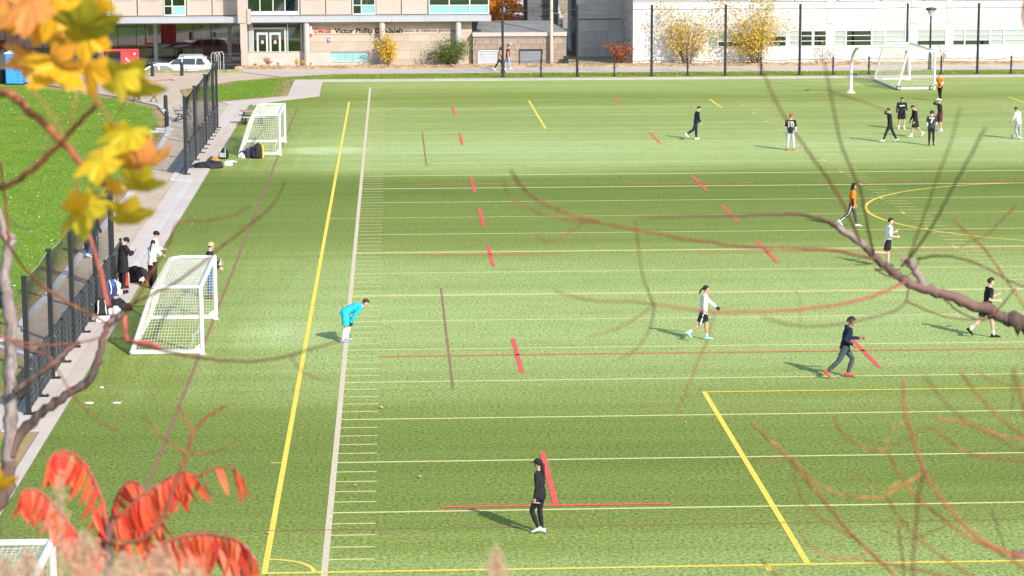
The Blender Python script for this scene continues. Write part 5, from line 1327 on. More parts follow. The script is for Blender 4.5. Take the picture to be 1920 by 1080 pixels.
    def shoe(s, mb, sd, m=0):
        H = s.H; so_, fu = s.sole[sd]; fd = s.fdir[sd]; sdv = fd.cross(fu)
        pr = [(-.048, .018, .030), (-.04, .024, .052), (-.01, .025, .056), (.025, .025, .044), (.065, .029, .033), (.095, .026, .026), (.115, .015, .016)]
        v = []; n = 12
        for (x, wd, hh) in pr:
            for j in range(n):
                q = 2 * math.pi * j / n; zz = max(0, (math.sin(q) + .72) / 1.72)
                v.append(so_ + fd * x * H + sdv * wd * H * math.copysign(abs(math.cos(q)) ** .8, math.cos(q)) + fu * (zz ** .9 * hh * H))
        k = len(pr); f = [(i * n + j, i * n + (j + 1) % n, (i + 1) * n + (j + 1) % n, (i + 1) * n + j) for i in range(k - 1) for j in range(n)] + [tuple(range(n - 1, -1, -1)), tuple(range((k - 1) * n, k * n))]
        mb.add(v, f, m)
    def hair(s, mb, style, m=0):
        H = s.H; c = s.head; M = Matrix((s.hx, s.hf, s.hup)).transposed(); r_ = random.Random(int(H * 1000)); n, k = 26, 16; v = []
        for i in range(k + 1):
            ph = -math.pi / 2 + math.pi * i / k
            for j in range(n):
                q = 2 * math.pi * j / n; d = V((math.cos(ph) * math.cos(q), math.cos(ph) * math.sin(q), math.sin(ph)))
                line = {'short': .30 if d.y > .15 else (-.15 if d.y > -.35 else -.42), 'long': .34 if d.y > .3 else -1.2, 'curly': .25 if d.y > .2 else -.45, 'tied': .36 if d.y > .25 else -.4, 'cap': .12, 'beanie': .02 if d.y > .2 else -.14}[style]
                inside_ = d.z < line
                base = V((.0445, .0555, .0535)) * H
                t = {'short': .008, 'long': .010, 'curly': .017, 'tied': .005, 'cap': .0085, 'beanie': .0115}[style] * H
                if style in ('curly',): t *= 1 + .5 * r_.uniform(-1, 1)
                elif style in ('short', 'long'): t *= 1 + .35 * r_.uniform(-1, 1)
                if style == 'short' and d.z > .5 and d.y > 0: t *= 1.5
                if inside_: t = -.012 * H
                v.append(c + M @ (V((0, -.004, .010)) * H + V((d.x * (base.x + t), d.y * (base.y + t), d.z * (base.z + t)))))
        f = [(i * n + j, i * n + (j + 1) % n, (i + 1) * n + (j + 1) % n, (i + 1) * n + j) for i in range(k) for j in range(n)]
        mb.add(v, f, m)
        if style == 'long':
            pts = [c + M @ (V(q) * H) for q in ((0, -.03, .02), (0, -.045, -.03), (0, -.05, -.09), (0, -.05, -.13))]; loft(mb, pts, [(.044 * H, .03 * H), (.05 * H, .028 * H), (.05 * H, .024 * H), (.036 * H, .012 * H)], s.hx, 12, m)
            for q in (-1, 1):
                pts = [c + M @ (V(p) * H) for p in ((q * .036, .012, .03), (q * .047, .012, -.02), (q * .05, .008, -.07), (q * .046, .0, -.11))]; loft(mb, pts, [.012 * H, .016 * H, .016 * H, .008 * H], s.hx, 8, m)
        if style == 'cap':
            pts = [c + M @ (V(q) * H) for q in ((0, .045, .018), (0, .075, .016), (0, .088, .012))]; loft(mb, pts, [(.036 * H, .004 * H), (.034 * H, .0035 * H), (.02 * H, .003 * H)], s.hx, 12, m)
        if style == 'beanie':
            pts = [c + M @ (V((0, -.004, q)) * H) for q in (.002, .016)]
            loft(mb, pts, [(.0575 * H, .069 * H)] * 2, s.hx, 22, m)
    def tail(s, mb, pts, r0, m=0):
        H = s.H; c = s.head; M = Matrix((s.hx, s.hf, s.hup)).transposed()
        P_ = [c + M @ (V(q) * H) for q in pts]; n = len(P_); loft(mb, P_, [r0 * H * (.7 if i == 0 else 1.0 if i < n - 1 else .35) for i in range(n)], s.hx, 8, m)

TODO = []      # (temp object, voxel, final name, materials, parent, smooth, wrinkle)
def queue(mb, vox, name, mats, parent, sm=4, wr=0.0, extra=None):
    me = mb.mesh('tmp', mats); o = bpy.data.objects.new('tmp', me); C.objects.link(o)
    md = o.modifiers.new('r', 'REMESH'); md.mode = 'VOXEL'; md.voxel_size = vox; md.use_smooth_shade = True
    if sm: m2 = o.modifiers.new('s', 'SMOOTH'); m2.factor = .5; m2.iterations = sm
    TODO.append((o, name, mats, parent, wr, extra))
def flush():
    bpy.context.view_layer.update(); dg = bpy.context.evaluated_depsgraph_get()
    for (o, name, mats, parent, wr, extra) in TODO:
        me = bpy.data.meshes.new_from_object(o.evaluated_get(dg)); me.name = name
        if wr:
            n = len(me.vertices); co = np.empty(n * 3); me.vertices.foreach_get('co', co); co = co.reshape(-1, 3); no = np.empty(n * 3); me.vertices.foreach_get('normal', no); no = no.reshape(-1, 3)
            a, b_, c = co[:, 0], co[:, 1], co[:, 2]
            d = np.sin(c * 55 + 3 * np.sin(a * 21 + b_ * 17)) * .6 + np.sin(a * 63 + c * 31 + 2 * np.sin(b_ * 40)) * .4
            co += no * (d * wr)[:, None]; me.vertices.foreach_set('co', co.ravel()); me.update()
        if extra:      # hands and face join the remeshed figure
            b1 = bmesh.new(); b1.from_mesh(me); k0 = len(b1.faces)
            e_me = extra.mesh('e', mats, True); b1.from_mesh(e_me); b1.to_mesh(me); b1.free(); bpy.data.meshes.remove(e_me)
            while len(me.materials) < len(mats): me.materials.append(mats[len(me.materials)])
        link(name, me, parent)
    for t_ in TODO:
        m_ = t_[0].data; bpy.data.objects.remove(t_[0]); bpy.data.meshes.remove(m_)
    TODO.clear()

def person(label, loc, yaw, fig, skin='fair', hair=('short', 'dark'), top='white', sleeve=2.0, top_o=.011, hem=.10, bottom='black', legs=2.0, leg_o=.010, flare=0.0, shoes='white', socks=None, gloves=None, under=None, tail=None, vox=.0125, over=None, hood=None, group='people on and around the field', cuffs=None, sock_h=.6, stripe=None):
    t = thing('person', label, 'person', loc, yaw, group); f = fig; H = f.H
    b = MB(); f.torso(b, -.004); f.headmesh(b)
    for sd in (-1, 1):
        f.arm(b, sd, -.001); f.leg(b, sd, -.001)
        loft(b, [f.ank[sd] + (f.knee[sd] - f.ank[sd]) * .1, f.ank[sd], f.sole[sd][0] + f.fdir[sd] * .03 * H + f.sole[sd][1] * .015 * H], [.02 * H, .02 * H, .016 * H], f.X, 8)
    e = MB(); f.face(e)
    for sd in (-1, 1): f.hand(e, sd)
    queue(b, vox * .85, 'body', [SKIN[skin], M_eye, M_lip], t, 3, 0, e)
    c = MB(); f.torso(c, top_o, hem)
    for sd in (-1, 1): f.arm(c, sd, top_o * .8, sleeve)
    if hood:
        loft(c, [f.neck - f.u3 * .03 * H - f.fw3 * .035 * H, f.neck + f.u3 * .01 * H - f.fw3 * .05 * H, f.neck + f.u3 * .035 * H - f.fw3 * .045 * H], [(.07 * H, .03 * H), (.062 * H, .035 * H), (.04 * H, .018 * H)], f.XT, 12)
    queue(c, vox, 'top' if not over else over, [K[top]], t, 4, .0035)
    if under:      # sleeves of an undershirt or collar
        c = MB()
        for sd in (-1, 1): f.arm(c, sd, top_o * .35, under[1])
        loft(c, [f.neck - f.u3 * .02 * H, f.neck + f.u3 * .018 * H], [.046 * H, .038 * H], f.XT, 12)
        queue(c, vox, 'undershirt', [K[under[0]]], t, 3, .002)
    c = MB()
    f.torso(c, .004, None); 
    u = (f.waist - f.pel).normalized()
    keep = MB(); loft(keep, [f.pel - u * .045 * H, f.pel - u * .01 * H, f.pel + u * .03 * H, f.pel + u * .075 * H], [(.062 * H, .05 * H), (.09 * H * f.bulk + .006, .064 * H * f.bulk + .006), (.086 * H * f.bulk + .006, .062 * H * f.bulk + .006), (.079 * H * f.bulk + .005, .057 * H * f.bulk + .005)], f.X, 16)
    for sd in (-1, 1): f.leg(keep, sd, leg_o, legs, flare)
    queue(keep, vox, 'shorts' if legs <= 1 else 'trousers', [K[bottom]], t, 4, .003)
    if stripe:
        sb = MB()
        for sd in (-1, 1):
            h, k, a = f.hip[sd], f.knee[sd], f.ank[sd]; X_ = V((sd, 0, 0))
            ps = [h, h + (k - h) * (.95 if legs <= 1 else 1)] + ([] if legs <= 1 else [a]); rr = [.054 * H + leg_o, (.046 if legs <= 1 else .034) * H + leg_o + (flare if legs <= 1 else 0)] + ([] if legs <= 1 else [.021 * H + leg_o])
            pp_ = [p + X_ * (r_ * .93) for p, r_ in zip(ps, rr)]; loft(sb, pp_, [(.008, .020)] * len(pp_), X_, 6)
        sb.build('side_stripe', K[stripe], t)
    for sd in (-1, 1):
        c = MB(); f.shoe(c, sd); so_ = c.build('shoe', K[shoes], t, smooth=True)
        if socks:
            c = MB(); a, k = f.ank[sd], f.knee[sd]; loft(c, [a - (k - a) * .06, a + (k - a) * .12, a + (k - a) * sock_h], [.0245 * H, .0265 * H, (.042 if sock_h > .4 else .0305) * H], f.X, 10); c.build('sock', K[socks], t, smooth=True)
        if gloves:
            c = MB(); f.hand(c, sd, .006 if gloves[1] else .002); loft(c, [f.wri[sd] - f.hnd[sd] * .04 * H, f.wri[sd] + f.hnd[sd] * .01 * H], [.021 * H, .02 * H], f.X, 8); c.build('glove', K[gloves[0]], t, smooth=True)
    st, hc = hair
    c = MB(); f.hair(c, st if st not in ('cap', 'beanie') else 'tied'); m_ = HAIRC[hc[1] if isinstance(hc, tuple) else hc]
    if tail: f.tail(c, tail[0], tail[1])
    c.build('hair', m_, t, smooth=True)
    if st in ('cap', 'beanie'): c = MB(); f.hair(c, st); c.build(st, K[hc[0]], t, smooth=True)
    t['fig'] = 1; del t['fig']
    return t
def number(t, f, txt, size=.30):
    o = f.chest + f.u3 * .0 * f.H; b_ = -f.fw3
    p = f.chest - f.u3 * .075 * f.H + b_ * (.066 * f.H * f.bulk + .021)
    lean = math.atan2(f.u3.y, f.u3.z)
    text_mesh(txt, size, K['white'], 'shirt_number', t, p, (math.pi / 2 - lean, 0, 0), .012, 'CENTER', .004)
    q = f.chest + f.u3 * .062 * f.H + b_ * (.060 * f.H * f.bulk + .016)
    mb = MB()
    for k in range(6): mb.box((-.115 + k * .046, 0, 0), (.032, .008, .05))
    mb.build('name_lettering', K['white'], t, q).rotation_euler = (-lean, 0, 0)
RIGHT, LEFT, AWAY, TOWARD = R(-90), R(90), 0.0, math.pi
def at(x, y): return (*G(x, y), .004)

near = .0095
# --- closest players
f = Fig(1.60, 2, 4, head=(4, -6), legL=(24, 0, 46), legR=(6, 0, 14), footL=18, footR=2, armL=(-3, 5, 14), armR=(4, 6, 12), fem=True)
t = person('person in black cap, black top and black leggings with white trainers, nearest on the field', at(1013, 1000), R(66), f, 'tan', ('cap', ('black', 'black')), 'black', 2, .009, .16, 'black', 1.97, .004, 0, 'white', tail=(((0, -.052, .012), (.0, -.072, -.02), (0, -.07, -.09), (0, -.06, -.15), (0, -.055, -.20)), .026), vox=near)
MB().box((0, 0, 0), (.035, .15, .012)).build('held_phone', K['silver'], t, f.wri[-1] + f.hnd[-1] * .07 * f.H + V((0, -.06, .02)))
f = Fig(1.70, 58, 84, head=(28, -8), legL=(14, 3, 26), legR=(4, 3, 20), armL=('ik', lambda s: s.knee[-1] + V((-.03, .045, .02)), (-1, -.25, .1)), armR=('ik', lambda s: s.knee[1] + V((.03, .05, .03)), (1, -.2, .1)), footL=0, footR=0)
person('person bent over with hands on knees in a turquoise goalkeeper kit and black gloves', at(648, 641), RIGHT, f, 'fair', ('short', 'brown'), 'turq', 1.92, .034, .16, 'turq', .88, .028, .02, 'bluesh', socks='white', sock_h=.86, gloves=('black', 1), vox=near)
f = Fig(1.66, 4, 6, head=(4, 0), legL=(14, 0, 10), legR=(-16, 0, 40), footL=0, footR=38, armL=(38, 4, 12), armR=(-6, 4, 8), fem=True)
person('person with dark ponytail in a white sweatshirt and black striped shorts, walking', at(1318, 638), RIGHT, f, 'tan', ('tied', 'black'), 'cream', 1.95, .020, .10, 'black', .78, .020, .018, 'aqua', socks='white', sock_h=.3, gloves=('black', 0), stripe='white', tail=(((0, -.05, .015), (0, -.085, -.015), (0, -.10, -.06), (.01, -.115, -.10)), .017), vox=near)
f = Fig(1.76, 10, 15, head=(10, 0), legL=(34, 0, 52), legR=(-26, 0, 22), footL=4, footR=40, armL=(16, 8, 72), armR=(-32, 10, 88))
person('person jogging in navy hooded jacket, slate trousers and red shoes', at(1583, 708), R(-88), f, 'brown', ('curly', 'black'), 'navy', 1.97, .018, .10, 'slate', 1.93, .012, 0, 'red', hood='brown', vox=near)
f = Fig(1.80, 6, 8, head=(4, 0), legL=(-22, 0, 24), legR=(17, 0, 8), footL=44, footR=2, armL=(10, 7, 100), armR=(-14, 9, 100))
person('person jogging in black tee, black shorts and black shoes behind the thick branch', at(1849, 632), R(-84), f, 'fair', ('short', 'dark'), 'black', .75, .014, .14, 'black', .80, .018, .015, 'black', socks='white', sock_h=.3, vox=near)
f = Fig(1.72, 5, 6, head=(3, -10), legL=(6, 0, 6), legR=(-14, 0, 82), footL=0, footR=82, armL=(2, 7, 108), armR=(-12, 9, 95))
person('person jogging in white tee, black shorts and dark shoes beside the centre circle', at(1664, 500), R(-84), f, 'fair', ('short', 'dark'), 'white', .8, .016, .12, 'black', .78, .020, .018, 'charcoal', vox=.011)
f = Fig(1.74, 2, 4, head=(8, -24), legL=(16, 0, 4), legR=(-20, 0, 30), footL=0, footR=42, armL=(6, 5, 12), armR=(-4, 5, 12))
t = person('person with long dark hair in an orange bib over black sleeves, walking', at(1597, 425), R(-98), f, 'tan', ('long', 'dark'), 'orange', .85, .018, .14, 'slate', 1.93, .012, 0, 'white', under=('black', 2), stripe='white', vox=.012)
f = Fig(1.80, 1, 2, head=(6, -45), legL=(3, 5, 2), legR=(-1, 6, 2), armL=(2, 9, 12), armR=(4, 8, 14))
t = person('person with red hair in a black number 10 shirt, white trousers and red shoes', at(1482, 282), R(-14), f, 'fair', ('curly', 'red'), 'black', .9, .016, .10, 'silver', 1.93, .012, 0, 'red', under=('white', 2), vox=.012); number(t, f, '10', .34)
f = Fig(1.74, 5, 9, head=(22, 0), legL=(4, 0, 3), legR=(-24, 0, 34), footL=0, footR=50, armL=(0, 4, 20), armR=(4, 4, 22))
person('person looking down in navy sweatshirt and navy trousers, alone left of the number 10', at(1305, 262), R(-80), f, 'fair', ('short', 'dark'), 'navy', 1.9, .018, .08, 'navy', 1.93, .014, 0, 'white', vox=.012)
# --- group by the large goal
f = Fig(1.78, 4, 6, head=(16, 8), legL=(25, 1, 6), legR=(-21, 1, 8), footL=-6, footR=22, armL=('ik', lambda s: s.head + s.hf * .10 + s.hup * .03 - s.hx * .06, (-.8, .5, -.4)), armR=(-14, 8, 8))
person('person in all black with dark cap striding with one hand on the brow', at(1668, 267), R(84), f, 'fair', ('cap', ('brown', 'dark')), 'black', 1.93, .012, .06, 'black', 1.95, .010, 0, 'silver', vox=.0125)
f = Fig(1.70, 1, 2, head=(2, 0), legL=(2, 5, 2), legR=(-3, 5, 4), armL=(14, 9, 52), armR=(4, 12, 28), bulk=1.06)
t = person('person facing us in a black hoodie with a pale chest print and black shorts', at(1690, 242), math.pi - .1, f, 'tan', ('short', 'black'), 'black', 1.93, .022, .16, 'black', .85, .022, .02, 'white', socks='white', sock_h=.3, hood='black', vox=.0125)
mb = MB()
for k in range(7): mb.box((-.12 + k * .04, 0, .012 * math.sin(k)), (.03, .008, .05 if k % 2 else .07))
mb.build('chest_print', K['white'], t, f.chest + f.fw3 * (.066 * f.H * f.bulk + .026) + V((0, 0, .03)))
f = Fig(1.72, 6, 10, head=(34, 0), legL=(22, 1, 8), legR=(-20, 1, 26), footL=-4, footR=46, armL=(4, 6, 10), armR=(6, 6, 20))
person('person with bowed head in an open black jacket over white, black shorts and white shoes', at(1716, 257), R(98), f, 'tan', ('short', 'black'), 'black', 1.93, .020, .34, 'black', .92, .020, .02, 'white', socks='white', sock_h=.28, under=('white', .3), vox=.0125)
f = Fig(1.72, 2, 4, head=(18, 0), legL=(4, 2, 6), legR=(-6, 2, 10), footR=14, armL=(2, 8, 8), armR=(6, 10, 30))
t = person('person in a black number 7 shirt with white sleeves, seen from behind', at(1746, 273), R(-10), f, 'fair', ('curly', 'dark'), 'charcoal', .85, .016, .10, 'black', 1.95, .010, 0, 'maroon', under=('white', 1.8), stripe='white', vox=.0125); number(t, f, '7', .36)
f = Fig(1.78, 4, 8, head=(20, 0), legL=(-4, 1, 4), legR=(16, 1, 8), armL=('ik', lambda s: s.head + s.hf * .11 + s.hup * .0 - s.hx * .05, (-.8, .4, -.3)), armR=(2, 8, 20))
person('person in black top and maroon shorts holding a hand over the face', at(1762, 247), R(70), f, 'tan', ('cap', ('white', 'dark')), 'black', 1.93, .015, .10, 'maroon', .88, .022, .018, 'silver', socks='white', sock_h=.3, vox=.0125)
f = Fig(1.64, 2, 3, head=(4, 16), legL=(12, 2, 12), legR=(-8, 2, 14), footR=14, armL=(14, 7, 62), armR=(8, 8, 55))
person('person in an orange bib, white sleeves and black tights by the large goal', at(1762, 189), R(140), f, 'fair', ('short', 'dark'), 'orange', .7, .018, .12, 'black', 1.96, .006, 0, 'white', under=('white', 1.95), gloves=('black', 0), vox=.013)
f = Fig(1.66, 7, 12, head=(34, 0), legL=(16, 2, 44), legR=(-2, 2, 4), footL=24, armL=(14, 9, 30), armR=(8, 10, 16))
person('person in white top and grey trousers stepping to a football', at(1909, 261), R(40), f, 'tan', ('short', 'black'), 'white', 1.93, .022, .12, 'grey', 1.94, .016, 0, 'white', vox=.0125)
# --- along the left fence
f = Fig(1.74, 3, 6, head=(32, 0), legL=(2, 2, 2), legR=(-2, 2, 2), armL=('ik', lambda s: s.chest + V((-.04, .30, -.06)), (-1, -.3, -.6)), armR=('ik', lambda s: s.chest + V((.06, .31, -.05)), (1, -.3, -.6)), bulk=1.12)
t = person('person in navy beanie and long black padded coat looking at a phone by the fence', at(232, 541), R(-66), f, 'fair', ('beanie', ('navy', 'dark')), 'black', 1.95, .034, .78, 'black', 1.95, .018, .008, 'black', vox=.012, over='padded_coat', stripe=None)
MB().box((0, 0, 0), (.075, .012, .15), (R(-40), 0, 0)).build('held_phone', M_dk, t, f.chest + V((.01, .40, -.03)))
mb = MB()
for k in range(3):
    sdv = V((-1, 0, 0)); a, e = f.sh[-1], f.elb[-1]; o_ = V((-.052 - .0, (k - 1) * .022, .01)); loft(mb, [a + o_ + V((.012, 0, .012)), a + (e - a) * .5 + o_, e + o_ * .8], [(.006, .007)] * 3, V((0, 1, 0)), 6)
mb.build('sleeve_stripe', K['white'], t)
mb = MB()
for k in range(6):
    u_ = k / 6; c0 = f.pel + (f.waist - f.pel) * 1.6 + ((f.knee[-1] + f.knee[1]) / 2 - f.pel) * (.0) - V((0, 0, .09 * k)); 
    loft(mb, [c0 - V((0, 0, .008)), c0 + V((0, 0, .008))], [(.208, .166)] * 2, f.X, 20)
o_q = mb.build('quilt_seam', K['charcoal'], t); o_q['kind'] = 'stuff'
f = Fig(1.64, 2, 5, head=(20, 30), legL=(2, 3, 2), legR=(-2, 3, 2), armL=('ik', lambda s: s.chest + V((.02, .20, -.02)), (-1, .2, -.8)), armR=('ik', lambda s: s.chest + V((-.04, .22, .02)), (1, .2, -.8)), fem=True)
person('person with long dark braid in a white sweater and black trousers by the near goal', at(287, 541), R(-42), f, 'fair', ('tied', 'black'), 'white', 1.9, .026, .10, 'black', 1.95, .026, .022, 'red', tail=(((0, -.05, .0), (-.02, -.072, -.05), (-.022, -.07, -.12), (-.015, -.07, -.19)), .017), vox=.0115)
f = Fig(1.72, 2, 4, head=(14, 0), legL=(2, 3, 2), legR=(-2, 3, 2), armL=(8, 8, 70), armR=(8, 8, 40))
person('person in black beanie and white top standing behind the white sweater', at(291, 527), R(-82), f, 'fair', ('beanie', ('black', 'black')), 'white', 1.9, .018, .10, 'black', 1.95, .014, 0, 'white', vox=.012)
f = Fig(1.84, 2, 4, head=(6, 10), legL=(2, 3, 2), legR=(-2, 3, 2), armL=(10, 8, 62), armR=(12, 9, 40))
t = person('person in beige beanie, navy jacket and jeans standing behind the near goal net', at(394, 559), R(-78), f, 'fair', ('beanie', ('beige', 'brown')), 'navy', 1.93, .022, .12, 'jean', 1.94, .014, 0, 'maroon', vox=.012)
MB().box((0, 0, 0), (.34, .03, .26), (R(-20), 0, 0), bev=.02).build('held_clipboard', K['cream'], t, f.chest + V((.05, .30, -.16)))
f = Fig(1.70, 4, 5, head=(6, 0), legL=(18, 0, 6), legR=(-16, 0, 14), footR=24, armL=(-8, 6, 14), armR=(10, 6, 18), bulk=1.06)
person('person walking behind the near fence in a black jacket and jeans', at(175, 482), R(-40), f, 'fair', ('short', 'dark'), 'black', 1.93, .026, .16, 'jean', 1.94, .012, 0, 'white', vox=.013)
# --- couple by the lamp post
f = Fig(1.66, 4, 5, head=(6, 0), legL=(22, 0, 8), legR=(-24, 0, 12), footR=26, armL=(-10, 6, 14), armR=(12, 6, 18), fem=True)
person('person in tan jacket and dark jeans walking left of the lamp post', at(937, 132), R(-86), f, 'fair', ('long', 'brown'), 'tan', 1.93, .022, .16, 'navy', 1.94, .010, 0, 'white', vox=.014)
f = Fig(1.74, 3, 5, head=(6, 0), legL=(-14, 0, 12), legR=(16, 0, 6), footL=20, armL=(26, 6, 70), armR=(-6, 6, 14))
person('person in a dark vest over pink and pale jeans walking right of the lamp post', at(952, 131), R(-90), f, 'fair', ('short', 'brown'), 'maroon', .4, .024, .12, 'lightjean', 1.94, .012, 0, 'white', under=('tan', 1.95), vox=.014)
flush()
# ================================================================== PLANTS BEYOND THE FIELD
def leafmat(name, cols, transl=.35, rough=.6):
    m, t, b = nodes(name)
    at = N(t, 'ShaderNodeAttribute'); at.attribute_name = 'tint'
    c = ramp(t, at.outputs['Fac'], [(i / (len(cols) - 1), q) for i, q in enumerate(cols)])
    nz = noise(t, 9, 3, .6); c = mixc(t, 1.0, c, ramp(t, nz, [(.3, (.8, .8, .8)), (.7, (1.15, 1.15, 1.15))]), 'MULTIPLY')
    L(t, c, b.inputs['Base Color']); b.inputs['Roughness'].default_value = rough; b.inputs['Specular IOR Level'].default_value = .2
    tr = N(t, 'ShaderNodeBsdfTranslucent'); L(t, c, tr.inputs[0]); ms = N(t, 'ShaderNodeMixShader'); ms.inputs[0].default_value = transl
    L(t, b.outputs[0], ms.inputs[1]); L(t, tr.outputs[0], ms.inputs[2]); L(t, ms.outputs[0], t.nodes['Material Output'].inputs[0]); return m
LM_yel = leafmat('yellow_autumn_leaves', [(.50, .44, .05), (.78, .54, .05), (.82, .56, .09), (.66, .34, .08)]); LM_grn = leafmat('green_shrub_leaves', [(.05, .10, .02), (.11, .19, .03), (.20, .23, .04), (.55, .42, .06)])
LM_red = leafmat('russet_leaves', [(.20, .055, .03), (.36, .10, .05), (.46, .17, .10), (.30, .16, .06)]); LM_mix = leafmat('thinning_yellow_leaves', [(.28, .29, .05), (.58, .47, .06), (.78, .52, .07), (.70, .38, .18)])
LM_orn = leafmat('orange_tree_leaves', [(.55, .19, .03), (.80, .30, .03), (.85, .40, .05), (.66, .24, .06)])
M_twig = mat('grey_brown_twig', (.16, .115, .09), .85, .25, 8)
def leaf_cloud(name, parent, m, pts, size, seed, tint=(0, 1)):
    """many small folded leaves at the given points"""
    r_ = np.random.default_rng(seed); n = len(pts); pts = np.asarray(pts)
    d = r_.normal(size=(n, 3)); d /= np.linalg.norm(d, axis=1)[:, None]; e = np.cross(d, r_.normal(size=(n, 3))); e /= np.linalg.norm(e, axis=1)[:, None]; k = np.cross(d, e)
    s = size * r_.uniform(.6, 1.35, n)[:, None]
    v = np.stack([pts - d * s * .5, pts + e * s * .30 + k * s * .06, pts + d * s * .5, pts - e * s * .30 + k * s * .06], 1).reshape(-1, 3)
    i = np.arange(n) * 4; f = np.concatenate([np.stack([i, i + 1, i + 2], 1), np.stack([i, i + 2, i + 3], 1)])
    me = bpy.data.meshes.new(name); me.from_pydata(v.tolist(), [], f.tolist()); me.materials.append(m)
    a = me.attributes.new('tint', 'FLOAT', 'POINT'); tv = np.clip(r_.uniform(tint[0], tint[1], n), 0, 1); a.data.foreach_set('value', np.repeat(tv, 4))
    o = link(name, me, parent); o['kind'] = 'stuff'; return o
def shrub(name, label, cat, loc, H, Wd, nstem, nleaf, size, m, seed, tint=(0, 1), stem=.02, low=.15, group=None, up=1.0, clump=.16, bare=False, mid=.5):
    r_ = np.random.default_rng(seed); t = thing(name, label, cat, loc, 0, group); tips = []; sm = MB()
    for k in range(nstem):
        a = r_.uniform(0, 2 * math.pi); sp = Wd / 2 * r_.uniform(.25, 1.0); h = H * r_.uniform(.42, 1.0) * (1.05 - .35 * sp / (Wd / 2) * up)
        p0 = np.array([.12 * math.cos(a) * Wd * .4, .12 * math.sin(a) * Wd * .4, 0]); p1 = np.array([sp * math.cos(a), sp * math.sin(a) * .8, h])
        pts = []
        for j in range(7):
            u = j / 6; q = p0 + (p1 - p0) * np.array([u ** 1.3, u ** 1.3, u]); q = q + r_.normal(size=3) * .035 * H * .35 * u; pts.append(q)
        sm.tube(pts, [stem * (1 - .8 * j / 6) for j in range(7)], 5)
        for j in range(2, 7): tips.append((pts[j], j / 6))
        for b_ in range(6):
            j = r_.integers(2, 6); q = pts[j] + (pts[j + 1] - pts[j]) * r_.uniform(0, 1); dd = r_.normal(size=3); dd[2] = abs(dd[2]) * .6; dd /= np.linalg.norm(dd); e = q + dd * r_.uniform(.12, .32) * Wd * .7
            sm.tube([q, (q + e) / 2 + r_.normal(size=3) * .02, e], [stem * .35, stem * .25, stem * .1], 4); tips += [(e, .8), ((q + e) / 2, .7)]
    sm.build('stem', M_twig, t)
    if nleaf:
        tp = np.array([q for q, u in tips if q[2] > low * H]); c = tp[r_.integers(0, len(tp), nleaf)]
        pts = c + r_.normal(size=(nleaf, 3)) * np.array([clump * Wd * .5, clump * Wd * .5, clump * H * .38]); pts[:, 2] = np.maximum(pts[:, 2], .03)
        leaf_cloud('foliage', t, m, pts, size, seed + 1, tint)
    return t
gx = lambda px, py: G(px, py)
x_, y_ = Wp(727, 118, 77.4)[0], 77.4
shrub('yellow_shrub', 'slim yellow shrub standing before the round column under the sign lettering', 'shrub', (x_, y_, .05), 2.75, 2.1, 15, 1900, .125, LM_yel, 31, (0, .9), low=.1, clump=.13)
x_ = Wp(846, 118, 77.3)[0]
shrub('green_shrub', 'dense green shrub with some yellow at the right end of the limestone wall', 'shrub', (x_, 77.3, .05), 2.2, 3.5, 22, 5200, .10, LM_grn, 37, (0, .72), low=.03, clump=.17)
x_ = Wp(1161, 118, 76.9)[0]
shrub('russet_tree', 'small russet leaved tree before the grey stone wing', 'small tree', (x_, 76.9, .05), 2.4, 2.1, 14, 1800, .13, LM_red, 43, low=.12, clump=.15)
x_ = Wp(1288, 118, 76.6)[0]
shrub('thinning_shrub', 'tall thinning shrub with yellow and pinkish leaves, left of two before the white wing', 'shrub', (x_, 76.6, .05), 4.7, 5.4, 30, 2300, .165, LM_mix, 47, (.05, 1), stem=.022, low=.03, clump=.20, up=.3)
x_ = Wp(1418, 118, 76.5)[0]
shrub('thinning_shrub', 'tall golden yellow shrub with many thin stems before the white wing windows', 'shrub', (x_, 76.5, .05), 5.0, 5.2, 32, 3000, .165, LM_mix, 53, (.2, .8), stem=.022, low=.12, clump=.185, up=.3)
for i, (px, h, w_, n, lb) in enumerate(((1562, 2.5, 1.5, 40, 'bare sapling with a few leaves before the white wing, left of the goal crossbar'), (1541, 1.9, 1.2, 30, 'small bare sapling beside the taller bare sapling at the white wing'), (1768, 1.6, 1.1, 60, 'low bare shrub with reddish leaves behind the orange-bibbed player'))):
    shrub('bare_sapling', lb, 'sapling', (Wp(px, 118, 76.8)[0], 76.8, .08), h, w_, 5, n, .1, LM_red if i == 2 else LM_mix, 60 + i, stem=.016, low=.2, group='leafless saplings along the white wall')
for i, (px, h, w_, n, m_, lb) in enumerate(((504, .62, 1.0, 260, LM_red, 'low reddish plant at the foot of the terrace wall below the doors'), (556, .72, .5, 160, LM_yel, 'upright yellow plant at the terrace wall, left of another yellow one'), (570, .62, .4, 120, LM_yel, 'upright yellow plant at the terrace wall, right of another yellow one'), (521, .3, .3, 50, LM_red, 'tiny reddish plant right of the low reddish plant'), (478, .25, .3, 40, LM_red, 'tiny plant at the foot of the terrace wall near the pilaster'), (582, .3, .35, 40, LM_mix, 'tiny pale plant at the right end of the terrace wall plants'))):
    shrub('terrace_plant', lb, 'plant', (Wp(px, 120, 77.3)[0], 77.3, .1), h, w_, 7, n, .075, m_, 70 + i, stem=.008, low=.25, group='small plants along the terrace wall')
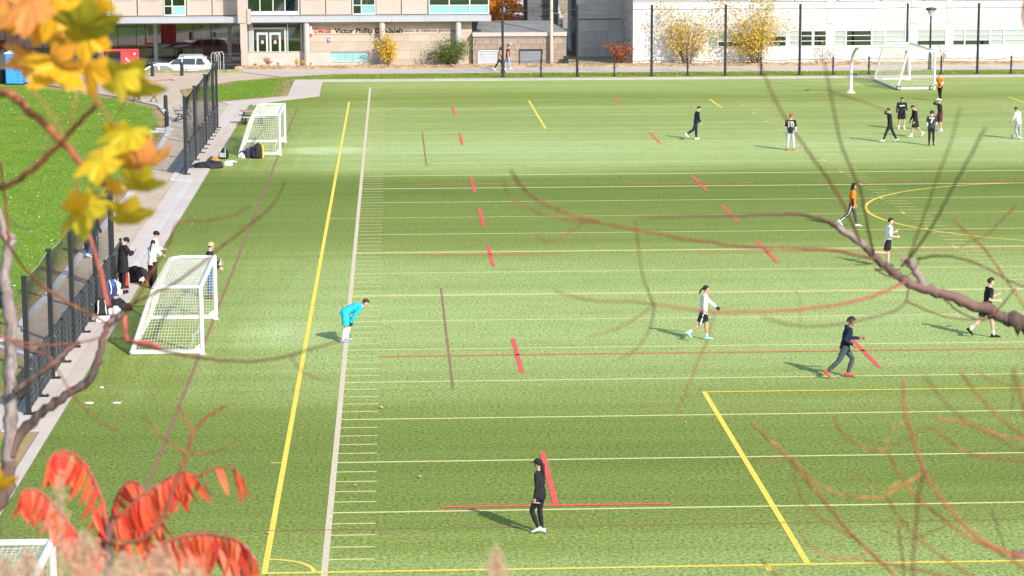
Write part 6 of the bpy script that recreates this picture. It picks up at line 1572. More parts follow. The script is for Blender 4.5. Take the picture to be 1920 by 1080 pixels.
# orange trees behind the gap
def tree(label, loc, H, cr, n, seed, m=LM_orn, size=.34):
    r_ = np.random.default_rng(seed); t = thing('orange_tree', label, 'tree', loc, 0, 'orange trees behind the buildings'); tr = MB()
    tr.tube([(0, 0, -1.5), (.1, 0, H * .25), (0, .1, H * .5), (.15, 0, H * .8)], [.28, .22, .16, .06], 8); cs = []
    for k in range(26):
        a = r_.uniform(0, 6.28); z = H * r_.uniform(.12, 1.0); rad = cr * math.sqrt(max(.05, 1 - ((z / H - .5) / .55) ** 2)) * r_.uniform(.45, 1); e = (rad * math.cos(a), rad * math.sin(a), z)
        tr.tube([(0, 0, z * .7), (e[0] * .5, e[1] * .5, z * .88), e], [.06, .04, .015], 5); cs.append(e)
    tr.build('trunk', M_twig, t); c = np.array(cs)[r_.integers(0, len(cs), n)]; pts = c + r_.normal(size=(n, 3)) * cr * .27
    leaf_cloud('crown', t, m, pts, size, seed + 1)
tree('orange autumn tree at the left of the gap, behind the canopy end', (Wp(905, 60, 122)[0], 122, -1), 11, 3.2, 5200, 81); tree('orange autumn tree in the middle of the gap, behind the lamp post', (Wp(950, 30, 135)[0], 135, -1), 13, 4.0, 6000, 83); tree('russet lower tree at the foot of the gap behind the garage roof', (Wp(928, 60, 112)[0], 112, -1), 4.6, 2.2, 3600, 87, LM_orn, .26)
tree('orange tree far behind the dark tower', (Wp(985, 10, 145)[0], 145, -1), 13, 4.5, 5200, 89)

# ---------------- fallen leaves and grass blades
def scatter(name, label, n, poly, size, m, seed, z=.0):
    r_ = np.random.default_rng(seed); out = []
    x0 = min(p[0] for p in poly); x1 = max(p[0] for p in poly); y0 = min(p[1] for p in poly); y1 = max(p[1] for p in poly)
    while len(out) < n:
        p = (r_.uniform(x0, x1), r_.uniform(y0, y1))
        if inside(p, poly): out.append(p)
    p = np.array([(a, b_, z) for a, b_ in out]); a = r_.uniform(0, 6.28, n); s = size * r_.uniform(.5, 1.5, n)
    dx = np.stack([np.cos(a), np.sin(a), 0 * a], 1) * s[:, None]; dy = np.stack([-np.sin(a), np.cos(a), 0 * a], 1) * (s * .36)[:, None]; up_ = np.array([0, 0, 1.]) * (s * r_.uniform(.05, .45, n))[:, None]
    v = np.stack([p - dx * .5 + .3 * up_, p - dy, p + dx * .5 + up_, p + dy + .5 * up_], 1).reshape(-1, 3); v[:, 2] += .012
    i = np.arange(n) * 4; f = np.concatenate([np.stack([i, i + 1, i + 2], 1), np.stack([i, i + 2, i + 3], 1)])
    me = bpy.data.meshes.new(name); me.from_pydata(v.tolist(), [], f.tolist()); me.materials.append(m); at_ = me.attributes.new('tint', 'FLOAT', 'POINT'); at_.data.foreach_set('value', np.repeat(r_.uniform(0, 1, n), 4))
    o = link(name, me); o['kind'] = 'stuff'; o['label'] = label; o['category'] = 'leaves'; return o
LM_fall = leafmat('fallen_leaf', [(.42, .30, .10), (.58, .40, .16), (.66, .52, .30), (.36, .20, .09)], .1)
scatter('fallen_leaves', 'scattered fallen leaves on the lawn', 2600, [(-25, -25), (-10.3, -25), (-10.2, 10), (-10.8, 33), (-12.5, 48), (-18.5, 59), (-25, 64)], .115, LM_fall, 91)
scatter('fallen_leaves', 'sparse fallen leaves blown over the turf field', 420, [(-7, -52), (45, -52), (45, 64), (-3, 64), (-7, 48)], .10, LM_fall, 93, .025)
scatter('fallen_leaves', 'fallen leaves and litter on the paver path and dry edges', 700, [(-10.3, -26), (-8.3, -36), (-8.3, 30), (-9.2, 50), (-13, 52), (-10.6, 30)], .085, LM_fall, 95, .01)
scatter('fallen_leaves', 'fallen leaves on the far verge', 500, [(-5, 66.6), (45, 66.6), (45, 70.8), (-4, 70.6)], .11, LM_fall, 97, .01)
scatter('fallen_leaves', 'dead leaves heaped along the building foot', 2600, [(-9.5, 75.7), (47, 75.7), (47, 77.2), (-9.5, 77.2)], .14, LM_fall, 99, .13)
def blades(name, label, n, poly, h, cols, seed):
    r_ = np.random.default_rng(seed); x0 = min(p[0] for p in poly); x1 = max(p[0] for p in poly); y0 = min(p[1] for p in poly); y1 = max(p[1] for p in poly); out = []
    while len(out) < n:
        p = (r_.uniform(x0, x1), r_.uniform(y0, y1))
        if inside(p, poly): out.append(p)
    p = np.array([(a, b_, -.01) for a, b_ in out]); a = r_.uniform(0, 6.28, n); w_ = .012 * r_.uniform(.6, 1.5, n); hh = h * r_.uniform(.4, 1.3, n); b2 = r_.normal(size=(n, 2)) * .5
    dx = np.stack([np.cos(a) * w_, np.sin(a) * w_, 0 * a], 1); tip = p + np.stack([b2[:, 0] * hh, b2[:, 1] * hh, hh], 1)
    v = np.stack([p - dx, p + dx, tip], 1).reshape(-1, 3); i = np.arange(n) * 3; f = np.stack([i, i + 1, i + 2], 1)
    me = bpy.data.meshes.new(name); me.from_pydata(v.tolist(), [], f.tolist()); me.materials.append(leafmat(name + '_green', cols, .3)); at_ = me.attributes.new('tint', 'FLOAT', 'POINT'); at_.data.foreach_set('value', np.repeat(r_.uniform(0, 1, n), 3))
    o = link(name, me); o['kind'] = 'stuff'; o['label'] = label; o['category'] = 'grass'; return o
blades('grass', 'short lawn grass left of the path', 90000, [(-24, -25), (-10.4, -25), (-10.3, 10), (-10.9, 33), (-12.8, 48), (-19, 59), (-24, 63)], .07, [(.06, .17, .012), (.10, .24, .016), (.17, .27, .03), (.30, .27, .08)], 101)
blades('grass', 'short grass of the far verge', 24000, [(-5, 66.7), (48, 66.7), (48, 70.7), (-3, 70.8), (-9, 65.8), (-11.8, 59.4), (-10.9, 53), (-9, 51.2), (-5.4, 54.6)], .08, [(.06, .17, .012), (.10, .23, .016), (.17, .26, .03), (.30, .27, .08)], 103)

# ================================================================== PLANTS CLOSE TO THE CAMERA (rooted on the hillside)
def bark(name, c, red=None):
    m, t, b = nodes(name); nz = noise(t, 38, 4, .6, stretch=(1, 1, .35)); col = ramp(t, nz, [(.3, [q * .38 for q in c]), (.5, c), (.7, [min(1, q * 1.9) for q in c])])
    if red is not None: col = mixc(t, ramp(t, noise(t, 2.2, 2, .5), [(.42, 0), (.6, 1)]), col, red)
    L(t, col, b.inputs['Base Color']); b.inputs['Roughness'].default_value = .75; b.inputs['Specular IOR Level'].default_value = .25; bump(t, b, nz, .9, .006); return m
B_grey = bark('grey_brown_bark', (.20, .165, .15), (.27, .20, .185)); B_dark = bark('dark_bark', (.085, .06, .05), (.19, .105, .09)); B_rust = bark('rusty_stem_bark', (.25, .095, .04), (.20, .06, .04)); B_red = bark('red_stem_bark', (.42, .07, .07), (.36, .11, .06)); B_orn = bark('orange_stem_bark', (.40, .15, .06), (.34, .12, .05)); B_brn = bark('brown_stem_bark', (.13, .075, .045), (.17, .07, .04))
def smooth(pts, k=4):
    pts = [np.array(p, float) for p in pts]
    if len(pts) < 3: return [tuple(p) for p in pts]
    out = []
    for i in range(len(pts) - 1):
        p0 = pts[max(i - 1, 0)]; p1 = pts[i]; p2 = pts[i + 1]; p3 = pts[min(i + 2, len(pts) - 1)]
        for j in range(k):
            t_ = j / k; out.append(tuple(.5 * ((2 * p1) + (-p0 + p2) * t_ + (2 * p0 - 5 * p1 + 4 * p2 - p3) * t_ ** 2 + (-p0 + 3 * p1 - 3 * p2 + p3) * t_ ** 3)))
    out.append(tuple(pts[-1])); return out
def stem(name, parent, m, px, d0, d1, w0, w1, origin, knots=0, n=7, seed=0):
    """a stem through picture points, reaching from depth d0 to d1; widths in picture pixels at their depth"""
    k = len(px); r_ = random.Random(seed + int(px[0][0]))
    if name in ('twig', 'cane'): w0, w1 = w0 * TW, w1 * TW * .8
    pw = .45 if name == 'twig' else 1.0; dd = [d0 + (d1 - d0) * (i / (k - 1)) ** pw for i in range(k)]
    raw = [(*P(x, y, dd[i]), (w0 + (w1 - w0) * i / (k - 1)) / 2 / 4592.57 * dd[i]) for i, (x, y) in enumerate(px)]
    s = smooth(raw, 5); pts = [(q[0] - origin[0] + r_.gauss(0, (q[3] * .3 if name != 'branch' else q[3] * .2)), q[1] - origin[1], q[2] - origin[2] + r_.gauss(0, (q[3] * .3 if name != 'branch' else q[3] * .2))) for q in s]; rad = [max(.0006, q[3]) for q in s]
    if knots: rad = [r * (1 + (.3 if i % knots == 0 and i else 0) * r_.uniform(.4, 1)) for i, r in enumerate(rad)]
    o = MB().tube(pts, rad, n).build(name, m, parent, smooth=True); return o, pts
TW = .56
def hz(x, y): return hillz(x, y)

# ---- leaf shapes
def lobed_leaf(name, m, seed, curl=.25):
    """a five lobed toothed leaf, one unit across, folded along its veins"""
    r_ = random.Random(seed); outl = []
    tips = [(-1.0, .62, .52), (-.62, .95, .5), (0, 1.12, .62), (.62, .95, .5), (1.0, .62, .52)]
    lob = [(-.30, 1.0), (-.95, .55), (-2.05 + math.pi * 0, .8)]
    N_ = 56; v = [(0, 0, 0)]
    for i in range(N_):
        a = 2 * math.pi * i / N_; q = (a - math.pi / 2)       # lobes around +y
        q = (q + math.pi) % (2 * math.pi) - math.pi
        rr = .34
        for (c, l, wd) in ((0, .62, .42), (1.0, .54, .42), (-1.0, .54, .42), (1.95, .44, .42), (-1.95, .44, .42)):
            rr = max(rr, .40 + (l - .40) * max(0, 1 - abs(q - c) / (wd * 1.15)) ** .85)
        if abs(abs(q) - math.pi) < .35: rr = .10 + .2 * abs(abs(q) - math.pi) / .35
        rr *= 1 + .06 * math.sin(i * 2.9) + r_.uniform(-.03, .03)
        x, y = rr * math.cos(a), rr * math.sin(a)
        z = -curl * (x * x + y * y) * 1.4 + .10 * math.cos(3.3 * q) * rr + .05 * math.sin(7 * a) * rr
        v.append((x, y, z))
    f = []; inner = []
    mb = MB(); 
    # an inner ring keeps the fold shape
    iv = [(x * .5, y * .5, z * .28 + .03 * math.sin(5 * i)) for i, (x, y, z) in enumerate(v[1:])]
    allv = v[:1] + iv + v[1:]
    for i in range(N_):
        j = (i + 1) % N_; f += [(0, 1 + i, 1 + j), (1 + i, 1 + N_ + i, 1 + N_ + j, 1 + j)]
    mb.add(allv, f); return mb.mesh(name, m, True)
def veined(name, cols, edge, transl=.45):
    m, t, b = nodes(name); tc = N(t, 'ShaderNodeTexCoord').outputs['Object']; oi = N(t, 'ShaderNodeObjectInfo').outputs['Random']
    c = ramp(t, oi, [(i / (len(cols) - 1), q) for i, q in enumerate(cols)]); nz = noise(t, 3.2, 4, .6, vec=tc)
    nz2 = math_(t, 'ADD', nz, math_(t, 'MULTIPLY', math_(t, 'SUBTRACT', oi, .5), .25)); c = mixc(t, ramp(t, nz2, [(.45, 0), (.68, .85)]), c, edge)
    ln = N(t, 'ShaderNodeVectorMath', operation='LENGTH'); L(t, tc, ln.inputs[0]); 
    sp = noise(t, 14, 3, .6, vec=tc); c = mixc(t, ramp(t, sp, [(.62, 0), (.72, .6)]), c, (.22, .10, .02))
    L(t, c, b.inputs['Base Color']); b.inputs['Roughness'].default_value = .5; b.inputs['Specular IOR Level'].default_value = .3
    tr = N(t, 'ShaderNodeBsdfTranslucent'); L(t, c, tr.inputs[0]); ms = N(t, 'ShaderNodeMixShader'); ms.inputs[0].default_value = transl
    L(t, b.outputs[0], ms.inputs[1]); L(t, tr.outputs[0], ms.inputs[2]); L(t, ms.outputs[0], t.nodes['Material Output'].inputs[0]); bump(t, b, nz, .15, .01); return m
V_yel = veined('golden_leaf', [(.85, .48, .02), (.88, .54, .03), (.82, .42, .02)], (.78, .33, .02)); V_grn = veined('olive_yellow_leaf', [(.60, .49, .025), (.70, .54, .03), (.76, .54, .03)], (.84, .54, .03)); V_orn = veined('orange_leaf', [(.85, .40, .04), (.86, .45, .06), (.82, .34, .07)], (.80, .30, .10)); V_olv = veined('olive_green_leaf', [(.38, .36, .025), (.42, .38, .03)], (.62, .48, .03))
shapes = {}
def leaf_at(parent, origin, px, py, d, size, ang, tilt, roll, m, shape=0, asp=1.0):
    """ang: direction the tip points in the picture (degrees, 0 = right, 90 = up); tilt, roll: how far it turns away"""
    key = (m.name, shape)
    if key not in shapes: shapes[key] = lobed_leaf('leaf', m, 5 + shape, (.22, .55, .95)[shape])
    a = R(ang); k_ = .27 * size * math.cos(R(min(tilt, 80))); px -= math.cos(a) * k_; py += math.sin(a) * k_; s = 1.0 * size / 4592.57 * d; p = P(px, py, d)
    y_ = Vector(CR) * math.cos(a) + Vector(CU) * math.sin(a); n_ = -Vector(CW); x_ = y_.cross(n_)
    M = Matrix((x_, y_, n_)).transposed() @ Matrix.Rotation(R(tilt), 3, 'X') @ Matrix.Rotation(R(roll), 3, 'Y')
    o = link('leaf', shapes[key], parent, Vector(p) - Vector(origin)); o.rotation_euler = M.to_euler(); o.scale = (s * asp, s, s); return o

# ---- A: the yellow leaved tree hanging in from the upper left
D = 5.4; base = P(-420, 700, D + .4); oA = (float(base[0]), float(base[1]), hz(base[0], base[1]) - .05)
tA = thing('yellow_leaved_tree', 'blurred yellow leaved young tree close to the lens at the upper left', 'tree', oA)
stem('trunk', tA, B_brn, [(-420, 2400), (-410, 1400), (-330, 600), (-220, 180), (-80, 60), (30, 20)], D + .6, D, 60, 16, oA)
stem('branch', tA, B_orn, [(-330, 600), (-120, 200), (0, 172), (60, 212), (120, 268), (165, 322), (205, 350), (228, 356)], D + .5, D, 20, 10, oA, 6)
stem('branch', tA, B_orn, [(-300, 520), (-60, 372), (15, 348), (60, 318), (112, 270), (150, 228), (186, 193)], D + .5, D, 14, 9, oA)
for i, (px, w0, w1, mm, dd) in enumerate((([(180, 185), (182, 165), (172, 130), (150, 100), (120, 60)], 8, 8, B_orn, 0), ([(186, 193), (205, 222), (222, 240)], 7, 6, B_orn, 0), ([(235, 186), (222, 215)], 5, 5, B_orn, .2), ([(160, 322), (190, 300), (212, 262), (216, 240)], 6, 5, B_orn, .1), ([(60, 165), (95, 215), (120, 255), (135, 300)], 6, 5, B_orn, -.6), ([(143, 178), (132, 240)], 4, 4, B_orn, -.6), ([(185, 190), (130, 215), (80, 290), (20, 345)], 4, 4, B_brn, -.6), ([(0, 30), (60, 50), (120, 70), (170, 100)], 9, 8, B_orn, .1), ([(10, 60), (50, 95), (100, 130), (150, 160), (180, 188)], 8, 8, B_orn, .05), ([(190, 350), (195, 335), (175, 352), (140, 380)], 5, 4, B_orn, 0), ([(228, 356), (235, 380), (240, 398)], 5, 4, B_orn, 0))):
    stem('twig', tA, mm, px, D + dd, D + dd, w0, w1, oA)
LV = [(30, 18, 120, 200, 15, 48, V_orn, 1, 1), (62, 8, 110, 160, 20, 40, V_yel, 0, 1), (128, 18, 160, 15, 20, 42, V_yel, 0, 1), (95, 36, 110, 235, 20, 30, V_yel, 1, 1), (150, 2, 110, 60, 20, 20, V_yel, 0, 1), (186, 46, 138, 8, 10, 64, V_olv, 0, 1), (160, 88, 105, 268, 10, 24, V_yel, 0, 1), (128, 70, 80, 230, 30, 30, V_yel, 1, 1),
      (88, 106, 150, 158, 10, 62, V_yel, 1, 1), (52, 92, 90, 128, 20, 58, V_orn, 2, 1), (118, 128, 80, 325, 20, 55, V_orn, 2, 1), (20, 52, 70, 12, 30, 52, V_orn, 2, 1), (88, 66, 52, 205, 10, 58, V_grn, 1, 1), (168, 150, 88, 262, 20, 48, V_yel, 1, 1),
      (262, 164, 150, 344, 5, 64, V_grn, 0, 1), (226, 160, 76, 258, 30, 34, V_grn, 1, 1), (60, 40, 100, 190, 20, 45, V_yel, 1, 1), (100, 0, 100, 300, 25, 30, V_orn, 1, 1), (216, 246, 112, 178, 5, 58, V_grn, 1, 1), (238, 258, 80, 355, 10, 52, V_grn, 0, 1), (168, 312, 100, 205, 10, 46, V_grn, 0, 1), (182, 330, 60, 250, 30, 40, V_grn, 1, 1),
      (268, 302, 122, 352, 10, 54, V_yel, 1, 1), (292, 312, 92, 6, 10, 66, V_orn, 2, 1), (236, 296, 70, 320, 20, 40, V_yel, 2, 1), (282, 345, 96, 354, 5, 62, V_grn, 0, 1), (218, 345, 38, 60, 10, 20, V_yel, 0, 1), (132, 402, 128, 216, 8, 58, V_grn, 1, 1), (158, 380, 66, 40, 10, 55, V_yel, 1, 1), (260, 402, 100, 2, 5, 60, V_grn, 0, 1), (200, 12, 60, 330, 10, 30, V_yel, 0, 1), (6, 2, 80, 270, 20, 20, V_orn, 1, 1)]
for i, (px, py, sz, an, ti, ro, m_, sh, asp) in enumerate(LV): leaf_at(tA, oA, px, py, D + (.12 * ((i * 7) % 5) - .25), sz, an, ti, ro, m_, sh, asp)

# ---- B: red sumac at the lower left
D = 8.6; base = P(205, 1080, D); oB = (float(base[0]), float(base[1]), hz(base[0], base[1]) - .05)
tB = thing('sumac', 'red leaved sumac with drooping leaflets at the lower left', 'sumac', oB)
stem('trunk', tB, B_dark, [(215, 1500), (208, 1200), (205, 1080), (203, 1000), (206, 985)], D, D, 24, 14, oB)
V_red = veined('red_leaflet', [(.72, .055, .045), (.78, .085, .05), (.82, .15, .05), (.80, .12, .09)], (.80, .19, .06), .4); V_pnk = veined('salmon_leaflet', [(.70, .20, .13), (.74, .26, .16)], (.72, .22, .10), .4)
def leaflet_mesh(m, seed):
    r_ = random.Random(seed); v = []; f = []; k = 9
    for i in range(k):
        u = i / (k - 1); wd = .108 * math.sin(math.pi * min(1, u * .93 + .07)) ** .8 * (1 - .25 * u) + .004; y = u; z = -.38 * u * u; fold = wd * .35
        for q in (-1, 0, 1): v.append((q * wd * (1 + .05 * (i % 2)), y, z + (fold if q else 0)))
    for i in range(k - 1):
        for q in range(2): f.append((i * 3 + q, i * 3 + q + 1, i * 3 + q + 4, i * 3 + q + 3))
    return MB().add(v, f).mesh('leaflet', m, True)
LF = {'r': [leaflet_mesh(V_red, 1)], 'p': [leaflet_mesh(V_pnk, 2)]}
def frond(px, d, n, ln, seed, pk=.12, droop=72, w=7, skip=0.0, side=(1, -1)):
    r_ = random.Random(seed); o, pts = stem('rachis', tB, B_red, px, d, d - .1, w, w * .5, oB, seed=seed)
    P3 = [Vector(q) for q in pts]; m_ = len(P3); s_ = ln / 4592.57 * d
    down = Vector((0, 0, -1)); vw = Vector(CW)
    for i in range(n):
        u = .10 + .9 * i / (n - 1); q = u * (m_ - 1); a = int(min(q, m_ - 2)); p = P3[a].lerp(P3[a + 1], q - a); t_ = (P3[min(a + 1, m_ - 1)] - P3[a]).normalized()
        for sd in side:
            if r_.random() < skip: continue
            lat = t_.cross(vw) ; lat = lat.normalized() if lat.length > .1 else Vector((1, 0, 0))
            out = (vw * (-.55 * sd) + t_ * .45 + down * (math.tan(R(droop)) * .42) + lat * r_.uniform(-.2, .2)).normalized()
            nrm = (out.cross(t_)); nrm = nrm.normalized() if nrm.length > .1 else vw
            if nrm.z < 0: nrm = -nrm
            xa = out.cross(nrm).normalized(); M = Matrix((xa, out, nrm)).transposed() @ Matrix.Rotation(R(r_.uniform(-35, 35)), 3, 'Y')
            k = (1 - .45 * abs(u - .45)) * r_.uniform(.8, 1.15)
            e = link('leaflet', LF['p' if r_.random() < pk else 'r'][0], tB, p); e.rotation_euler = M.to_euler(); e.scale = (s_ * k * r_.uniform(.9, 1.25), s_ * k, s_ * k)
frond([(203, 1000), (192, 945), (178, 905), (160, 872), (140, 852), (118, 846), (100, 852), (88, 868)], D, 12, 70, 1, .25, 78, 8, .2)
frond([(190, 1060), (150, 1010), (125, 975), (100, 945), (75, 922), (50, 918), (38, 930)], D - .1, 18, 68, 2, .05, 80, 8, .0)
frond([(204, 1000), (212, 955), (222, 925), (240, 905), (258, 905), (268, 918)], D + .1, 12, 48, 3, .05, 60, 6, .1)
frond([(206, 995), (232, 962), (262, 935), (300, 908), (335, 888), (350, 886)], D, 17, 76, 4, .15, 80, 8, .0)
frond([(345, 887), (375, 892), (390, 884), (415, 876), (440, 880), (452, 892)], D, 5, 68, 5, .2, 62, 5, .35)
frond([(255, 1060), (300, 1022), (345, 1005), (390, 1002), (430, 1008), (460, 1025), (478, 1050)], D - .25, 19, 82, 6, .22, 84, 8, .0)
frond([(206, 1010), (225, 1000), (262, 985), (290, 965), (300, 955)], D + .1, 9, 72, 7, .2, 76, 6, .2)
frond([(200, 1040), (170, 1040), (150, 1060), (140, 1090)], D - .2, 10, 64, 8, .1, 70, 6, .1)
frond([(215, 1090), (245, 1075), (280, 1075), (310, 1100)], D - .3, 10, 66, 9, .3, 78, 6, .1)
frond([(200, 1010), (196, 985), (188, 965), (176, 950)], D + .05, 8, 60, 10, .1, 84, 6, .1)
stem('branch', tB, B_rust, [(205, 1020), (285, 1000), (330, 905), (352, 845), (362, 812), (390, 780), (425, 760)], D - 1.5, D - 1.5, 10, 5, oB); stem('branch', tB, B_rust, [(362, 812), (345, 780), (335, 760)], D - 1.5, D - 1.5, 5, 4, oB); stem('branch', tB, B_rust, [(358, 850), (400, 848), (440, 830)], D - 1.5, D - 1.5, 4, 3, oB); stem('branch', tB, B_rust, [(350, 850), (300, 815), (270, 780)], D - 1.6, D - 1.6, 5, 3, oB)

# ---- C: bare grey branches at the left
D = 11.0; base = P(-20, 1080, D); oC = (float(base[0]), float(base[1]), hz(base[0], base[1]) - .05)
tC = thing('bare_tree', 'grey knotted bare branches forking along the left edge', 'bare tree', oC)
stem('trunk', tC, B_dark, [(-90, 1700), (-52, 1200), (-18, 1000), (2, 925), (18, 860)], D, D, 42, 27, oC, 7); stem('branch', tC, B_dark, [(18, 860), (45, 805), (85, 768), (130, 738), (168, 712), (186, 670), (192, 640), (204, 608), (214, 592)], D, D, 21, 10, oC, 6)
stem('branch', tC, B_grey, [(16, 870), (20, 800), (18, 720), (22, 640), (14, 560), (8, 520), (18, 465), (24, 440)], D, D, 26, 20, oC, 6)
stem('branch', tC, B_grey, [(20, 460), (8, 440), (2, 410), (-10, 380)], D, D, 16, 10, oC)
stem('branch', tC, B_dark, [(26, 735), (60, 708), (100, 680), (128, 655), (148, 640)], D - .1, D - .1, 13, 9, oC, 5)
stem('branch', tC, B_grey, [(204, 606), (222, 592), (232, 588)], D, D, 13, 9, oC)
stem('branch', tC, B_red, [(232, 588), (238, 636), (258, 640), (300, 652)], D - 4, D - 4, 7, 9, oC)
stem('twig', tC, B_red, [(204, 574), (190, 520), (172, 455), (160, 410), (150, 370)], D - 4.2, D - 4.2, 17, 9, oC); stem('twig', tC, B_rust, [(150, 370), (145, 340), (148, 310)], D - 4.2, D - 4.2, 8, 5, oC)
stem('twig', tC, B_rust, [(-5, 430), (30, 480), (70, 528), (130, 570), (175, 592), (206, 610)], D - 4.6, D - 3.6, 9, 12, oC); stem('twig', tC, B_rust, [(215, 600), (230, 580), (300, 545), (345, 520), (400, 475), (450, 435), (495, 400), (520, 372), (535, 338)], D - 4, D - 4.8, 10, 6, oC)
stem('twig', tC, B_rust, [(240, 640), (300, 655), (360, 668), (420, 676), (480, 677), (540, 668), (590, 652), (650, 636)], D - 4, D - 4.8, 12, 6, oC); stem('twig', tC, B_rust, [(545, 665), (560, 690), (590, 708), (625, 715)], D - 4.8, D - 4.9, 5, 3, oC)
stem('twig', tC, B_rust, [(206, 612), (250, 570), (290, 500), (318, 455), (334, 418), (390, 414), (440, 402), (470, 385)], D - 4.5, D - 5, 9, 5, oC); stem('twig', tC, B_rust, [(-5, 628), (60, 645), (130, 645), (190, 632), (208, 612)], D - 3, D - 3, 8, 6, oC)
stem('twig', tC, B_rust, [(70, 640), (105, 690), (140, 745), (180, 785), (222, 808)], D - 4.2, D - 4.8, 6, 7, oC); stem('twig', tC, B_dark, [(10, 380), (20, 410), (50, 430), (80, 420)], D - 3, D - 3, 5, 4, oC); stem('twig', tC, B_rust, [(20, 640), (60, 655), (100, 672)], D - 2, D - 2, 8, 6, oC)
stem('twig', tC, B_red, [(0, 300), (6, 345), (12, 400), (18, 455)], D - 3.5, D - 3, 7, 9, oC)
shapes.clear(); leaf_at(tC, oC, 6, 905, 5.6, 92, 10, 5, 58, V_yel, 0, 1)

# ---- D: knotted limb reaching in from the right
D = 11.4; base = P(2150, 900, D); oD = (float(base[0]), float(base[1]), hz(base[0], base[1]) - .05)
tD = thing('budding_tree', 'bare tree limb with rusty twigs reaching in from the right edge', 'bare tree', oD)
stem('trunk', tD, B_dark, [(2170, 1900), (2150, 1300), (2110, 880), (2010, 690), (1930, 622), (1895, 602)], D, D, 90, 25, oD, 8); stem('branch', tD, B_dark, [(1895, 602), (1850, 582), (1800, 562), (1745, 545), (1700, 528), (1672, 508), (1645, 486), (1620, 460)], D, D, 23, 12, oD, 5)
stem('branch', tD, B_grey, [(1622, 462), (1600, 445), (1580, 432), (1562, 420)], D, D - .1, 15, 11, oD, 5); stem('branch', tD, B_brn, [(1565, 422), (1540, 410), (1500, 402), (1450, 402), (1380, 404), (1300, 405), (1200, 409)], D - .1, D - 5.8, 8, 3.5, oD)
stem('branch', tD, B_grey, [(1740, 545), (1726, 525), (1712, 502), (1706, 492)], D, D, 12, 17, oD, 4); stem('bud', tD, B_grey, [(1708, 494), (1698, 488), (1690, 487)], D, D, 14, 6, oD)
stem('twig', tD, B_rust, [(1645, 486), (1560, 470), (1480, 466), (1390, 462), (1300, 450), (1210, 434), (1130, 418), (1070, 402), (1010, 376), (975, 345), (958, 318)], D - 3, D - 6.0, 10, 9, oD)
stem('twig', tD, B_rust, [(1100, 410), (1070, 435), (1030, 455), (1005, 440)], D - 5.2, D - 5.4, 5, 4, oD); stem('twig', tD, B_rust, [(1130, 418), (1050, 410), (985, 388), (950, 360), (945, 335)], D - 5.2, D - 5.5, 6, 4, oD)
stem('twig', tD, B_red, [(1700, 528), (1650, 550), (1590, 568), (1500, 580), (1420, 585), (1340, 585), (1280, 578), (1228, 570)], D - 2.5, D - 6.2, 10, 8, oD); stem('twig', tD, B_rust, [(1228, 570), (1180, 566), (1120, 565), (1070, 555), (1040, 545)], D - 4.8, D - 5.3, 6, 5, oD)
stem('twig', tD, B_brn, [(1228, 572), (1220, 610), (1205, 640), (1180, 665), (1160, 672)], D - 4.8, D - 5.2, 6, 5, oD); stem('twig', tD, B_rust, [(1226, 572), (1206, 520), (1196, 460), (1192, 412)], D - 4.8, D - 5.2, 5, 5, oD); stem('twig', tD, B_rust, [(1222, 575), (1180, 605), (1140, 622), (1100, 634)], D - 5, D - 5.4, 5, 4, oD)
stem('twig', tD, B_rust, [(1340, 586), (1325, 640), (1300, 700), (1280, 750), (1262, 785)], D - 5, D - 5.6, 6, 4, oD); stem('twig', tD, B_brn, [(1705, 532), (1700, 562), (1680, 582), (1640, 594), (1580, 606), (1520, 612), (1470, 606), (1430, 594)], D - 2, D - 6.2, 7, 7, oD)
stem('twig', tD, B_brn, [(1638, 476), (1630, 440), (1622, 400), (1613, 355), (1598, 322), (1576, 264), (1559, 185), (1545, 115)], D - 2, D - 6.2, 9, 7, oD); stem('twig', tD, B_rust, [(1612, 455), (1590, 400), (1560, 345), (1520, 290), (1485, 240), (1455, 190), (1435, 145), (1425, 120)], D - 4, D - 6.2, 9, 7, oD)
stem('twig', tD, B_brn, [(1690, 500), (1722, 462), (1756, 410), (1785, 355), (1815, 300), (1848, 240)], D - 3, D - 6.2, 8, 8, oD); stem('twig', tD, B_orn, [(1700, 500), (1716, 450), (1738, 390), (1760, 325), (1785, 260), (1800, 200)], D - 4, D - 6.2, 7, 5, oD)
stem('twig', tD, B_rust, [(1556, 172), (1600, 185), (1640, 198), (1662, 208)], D - 4.4, D - 4.6, 5, 3, oD); stem('twig', tD, B_rust, [(1720, 485), (1770, 480), (1820, 490), (1860, 508), (1900, 530), (1930, 540)], D - 3, D - 3.6, 7, 6, oD); stem('twig', tD, B_brn, [(1640, 502), (1672, 520), (1710, 512), (1725, 480)], D - 1, D - 1, 7, 5, oD)
stem('twig', tD, B_rust, [(1787, 412), (1840, 460), (1870, 500), (1900, 545), (1930, 590)], D - 4, D - 4, 7, 7, oD); stem('twig', tD, B_brn, [(1905, 385), (1880, 410), (1850, 440), (1800, 462)], D - 3.5, D - 3.5, 6, 4, oD); stem('twig', tD, B_brn, [(1640, 505), (1690, 505)], D - 1, D - 1, 8, 8, oD)
stem('twig', tD, B_brn, [(1760, 550), (1800, 585), (1850, 600), (1880, 570), (1905, 540)], D - 1.5, D - 2, 6, 5, oD); stem('twig', tD, B_brn, [(1700, 565), (1760, 590), (1820, 600), (1870, 588)], D - 2, D - 2, 6, 5, oD); stem('twig', tD, B_rust, [(1925, -5), (1918, 30), (1930, 70)], D - 5, D - 5, 14, 10, oD)
stem('twig', tD, B_rust, [(1500, 605), (1500, 560), (1490, 545)], D - 5, D - 5, 3, 3, oD)

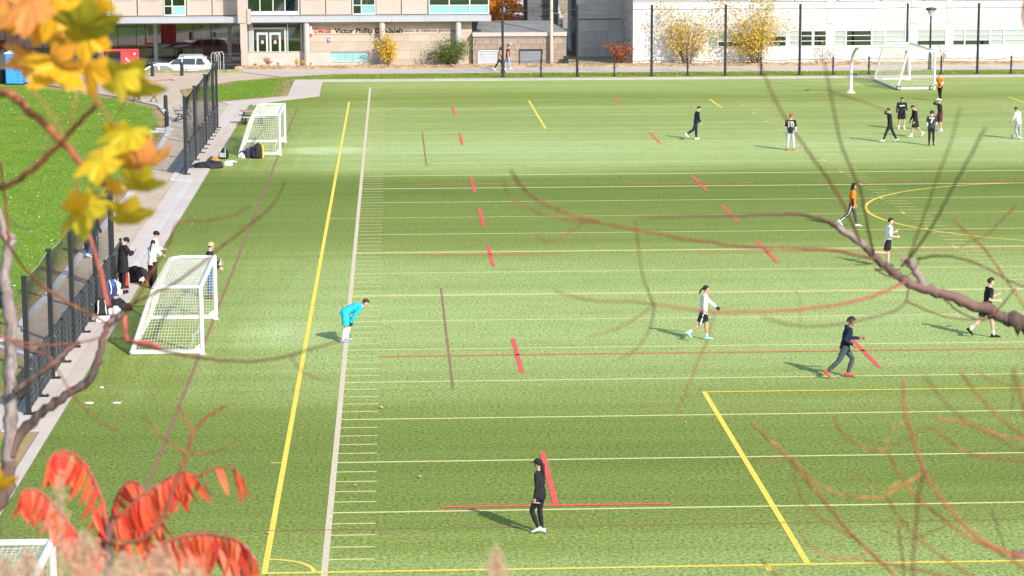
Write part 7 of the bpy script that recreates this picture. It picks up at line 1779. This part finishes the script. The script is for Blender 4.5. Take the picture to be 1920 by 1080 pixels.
# ---- E: arching sumac canes at the lower right
D = 6.6; base = P(2050, 1200, D); oE = (float(base[0]), float(base[1]), hz(base[0], base[1]) - .05)
tE = thing('rusty_canes', 'blurred rusty bare canes arching across the lower right corner', 'shrub', oE)
def c2(L_): return [(1320 + x / 2.842, 700 + y / 2.842) for x, y in L_]
CN = [([(250, 265), (340, 345), (430, 430), (500, 510), (560, 590), (640, 680), (720, 780), (800, 870), (880, 945), (1000, 1060), (1150, 1200)], 8, 13, B_rust), ([(470, 440), (520, 510), (580, 570), (680, 630), (780, 655), (880, 662), (960, 655), (1050, 600), (1130, 555), (1175, 500)], 6, 10, B_orn),
      ([(690, 235), (730, 310), (800, 370), (880, 405), (970, 420), (1010, 480), (1060, 570), (1130, 660), (1220, 730), (1320, 810), (1420, 880), (1530, 930), (1650, 1000), (1800, 1100)], 6, 13, B_rust), ([(1060, 40), (1065, 150), (1090, 270), (1120, 370), (1155, 470), (1190, 560), (1260, 660), (1350, 770), (1430, 850), (1520, 910), (1640, 960), (1800, 1010)], 8, 14, B_red),
      ([(1180, 10), (1240, 100), (1310, 180), (1390, 250), (1480, 300), (1560, 345), (1650, 390), (1780, 430)], 6, 10, B_brn), ([(1235, 240), (1310, 250), (1400, 270), (1500, 300), (1600, 335), (1720, 355)], 8, 9, B_orn), ([(1215, 285), (1270, 330), (1350, 390), (1440, 435), (1540, 455), (1640, 462), (1760, 465)], 7, 10, B_rust),
      ([(1370, -10), (1410, 50), (1460, 110), (1530, 190), (1600, 255), (1680, 320), (1780, 390)], 8, 10, B_rust), ([(960, 650), (1000, 700), (1050, 780), (1110, 850), (1180, 910), (1270, 980), (1370, 1050), (1500, 1120)], 7, 11, B_rust), ([(1175, 520), (1150, 620), (1135, 740), (1125, 860), (1115, 1000), (1110, 1120)], 8, 11, B_rust),
      ([(515, 850), (560, 910), (630, 960), (720, 988), (800, 985), (880, 950)], 5, 8, B_orn), ([(860, 1000), (960, 1010), (1080, 1035), (1200, 1060), (1330, 1090)], 7, 10, B_rust), ([(1035, 800), (1045, 900), (1060, 1000), (1065, 1100)], 6, 9, B_rust), ([(1470, 0), (1530, 35), (1600, 60), (1720, 80)], 6, 6, B_rust), ([(1650, -30), (1670, 50), (1690, 140), (1710, 230)], 9, 9, B_red),
      ([(1535, 730), (1560, 810), (1590, 900), (1610, 960)], 5, 6, B_brn), ([(480, 520), (500, 610), (540, 700), (620, 770), (720, 830), (800, 880)], 5, 8, B_rust), ([(1300, 810), (1200, 850), (1110, 880), (1020, 870), (950, 840)], 5, 5, B_orn), ([(830, 340), (900, 370), (1000, 380), (1080, 350), (1150, 310), (1210, 285)], 5, 6, B_brn), ([(290, 480), (380, 470), (440, 450)], 4, 4, B_orn), ([(300, 985), (340, 1030), (400, 1080), (460, 1130)], 6, 6, B_rust), ([(960, 390), (1010, 300), (1080, 250)], 4, 5, B_orn), ([(800, 520), (850, 580), (920, 610), (1000, 600), (1070, 560)], 4, 5, B_orn), ([(1640, 0), (1650, 90), (1640, 190)], 4, 4, B_brn)]
for i, (pl, w0, w1, mm) in enumerate(CN): stem('cane', tE, mm, c2(pl), D - (i % 5) * .45, D - (i % 5) * .45 + .2, w0 * .95, w1 * .95, oE, seed=i)
stem('trunk', tE, B_dark, [(2120, 1900), (2090, 1300), (2040, 1100), (1960, 1060), (1900, 1035)], D, D - .4, 40, 14, oE)

# ---- F: pale seed heads along the bottom edge
M_fluff = mat('pale_seed_fluff', (.66, .46, .32), .95, .2, 12, transl=.3)
def plume(label, px, py, d, w_, h_, n, seed):
    b_ = P(px, py + h_ * .5, d); o0 = (float(b_[0]), float(b_[1]), hz(b_[0], b_[1]) - .03); t = thing('seed_head', label, 'seed head', o0, 0, 'pale seed heads along the bottom edge'); r_ = np.random.default_rng(seed); k = d / 4592.57
    top = np.array(P(px, py - h_ * .5, d)) - np.array(o0); mid = np.array(P(px, py + h_ * .5, d)) - np.array(o0)
    MB().tube([(0, 0, 0), tuple(mid * .6 + np.array([.02, 0, 0])), tuple(mid), tuple(top)], [.006, .005, .004, .001], 5).build('stalk', mat('straw_stalk', (.36, .27, .16), .9), t)
    u = r_.uniform(0, 1, n); wd = np.sin(np.pi * np.clip(u * .86 + .12, 0, 1)) ** .7; cl = np.round(u * 13) / 13
    c = mid + (top - mid) * u[:, None] + np.stack([r_.normal(size=n) * wd * w_ * .23 * k, r_.normal(size=n) * wd * w_ * .23 * k, r_.normal(size=n) * .012 + np.sin(cl * 40) * .006], 1)
    d_ = r_.normal(size=(n, 3)); d_ /= np.linalg.norm(d_, axis=1)[:, None]; e = np.cross(d_, r_.normal(size=(n, 3))); e /= np.linalg.norm(e, axis=1)[:, None]; s = r_.uniform(.006, .014, n)[:, None]
    v = np.stack([c - d_ * s, c + e * s * .22, c + d_ * s], 1).reshape(-1, 3); i = np.arange(n) * 3; me = bpy.data.meshes.new('fluff'); me.from_pydata(v.tolist(), [], np.stack([i, i + 1, i + 2], 1).tolist()); me.materials.append(M_fluff); o = link('fluff', me, t); o['kind'] = 'stuff'
PL = [('pale seed head in front of the corner goal, leftmost of the row', 52, 1085, 5.6, 90, 90, 900), ('tall pale seed head rising left of the red sumac', 112, 1000, 6.0, 50, 230, 520), ('pale seed head right of the corner goal post', 158, 1068, 5.6, 100, 120, 1300), ('pale seed head under the sumac centre', 235, 1088, 5.4, 110, 80, 1100), ('pale seed head leaning at the right of the sumac centre', 300, 1078, 5.6, 100, 84, 1000), ('pale seed head at the far left bottom corner', 8, 1090, 5.3, 80, 70, 700), ('single pale seed head at the bottom edge below the black-clad walker', 932, 1070, 5.2, 46, 66, 420), ('pale seed head between sumac centre and lower right frond', 362, 1098, 5.7, 80, 60, 600)]
for i, (lb, px, py, d, w_, h_, n) in enumerate(PL): plume(lb, px, py, d, w_, h_, n, 200 + i)
